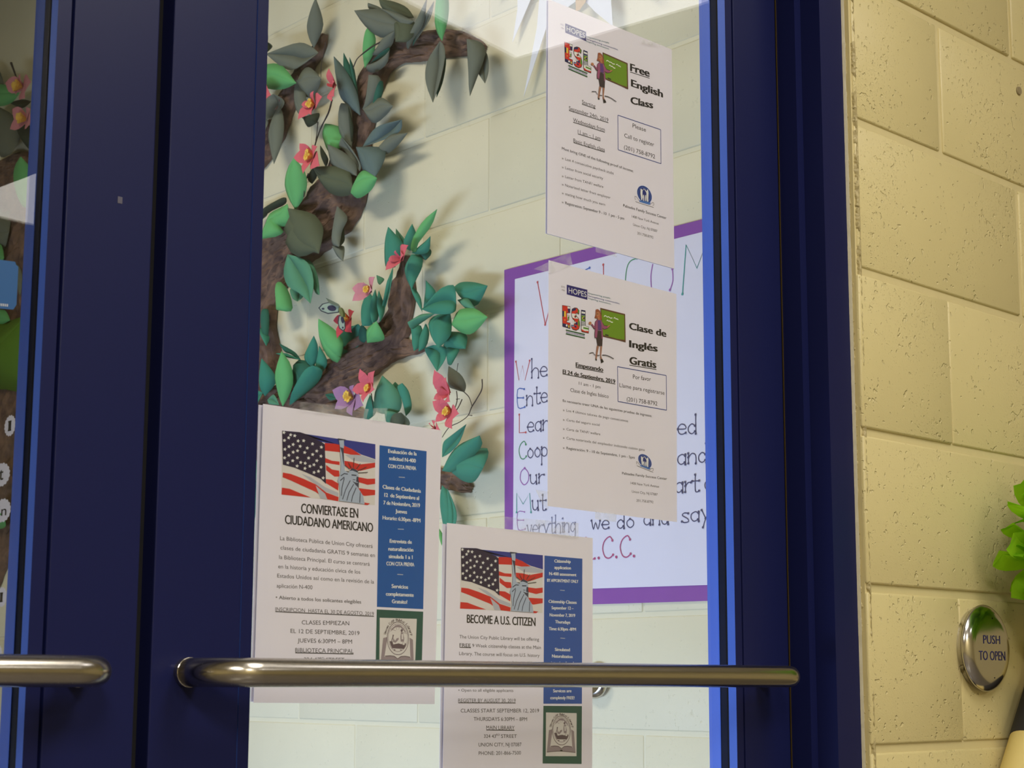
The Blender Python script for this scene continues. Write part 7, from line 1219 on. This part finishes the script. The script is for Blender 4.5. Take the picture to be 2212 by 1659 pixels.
# vestibule wall that carries the paper tree
side = empty('wall_side', (XB+.1, 3.3, 0), kind='structure')
zb = M['zB']; rows2 = [0.0]+[zb+.2032*k for k in range(-4, 10)]+[3.2]
def side_joints(r):
    ph = M['svj'] if r % 2 == 0 else M['svj']+.2032
    js = [1.36]; k = -2
    while True:
        y = ph+.4064*k; k += 1
        if y < 1.40: continue
        if y > 5.3: break
        js.append(y)
    return js+[5.4]
def put_side(o, y, z):
    o.location = (XB+.07+rr.uniform(0, .0015), y, z); o.rotation_euler = (0, 0, math.pi/2)
block_wall(side, rows2, side_joints, put_side, CREAM, lambda r: .0035, .14, .003)
box('mortar', (XB+.0028, 1.36, 0), (XB+.2, 5.4, 3.2), CREAM, side)

# ------------------------------------------------------------------ door frame and doors
YS = 1.228
ZB, ZT = .0, 2.14
xa, xb, y1 = M['xa'], M['xb'], M['y1']
jamb = prism('trim_1', [(M['xf1'], 1.170), (xa, 1.170), (xa, y1), (xb, y1), (xb, 1.290), (M['xf1'], 1.290)], ZB, 2.2, BLUE, kind='structure')
box('trim_2', (-.95, 1.17, ZT+.004), (xa, 1.29, 2.2), BLUE, kind='structure')
box('trim_3', (xb-.0012, y1+.029, ZB), (xb-.0004, y1+.0305, ZT), BRASS, kind='structure')
def door(name, xl, xr, gl, gr, dim, handle, glass):
    """xl..xr leaf, gl..gr clear opening; the leaf's face is at YS"""
    r = empty(name, ((xl+xr)/2, YS+.022, 0), kind='structure')
    bead = .0128
    box('stile', (xl, YS, .02), (gl-bead, YS+.044, ZT), BLUE, r, bevel=.0012)
    box('stile', (gr+bead+.0028, YS, .02), (xr, YS+.044, ZT), BLUE, r, bevel=.0012)
    box('rail', (gl-bead, YS, .02), (gr+bead, YS+.044, .27), BLUE, r, bevel=.001)
    box('rail', (gl-bead, YS, 2.02), (gr+bead, YS+.044, ZT), BLUE, r, bevel=.001)
    for side_, (a, b) in (('l', (gl-bead+.0008, gl)), ('r', (gr, gr+bead))):
        # outer bead: front face navy, the edge that faces the glass bright blue
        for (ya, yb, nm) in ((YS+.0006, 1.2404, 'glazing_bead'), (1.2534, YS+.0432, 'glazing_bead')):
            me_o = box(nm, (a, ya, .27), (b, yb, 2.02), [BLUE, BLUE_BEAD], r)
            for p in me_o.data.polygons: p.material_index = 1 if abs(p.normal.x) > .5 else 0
        box('gasket', (a+.0008 if side_ == 'r' else a, 1.2404, .27), (b if side_ == 'r' else b-.0008, 1.2534, 2.02), BLACK, r)
    g = box('glass_pane', (gl-.004, 1.2418, .262), (gr+.004, 1.2478, 2.028), glass, r)
    # pull handle
    if handle:
        x0, x1 = handle; zc = M['zbar']; yb = 1.168; R = .034
        path = [(x0, YS, zc), (x0, yb+R, zc)]
        path += [(x0+R-R*math.cos(t), yb+R-R*math.sin(t), zc) for t in [math.pi/2*k/7 for k in range(1, 8)]]
        path += [(x0+R+(x1-x0-2*R)*k/8, yb, zc) for k in range(1, 8)]
        path += [(x1-R+R*math.sin(t), yb+R-R*math.cos(t), zc) for t in [math.pi/2*k/7 for k in range(8)]]
        path += [(x1, YS, zc)]
        h = link('pull_handle', tube_mesh('pull_handle', path, .0127, 28), STEEL, r, smooth=True)
        for x in (x0, x1):
            link('mounting_collar', tube_mesh('mounting_collar', [(x, YS, zc), (x, YS-.006, zc), (x, YS-.0066, zc)], [.0132, .0132, .0124], 28), STEEL, h)
    return r
M['zbar'] = 1.0770
gapl, gapr = M['gap']
dl = door('door_1', gapl-.96, gapl, gapl-.96+.105, .6100, True, (-.15, .6530), GLASS_DIM)
dr = door('door_2', gapr, 1.6263, .8275, 1.5225, False, (.7600, 1.5700), GLASS)
box('gap_strip', (gapl+.0002, YS+.020, .02), (gapr-.0002, YS+.05, ZT), GAP_SHADE, dl)  # strip added behind the gap, its near-black colour is the gap's shade
# scratches and a paint chip on the left leaf
box('paint_chip', (M['spot'][0]-.0022, YS-.0003, M['spot'][1]-.0032), (M['spot'][0]+.0024, YS+.0004, M['spot'][1]+.0030), principled('chip', (.085, .08, .12), .6), dl, bevel=.0002)

# ------------------------------------------------------------------ ceiling lights
def troffer(x, y, sx, sy, turn, zc, label, lit=None):
    """x, y is the centre; the whole fitting is turned about z"""
    t = empty('ceiling_light', (0, 0, 0), label=label, cat='light')
    for a, b, c, d in ((-sx/2-.02, -sy/2-.02, sx/2+.02, -sy/2), (-sx/2-.02, sy/2, sx/2+.02, sy/2+.02), (-sx/2-.02, -sy/2, -sx/2, sy/2), (sx/2, -sy/2, sx/2+.02, sy/2)):
        box('frame', (a, b, -.02), (c, d, -.001), CEIL, t)
    box('diffuser', (-sx/2, -sy/2, -.014), (sx/2, sy/2, -.004), lit or DIFFUSER, t)
    t.location = (x, y, zc); t.rotation_euler = (0, 0, math.radians(turn))
def corner(cx_, cy_, sx, sy, turn):
    a = math.radians(turn); return cx_+math.cos(a)*sx/2-math.sin(a)*sy/2, cy_+math.sin(a)*sx/2+math.cos(a)*sy/2
_x, _y = corner(2.725, -.407, -.60, .60, -9.5)
troffer(_x, _y, .60, .60, -9.5, 2.7, 'square ceiling light panel over the hall in front of the yellow wall')
_x, _y = corner(2.215, -2.70, .60, .64, -5)
troffer(_x, _y, .60, .64, -5, 2.7, 'square ceiling light panel further back in the hall', BRIGHT)
troffer(-.6, -1.2, .60, 1.22, 0, 2.7, 'long ceiling light panel over the hall behind the viewer')
troffer(1.3, -.15, .60, 1.22, 0, 2.7, 'long ceiling light panel above the hall before the right door')
troffer(.6, -3.2, .60, 1.22, 0, 2.7, 'long ceiling light panel at the rear of the hall')
troffer(.5, 2.6, .55, 1.1, 0, 3.2, 'ceiling light panel inside the vestibule')

# ------------------------------------------------------------------ paper tree
tree = empty('paper_tree', (XB, 3.0, 0.0), label='large crumpled brown paper tree with cut paper leaves on the vestibule wall', cat='wall decoration')
def branch(row, k):
    L = [(row[i], row[i+1]) for i in range(0, len(row), 4)]; R = [(row[i+2], row[i+3]) for i in range(0, len(row), 4)]
    L = catmull(L, 9); R = catmull(R, 9); nx = 40; vs, fs = [], []
    run = 0
    for i, (a, b) in enumerate(zip(L, R)):
        if i: run += (math.hypot(a[0]-L[i-1][0], a[1]-L[i-1][1])+math.hypot(b[0]-R[i-1][0], b[1]-R[i-1][1]))/2
        w = math.hypot(a[0]-b[0], a[1]-b[1])
        end = min(1, .15+min(i, len(L)-1-i)/4)
        for j in range(nx):
            t = j/(nx-1); y = a[0]+(b[0]-a[0])*t; z = a[1]+(b[1]-a[1])*t
            e = math.sqrt(max(0, 1-(2*t-1)**2))
            q = Vector((y*16, z*16, k*3.7)); q2 = Vector((y*45, z*45, k))
            cr = 1-abs(noise.noise(q))*2; cr2 = 1-abs(noise.noise(q2))*2
            wob = noise.noise(Vector((t*w*30, run*14, k)))*.5
            dd = noise.voronoi(Vector((t*w*52+wob, run*13+wob, k*2.3)))[0]; cr3 = min(.55, dd[1]-dd[0])
            hh = .002+e**.6*(min(.03, w*.22)*(.42+.30*cr)+.004*cr2+.022*cr3)*end
            edge = (noise.noise(Vector((z*40, y*40, t*9)))*.004)
            vs.append((XB-hh, y+edge, z+edge))
    m = len(L)
    for i in range(m-1):
        for j in range(nx-1): a = i*nx+j; fs.append((a, a+1, a+nx+1, a+nx))
    return link('branch', mesh('branch', vs, fs), BARK, tree)
for k, row in enumerate(BRANCHES): branch(row, k)

def leaf_mesh(pts, tip, i):
    n = len(pts); rnd = random.Random(i)
    A = catmull(pts[:tip+1], 4); B = catmull(pts[tip:]+[pts[0]], 4)
    B = B[::-1]; m = min(len(A), len(B))
    def res(P, m):
        L = len(P)-1; out = []
        for k in range(m):
            f = k/(m-1)*L; a = int(min(f, L-1)); t = f-a
            out.append(tuple(P[a][c]+(P[a+1][c]-P[a][c])*t for c in range(3)))
        return out
    m = 11; A = res(A, m); B = res(B, m)
    fold = rnd.uniform(.30, .58)*(1 if rnd.random() < .8 else -.6); vs, fs = [], []
    for k in range(m):
        a, b = A[k], B[k]; w = math.hypot(a[0]-b[0], a[1]-b[1])
        s = math.sin(math.pi*k/(m-1))
        for t in (0, .25, .5, .5, .75, 1):
            y = a[0]+(b[0]-a[0])*t; z = a[1]+(b[1]-a[1])*t; h = a[2]+(b[2]-a[2])*t
            crease = (1-abs(2*t-1))*w*fold*.5 + (.004*s*math.sin(t*math.pi) if fold > 0 else 0)
            hh = max(h+crease-abs(fold)*w*.25, .008)
            # keep the silhouette where it was seen: nothing moves in y, z
            vs.append((XB-hh, y, z))
    for k in range(m-1):
        for j in (0, 1, 3, 4): q = k*6+j; fs.append((q, q+1, q+7, q+6))
    return mesh('leaf', vs, fs)
for i, (c, tip, d) in enumerate(LEAVES):
    pts = [(d[k], d[k+1], d[k+2]) for k in range(0, len(d), 3)]
    o = link('leaf', leaf_mesh(pts, tip, i), LEAF[c], tree)
    for p in o.data.polygons: p.use_smooth = True
    sm = o.modifiers.new('thickness', 'SOLIDIFY'); sm.thickness = .0007; sm.offset = 0

for i, (c, ce, tp) in enumerate(FLOWERS):
    tips = [tuple(tp[k:k+3]) for k in range(0, len(tp), 3)]; vs, fs = [], []
    cv = Vector((XB-ce[2]+.008, ce[0], ce[1]))
    for k, t in enumerate(tips):
        tv = Vector((XB-t[2], t[0], t[1])); d = tv-cv; L_ = d.length; per = Vector((0, -d.z, d.y)).normalized()*L_
        prof = [(0, .12), (.18, .24), (.40, .31), (.60, .27), (.78, .15), (.91, .05), (1, .0)]
        b0 = len(vs)
        for s, w in prof:
            lift = Vector((-.010*math.sin(s*2.6), 0, 0))
            vs += [cv+d*s-per*w+lift, cv+d*s+lift+Vector((.003, 0, 0))*(1-s)*w*3, cv+d*s+per*w+lift]
        for r_ in range(len(prof)-1):
            a = b0+r_*3; fs += [(a, a+1, a+4, a+3), (a+1, a+2, a+5, a+4)]
    fo = link('flower', mesh('flower', vs, fs), FLOWER[c], tree)
    sm = fo.modifiers.new('thickness', 'SOLIDIFY'); sm.thickness = .0006; sm.offset = 0
    if i in (2, 3, 4, 9, 11): continue
    sv, sf = [], []; rad = max((Vector((0, t[0]-ce[0], t[1]-ce[1]))).length for t in tips)
    rnd = random.Random(i)
    for q in range(9):
        a = q*2.4; dirv = Vector((-1, math.cos(a)*.45, math.sin(a)*.45)); dirv.normalize(); L_ = rad*rnd.uniform(.20, .32)
        p0 = cv+Vector((-.004, 0, 0)); p1 = p0+dirv*L_; pp = Vector((0, -dirv.z, dirv.y)).normalized()*rad*.07
        b0 = len(sv); sv += [p0-pp, p0+pp, p1+pp*1.4, p1-pp*1.4, p0+Vector((0, pp.z, -pp.y)), p1+Vector((0, pp.z, -pp.y))*1.4]
        sf += [(b0, b0+1, b0+2, b0+3), (b0+1, b0+4, b0+5, b0+2), (b0+4, b0, b0+3, b0+5), (b0+3, b0+2, b0+5)]
    link('stamen', mesh('stamen', sv, sf), STAMEN, fo)
for w, d in TWIGS:
    pts = catmull([(XB-d[k+2], d[k], d[k+1]) for k in range(0, len(d), 3)], 5)
    n = len(pts); link('twig', tube_mesh('twig', pts, [w*(1.1-.5*k/n+.25*noise.noise(Vector(pts[k])*60)) for k in range(n)], 7), TWIGM, tree, smooth=True)

# ------------------------------------------------------------------ paper butterfly
bf = empty('paper_butterfly', (XB-.06, BUTTERFLY[0][1][0], BUTTERFLY[0][1][1]), label='grey paper butterfly with dark spots beside a red paper flower', cat='butterfly')
BFM = {'w': principled('wing_edge', (.03, .035, .05), .7), 'w2': grain(principled('wing_face', (.30, .38, .30), .7), 30, .06), 'v': principled('upper_wing', (.12, .15, .10), .7), 'k': principled('wing_spot', (.02, .02, .06), .6), 'b': principled('butterfly_body', (.14, .16, .05), .7)}
NM = {'w': 'wing', 'w2': 'wing_face', 'v': 'upper_wing', 'k': 'wing_spot', 'b': 'body'}
for kd, d in BUTTERFLY:
    pts = [Vector((XB-d[k+2], d[k], d[k+1])) for k in range(0, len(d), 3)]
    me_ = mesh('wing', pts, [tuple(range(len(pts)))]); o = link(NM[kd], me_, BFM[kd], bf)
    sm = o.modifiers.new('thickness', 'SOLIDIFY'); sm.thickness = .0006 if kd != 'b' else .006; sm.offset = 0

# ------------------------------------------------------------------ printed sheets
def text_polys(body, style, quad):
    """lettering as flat polygons fitted into quad (bottom left, bottom right, top right, top left)"""
    cu = bpy.data.curves.new('lettering', 'FONT'); cu.body = body; cu.resolution_u = 3; cu.fill_mode = 'FRONT'
    if style[0] == 'c': cu.space_character = .95
    ob = bpy.data.objects.new('lettering', cu)
    me_ = bpy.data.meshes.new_from_object(ob)
    vs = [(v.co.x, v.co.y) for v in me_.vertices]; fs = [tuple(p.vertices) for p in me_.polygons]
    bpy.data.objects.remove(ob); bpy.data.curves.remove(cu); bpy.data.meshes.remove(me_)
    if not vs: return [], []
    # heavier faces: the glyphs are printed again, shifted by a hair
    heavy = {'b': [(-.011, 0), (.011, 0)], 'c': [(-.030, 0), (0, .012), (.030, 0), (0, -.006)], 's': [(-.042, .012), (.042, .012), (-.042, -.012), (.042, -.012), (0, 0)]}.get(style[0], [(0, 0)])
    if len(body) == 1: heavy = [(-.02, 0), (.02, 0)]
    base_v, base_f = vs, fs
    vs = [(x+dx, y+dy) for dx, dy in heavy for x, y in base_v]; fs = [tuple(a+k*len(base_v) for a in f) for k in range(len(heavy)) for f in base_f]
    x0 = min(v[0] for v in vs); x1_ = max(v[0] for v in vs); cap = .70
    if len(body) == 1:
        y0 = min(v[1] for v in vs); cap = max(v[1] for v in vs)-y0
    else: y0 = 0
    bl, br, tr, tl = quad; out = []
    for i_, (x, y) in enumerate(vs):
        u = (x-x0)/(x1_-x0); v = (y-y0)/cap
        out.append(tuple((bl[c]*(1-u)+br[c]*u)*(1-v)+(tl[c]*(1-u)+tr[c]*u)*v for c in (0, 1))+(.000012*(i_//len(base_v)),))
    return out, fs
def wave(x, z, amp): return amp*(math.sin(x*14+z*6)*.6+math.sin(z*17-x*5)*.4)
def ribbon(pts, w, closed=False):
    pts = [Vector(p) for p in pts]; n = len(pts); out = []
    for i, p in enumerate(pts):
        a = pts[(i-1) % n] if (closed or i > 0) else p; b = pts[(i+1) % n] if (closed or i < n-1) else p
        t = (b-a); t = t.normalized() if t.length > 1e-9 else Vector((1, 0)); nn = Vector((-t.y, t.x))*w/2
        out += [p-nn, p+nn]
    k = n if closed else n-1
    return [tuple(v) for v in out], [(2*i, 2*i+1, (2*i+3) % (2*n), (2*i+2) % (2*n)) for i in range(k)]
def flyer(idx, corners, prims, name, label, amp, behind):
    tl, tr, br, bl = corners
    cx, cz = (tl[0]+br[0])/2, (tl[1]+br[1])/2
    root = empty(name, (cx, YP, min(bl[1], br[1])), label=label, cat='flyer')
    def sheet(nm, c, y, mat, curl=0, thick=.0003):
        tl, tr, br, bl = c; N = 16; vs, fs = [], []
        for i in range(N+1):
            for j in range(N+1):
                u, v = i/N, j/N
                x = (tl[0]*(1-u)+tr[0]*u)*(1-v)+(bl[0]*(1-u)+br[0]*u)*v; z = (tl[1]*(1-u)+tr[1]*u)*(1-v)+(bl[1]*(1-u)+br[1]*u)*v
                vs.append((x, y+wave(x, z, amp)+curl*max(0, .12-u)*max(0, .12-u)*60, z))
        for i in range(N):
            for j in range(N): a = i*(N+1)+j; fs.append((a, a+N+1, a+N+2, a+1))
        o = link(nm, mesh(nm, vs, fs), mat, root)
        sm = o.modifiers.new('thickness', 'SOLIDIFY'); sm.thickness = thick; sm.offset = 0
        return o
    sheet('sheet', corners, YP, PAPER)
    if behind:
        dx, dz = behind
        sheet('backing_sheet', [(tl[0]-dx, tl[1]-dz), (tr[0]-dx*.2, tr[1]-dz), (br[0]-dx*.2, br[1]+dz), (bl[0]-dx*.5, bl[1]+dz)], YP+.0022, PAPER2)
    parts = {}; levels = {}
    for p in prims:
        kind, part, col = p[:3]
        layer = levels.get(part, 0)+(1 if kind != 't' else 0); levels[part] = layer
        ly = .00024 if part == 'lettering' else .00022+.000012*(layer+(1 if kind == 't' else 0))
        if kind == 'p':
            d = p[3]; vs = [(d[k], d[k+1]) for k in range(0, len(d), 2)]; fs = [tuple(range(len(vs)))]
        elif kind == 'l':
            d = p[4]; vs, fs = ribbon([(d[k], d[k+1]) for k in range(0, len(d), 2)], p[3], p[5])
        else:
            d = p[5]; q = [(d[k], d[k+1]) for k in range(0, 8, 2)]; vs, fs = text_polys(p[3], p[4], q)
        P = parts.setdefault(part, dict(v=[], f=[], m=[], cols=[]))
        if col not in P['cols']: P['cols'].append(col)
        b0 = len(P['v']); P['v'] += [(v[0], YP-ly+wave(v[0], v[1], amp)-(v[2] if len(v) > 2 else 0), v[1]) for v in vs]; P['f'] += [tuple(a+b0 for a in f) for f in fs]; P['m'] += [P['cols'].index(col)]*len(fs)
    for nm, P in parts.items():
        if P['v']: link(nm, mesh(nm, P['v'], P['f'], P['m']), [ink(c) for c in P['cols']], root)
    for k, d in TAPES:
        if k != idx: continue
        vs = [(d[j], YP-.0024+wave(d[j], d[j+1], amp), d[j+1]) for j in range(0, 8, 2)]
        link('tape', mesh('tape', vs, [(0, 1, 2, 3)]), TAPE, root)
    return root
FL = [('citizenship_flyer', 'white Spanish flyer headed CONVIERTASE EN CIUDADANO AMERICANO behind the glass', 0, (.0035, .001)),
      ('citizenship_flyer', 'white English flyer headed BECOME A U.S. CITIZEN behind the glass', 0, (.004, .001)),
      ('class_flyer', 'white flyer headed Free English Class, topmost on the glass', 0, (.0006, .0004)),
      ('class_flyer', 'cream white flyer headed Clase de Inglés Gratis over the welcome banner', 0, None)]
for i, (c, pr) in enumerate(FLYERS): flyer(i, c, pr, FL[i][0], FL[i][1], FL[i][2], FL[i][3])

# ------------------------------------------------------------------ welcome banner
bo = [Vector((0, y, z)) for y, z in BANNER_OUTER]; bi = [Vector((0, y, z)) for y, z in BANNER_INNER]
ban = empty('welcome_banner', (XB, (bo[0].y+bo[1].y)/2, bo[2].z), label='white handwritten welcome banner with a purple paper border on the vestibule wall', cat='banner')
def slab(nm, pts, x, th, mat, parent):
    n = len(pts); vs = [(x, p[1], p[2]) for p in pts]+[(x-th, p[1], p[2]) for p in pts]
    fs = [tuple(range(n))[::-1], tuple(range(n, 2*n))]+[(i, (i+1) % n, n+(i+1) % n, n+i) for i in range(n)]
    return link(nm, mesh(nm, vs, fs), mat, parent)
slab('border', bo, XB-.0008, .0016, PURPLE, ban)
slab('sheet', bi, XB-.0024, .0014, BANNER, ban)
bycol = {}
for si, (c, w, d, dots) in enumerate(STROKES):
    pts = [(d[k], d[k+1]) for k in range(0, len(d), 2)]
    if len(pts) > 2: sm = catmull(pts, 3) if c not in 'rtW' or w < 2.1 and len(pts) > 5 else pts
    else: sm = pts
    vs, fs = ribbon(sm, w*.00098)
    V, F, Z = bycol.setdefault(c, ([], [], []))
    b0 = len(V); V += vs; Z += [.0000025*si]*len(vs); F += [tuple(a+b0 for a in f) for f in fs]
    if dots:
        for q in (pts[0], pts[-1]):
            b0 = len(V); V += [(q[0]-w*.0011*math.cos(a), q[1]+w*.0011*math.sin(a)) for a in [2*math.pi*k/9 for k in range(9)]]; Z += [.0004+.000002*len(Z)/9]*9; F.append(tuple(range(b0, b0+9)))
for k, (c, (V, F, Z)) in enumerate(bycol.items()):
    link('handwriting', mesh('handwriting', [(XB-.0042-.00002*k-h_, y, z) for (y, z), h_ in zip(V, Z)], F), pen(c), ban)

# ------------------------------------------------------------------ white paper star, word labels, door sticker
st = empty('paper_star', (XB-.01, STAR[1][1][0], STAR[1][1][1]+.3), label='white spiky cut paper star hanging high on the vestibule wall', cat='wall decoration')
for k, (c, d) in enumerate(STAR):
    pts = [Vector((XB-d[j+2], d[j], d[j+1])) for j in range(0, len(d), 3)]
    o = link('spike', mesh('spike', pts, [tuple(range(len(pts)))]), principled('star_white', (.78, .79, .84), .7) if c == 'w' else principled('star_tan', (.62, .42, .22), .7), st)
    sm = o.modifiers.new('thickness', 'SOLIDIFY'); sm.thickness = .0006; sm.offset = 0
WL = ['white scalloped word label with a capital I, uppermost behind the left door', 'white scalloped word label with a small t behind the left door', 'white scalloped word label reading In behind the left door', 'white scalloped word label with a capital I below the trunk behind the left door', 'white scalloped word label just above the left pull handle']
for k, (wd, c, tpt) in enumerate(WORDS):
    R = abs(tpt[1]-c[1]); asp = 1.5 if k in (1, 2) else 1.15
    root = empty('word_label', (XB-.065, c[0], c[1]), label=WL[k], cat='label')
    vs = [(XB-.066, c[0]+asp*(R+.0035*abs(math.sin(a*8)))*math.cos(a)-.0, c[1]+(R+.0035*abs(math.sin(a*8)))*math.sin(a)) for a in [2*math.pi*q/96 for q in range(96)]]
    o = link('card', mesh('card', vs, [tuple(range(96))]), PAPER, root); sm = o.modifiers.new('thickness', 'SOLIDIFY'); sm.thickness = .0008; sm.offset = 0
    wv = R*.42*len(wd) if wd != 'I' else R*.3
    vs, fs = text_polys(wd, 'n', [(-wv, -R*.5), (wv, -R*.5), (wv, R*.45), (-wv, R*.45)])
    if wd == 'I':
        for sgn in (-1, 1): 
            b0 = len(vs); zz = -R*.5 if sgn < 0 else R*.45; vs = vs+[(-R*.38, zz-R*.07, .0001), (R*.38, zz-R*.07, .0001), (R*.38, zz+R*.07, .0001), (-R*.38, zz+R*.07, .0001)]; fs = fs+[(b0, b0+1, b0+2, b0+3)]
    vs = [(XB-.0672-d_, c[0]-x, c[1]+z) for x, z, d_ in vs]
    link('lettering', mesh('lettering', vs, fs), ink('k'), root)
sk = empty('door_sticker', (STICKER[2][0]-.04, 1.2395, STICKER[5][1]), label='dark blue rounded sticker on the left door glass', cat='sticker')
n = len(STICKER); vs = [(x, 1.2412, z) for x, z in STICKER]+[(x, 1.2406, z) for x, z in STICKER]
link('sheet', mesh('sheet', vs, [tuple(range(n)), tuple(range(n, 2*n))]+[(i, (i+1) % n, n+(i+1) % n, n+i) for i in range(n)]), principled('sticker_blue', (.008, .085, .27), .4), sk)
q = [STICKERTEXT[0], STICKERTEXT[1], STICKERTEXT[2], STICKERTEXT[3]]
# its tiny caption is too small to read: a broken pale line of small marks
vs, fs = [], []
for k in range(11):
    if k == 3: continue
    for t in (k/11, (k+.62)/11):
        x = q[0][0]+(q[1][0]-q[0][0])*t; z = q[0][1]+(q[1][1]-q[0][1])*t; vs += [(x, 1.2403, z), (x, 1.2403, z+.0022)]
    b0 = len(vs)-4; fs.append((b0, b0+2, b0+3, b0+1))
link('caption', mesh('caption', vs, fs), ink('lgrey'), sk)

# ------------------------------------------------------------------ push to open button
def disc_button(name, label, radius, dome):
    r = empty(name, (0, 0, 0), label=label, cat='button')
    prof = [(radius*.93, -.0005), (radius*.93, .0085), (radius, .0085), (radius, .0105), (radius*.975, .0125), (radius*.93, .0150), (radius*.85, .0178), (radius*.76, .0196), (radius*.70, .0200), (radius*.62, .0200), (radius*.3, .0201), (0.0001, .0201)]
    prof = [(a, b*dome) for a, b in prof]; S = 64; vs, fs = [], []
    for a, b in prof:
        for k in range(S): t = 2*math.pi*k/S; vs.append((a*math.cos(t), -b, a*math.sin(t)))
    for i in range(len(prof)-1):
        for k in range(S): k2 = (k+1) % S; fs.append((i*S+k, i*S+k2, (i+1)*S+k2, (i+1)*S+k))
    link('button_plate', mesh('button_plate', vs, fs), principled('polished_steel', (.60, .58, .56), .16, 1.0), r, smooth=True)
    return r
b1 = disc_button('push_button', 'round stainless button plate engraved PUSH TO OPEN on the yellow wall', .0585, 1.0)
for txt, z0, h, w in (('PUSH', .0055, .0115, .0215), ('TO OPEN', -.0165, .0125, .0335)):
    vs, fs = text_polys(txt, 'n', [(-w, z0), (w, z0), (w, z0+h), (-w, z0+h)])
    link('lettering', mesh('lettering', [(x, -.0204-d_, z) for x, z, d_ in vs], fs), principled('engraving', (.015, .015, .12), .5), b1)
for z in (.040, -.040): link('pin_hole', tube_mesh('pin_hole', [(.004, -.0195, z), (.004, -.0203, z)], .0009, 10), BLACK, b1)
b1.location = (M['btn'][0]-.001, YF, M['btn'][1])
b2 = disc_button('push_button', 'small round metal button plate on the vestibule wall behind the handle', .0315, .9)
b2.location = (XB, M['btn2'][0]+.0005, M['btn2'][1]); b2.rotation_euler = (0, 0, -math.pi/2)

# ------------------------------------------------------------------ lime tissue pompom
px, pz = M['pom']
pom = empty('tissue_pompom', (px, YF-.125, pz), label='lime green tissue paper pompom on the yellow wall at the right edge', cat='pompom')
rnd = random.Random(12)
protos = []
for k in range(7):
    vs, fs = [], []; nu, nv = 9, 8; r2 = random.Random(k+40)
    ph = r2.uniform(0, 6)
    for i in range(nu):
        for j in range(nv):
            u = i/(nu-1); v = j/(nv-1)*2-1
            wid = .052*(.25+.9*math.sin(min(1, u*1.1)*math.pi*.62))
            rr_ = .018+.090*u
            y = v*wid; zz = .016*math.sin(v*3.2+ph)*u+.009*math.sin(v*7+ph*2)*u+.012*u*u*math.cos(ph+v*2)
            tipcut = .018*abs(math.sin(v*5+ph))*(u > .9)
            vs.append((rr_-tipcut, y*1.3, zz*1.3))
    for i in range(nu-1):
        for j in range(nv-1): a = i*nv+j; fs.append((a, a+1, a+nv+1, a+nv))
    me_ = mesh('tissue_petal', vs, fs); me_.materials.append(TISSUE); protos.append(me_)
N = 190
for k in range(N):
    zc_ = 1-2*(k+.5)/N; th = k*2.39996; s = math.sqrt(1-zc_*zc_); d = Vector((s*math.cos(th), s*math.sin(th), zc_))
    if d.y > .35: continue
    o = bpy.data.objects.new('tissue_petal', protos[k % 7]); COL.objects.link(o)
    q = d.to_track_quat('X', 'Z'); e = q.to_matrix().to_4x4() @ Matrix.Rotation(rnd.uniform(0, 6.28), 4, 'X')
    sc_ = rnd.uniform(.86, 1.1)
    o.parent = pom; o.matrix_local = e @ Matrix.Scale(sc_, 4)

# ------------------------------------------------------------------ striped paper tube beside the button
p0 = Vector((M['tube'][0][0], YF-.036, M['tube'][0][1])); p1 = Vector((M['tube'][1][0], YF-.036, M['tube'][1][1])); ax = (p1-p0).normalized(); top = p0-ax*.02
tb = empty('striped_tube', tuple(p1), label='black and yellow striped paper tube leaning on the yellow wall below the pompom', cat='wall decoration')
BLK = principled('black_card', (.022, .020, .022), .75); YEL = grain(principled('yellow_card', (.72, .58, .22), .65), 40, .04)
s = 0; bands = TUBE_BANDS
for (a, b, c) in bands:
    rr_ = .030+.0006*(c == 'k')
    link('band', tube_mesh('band', [p0+ax*a, p0+ax*(a+.0002), p0+ax*((a+b)/2), p0+ax*(b-.0002), p0+ax*b], rr_, 32), BLK if c == 'k' else YEL, tb, smooth=True)
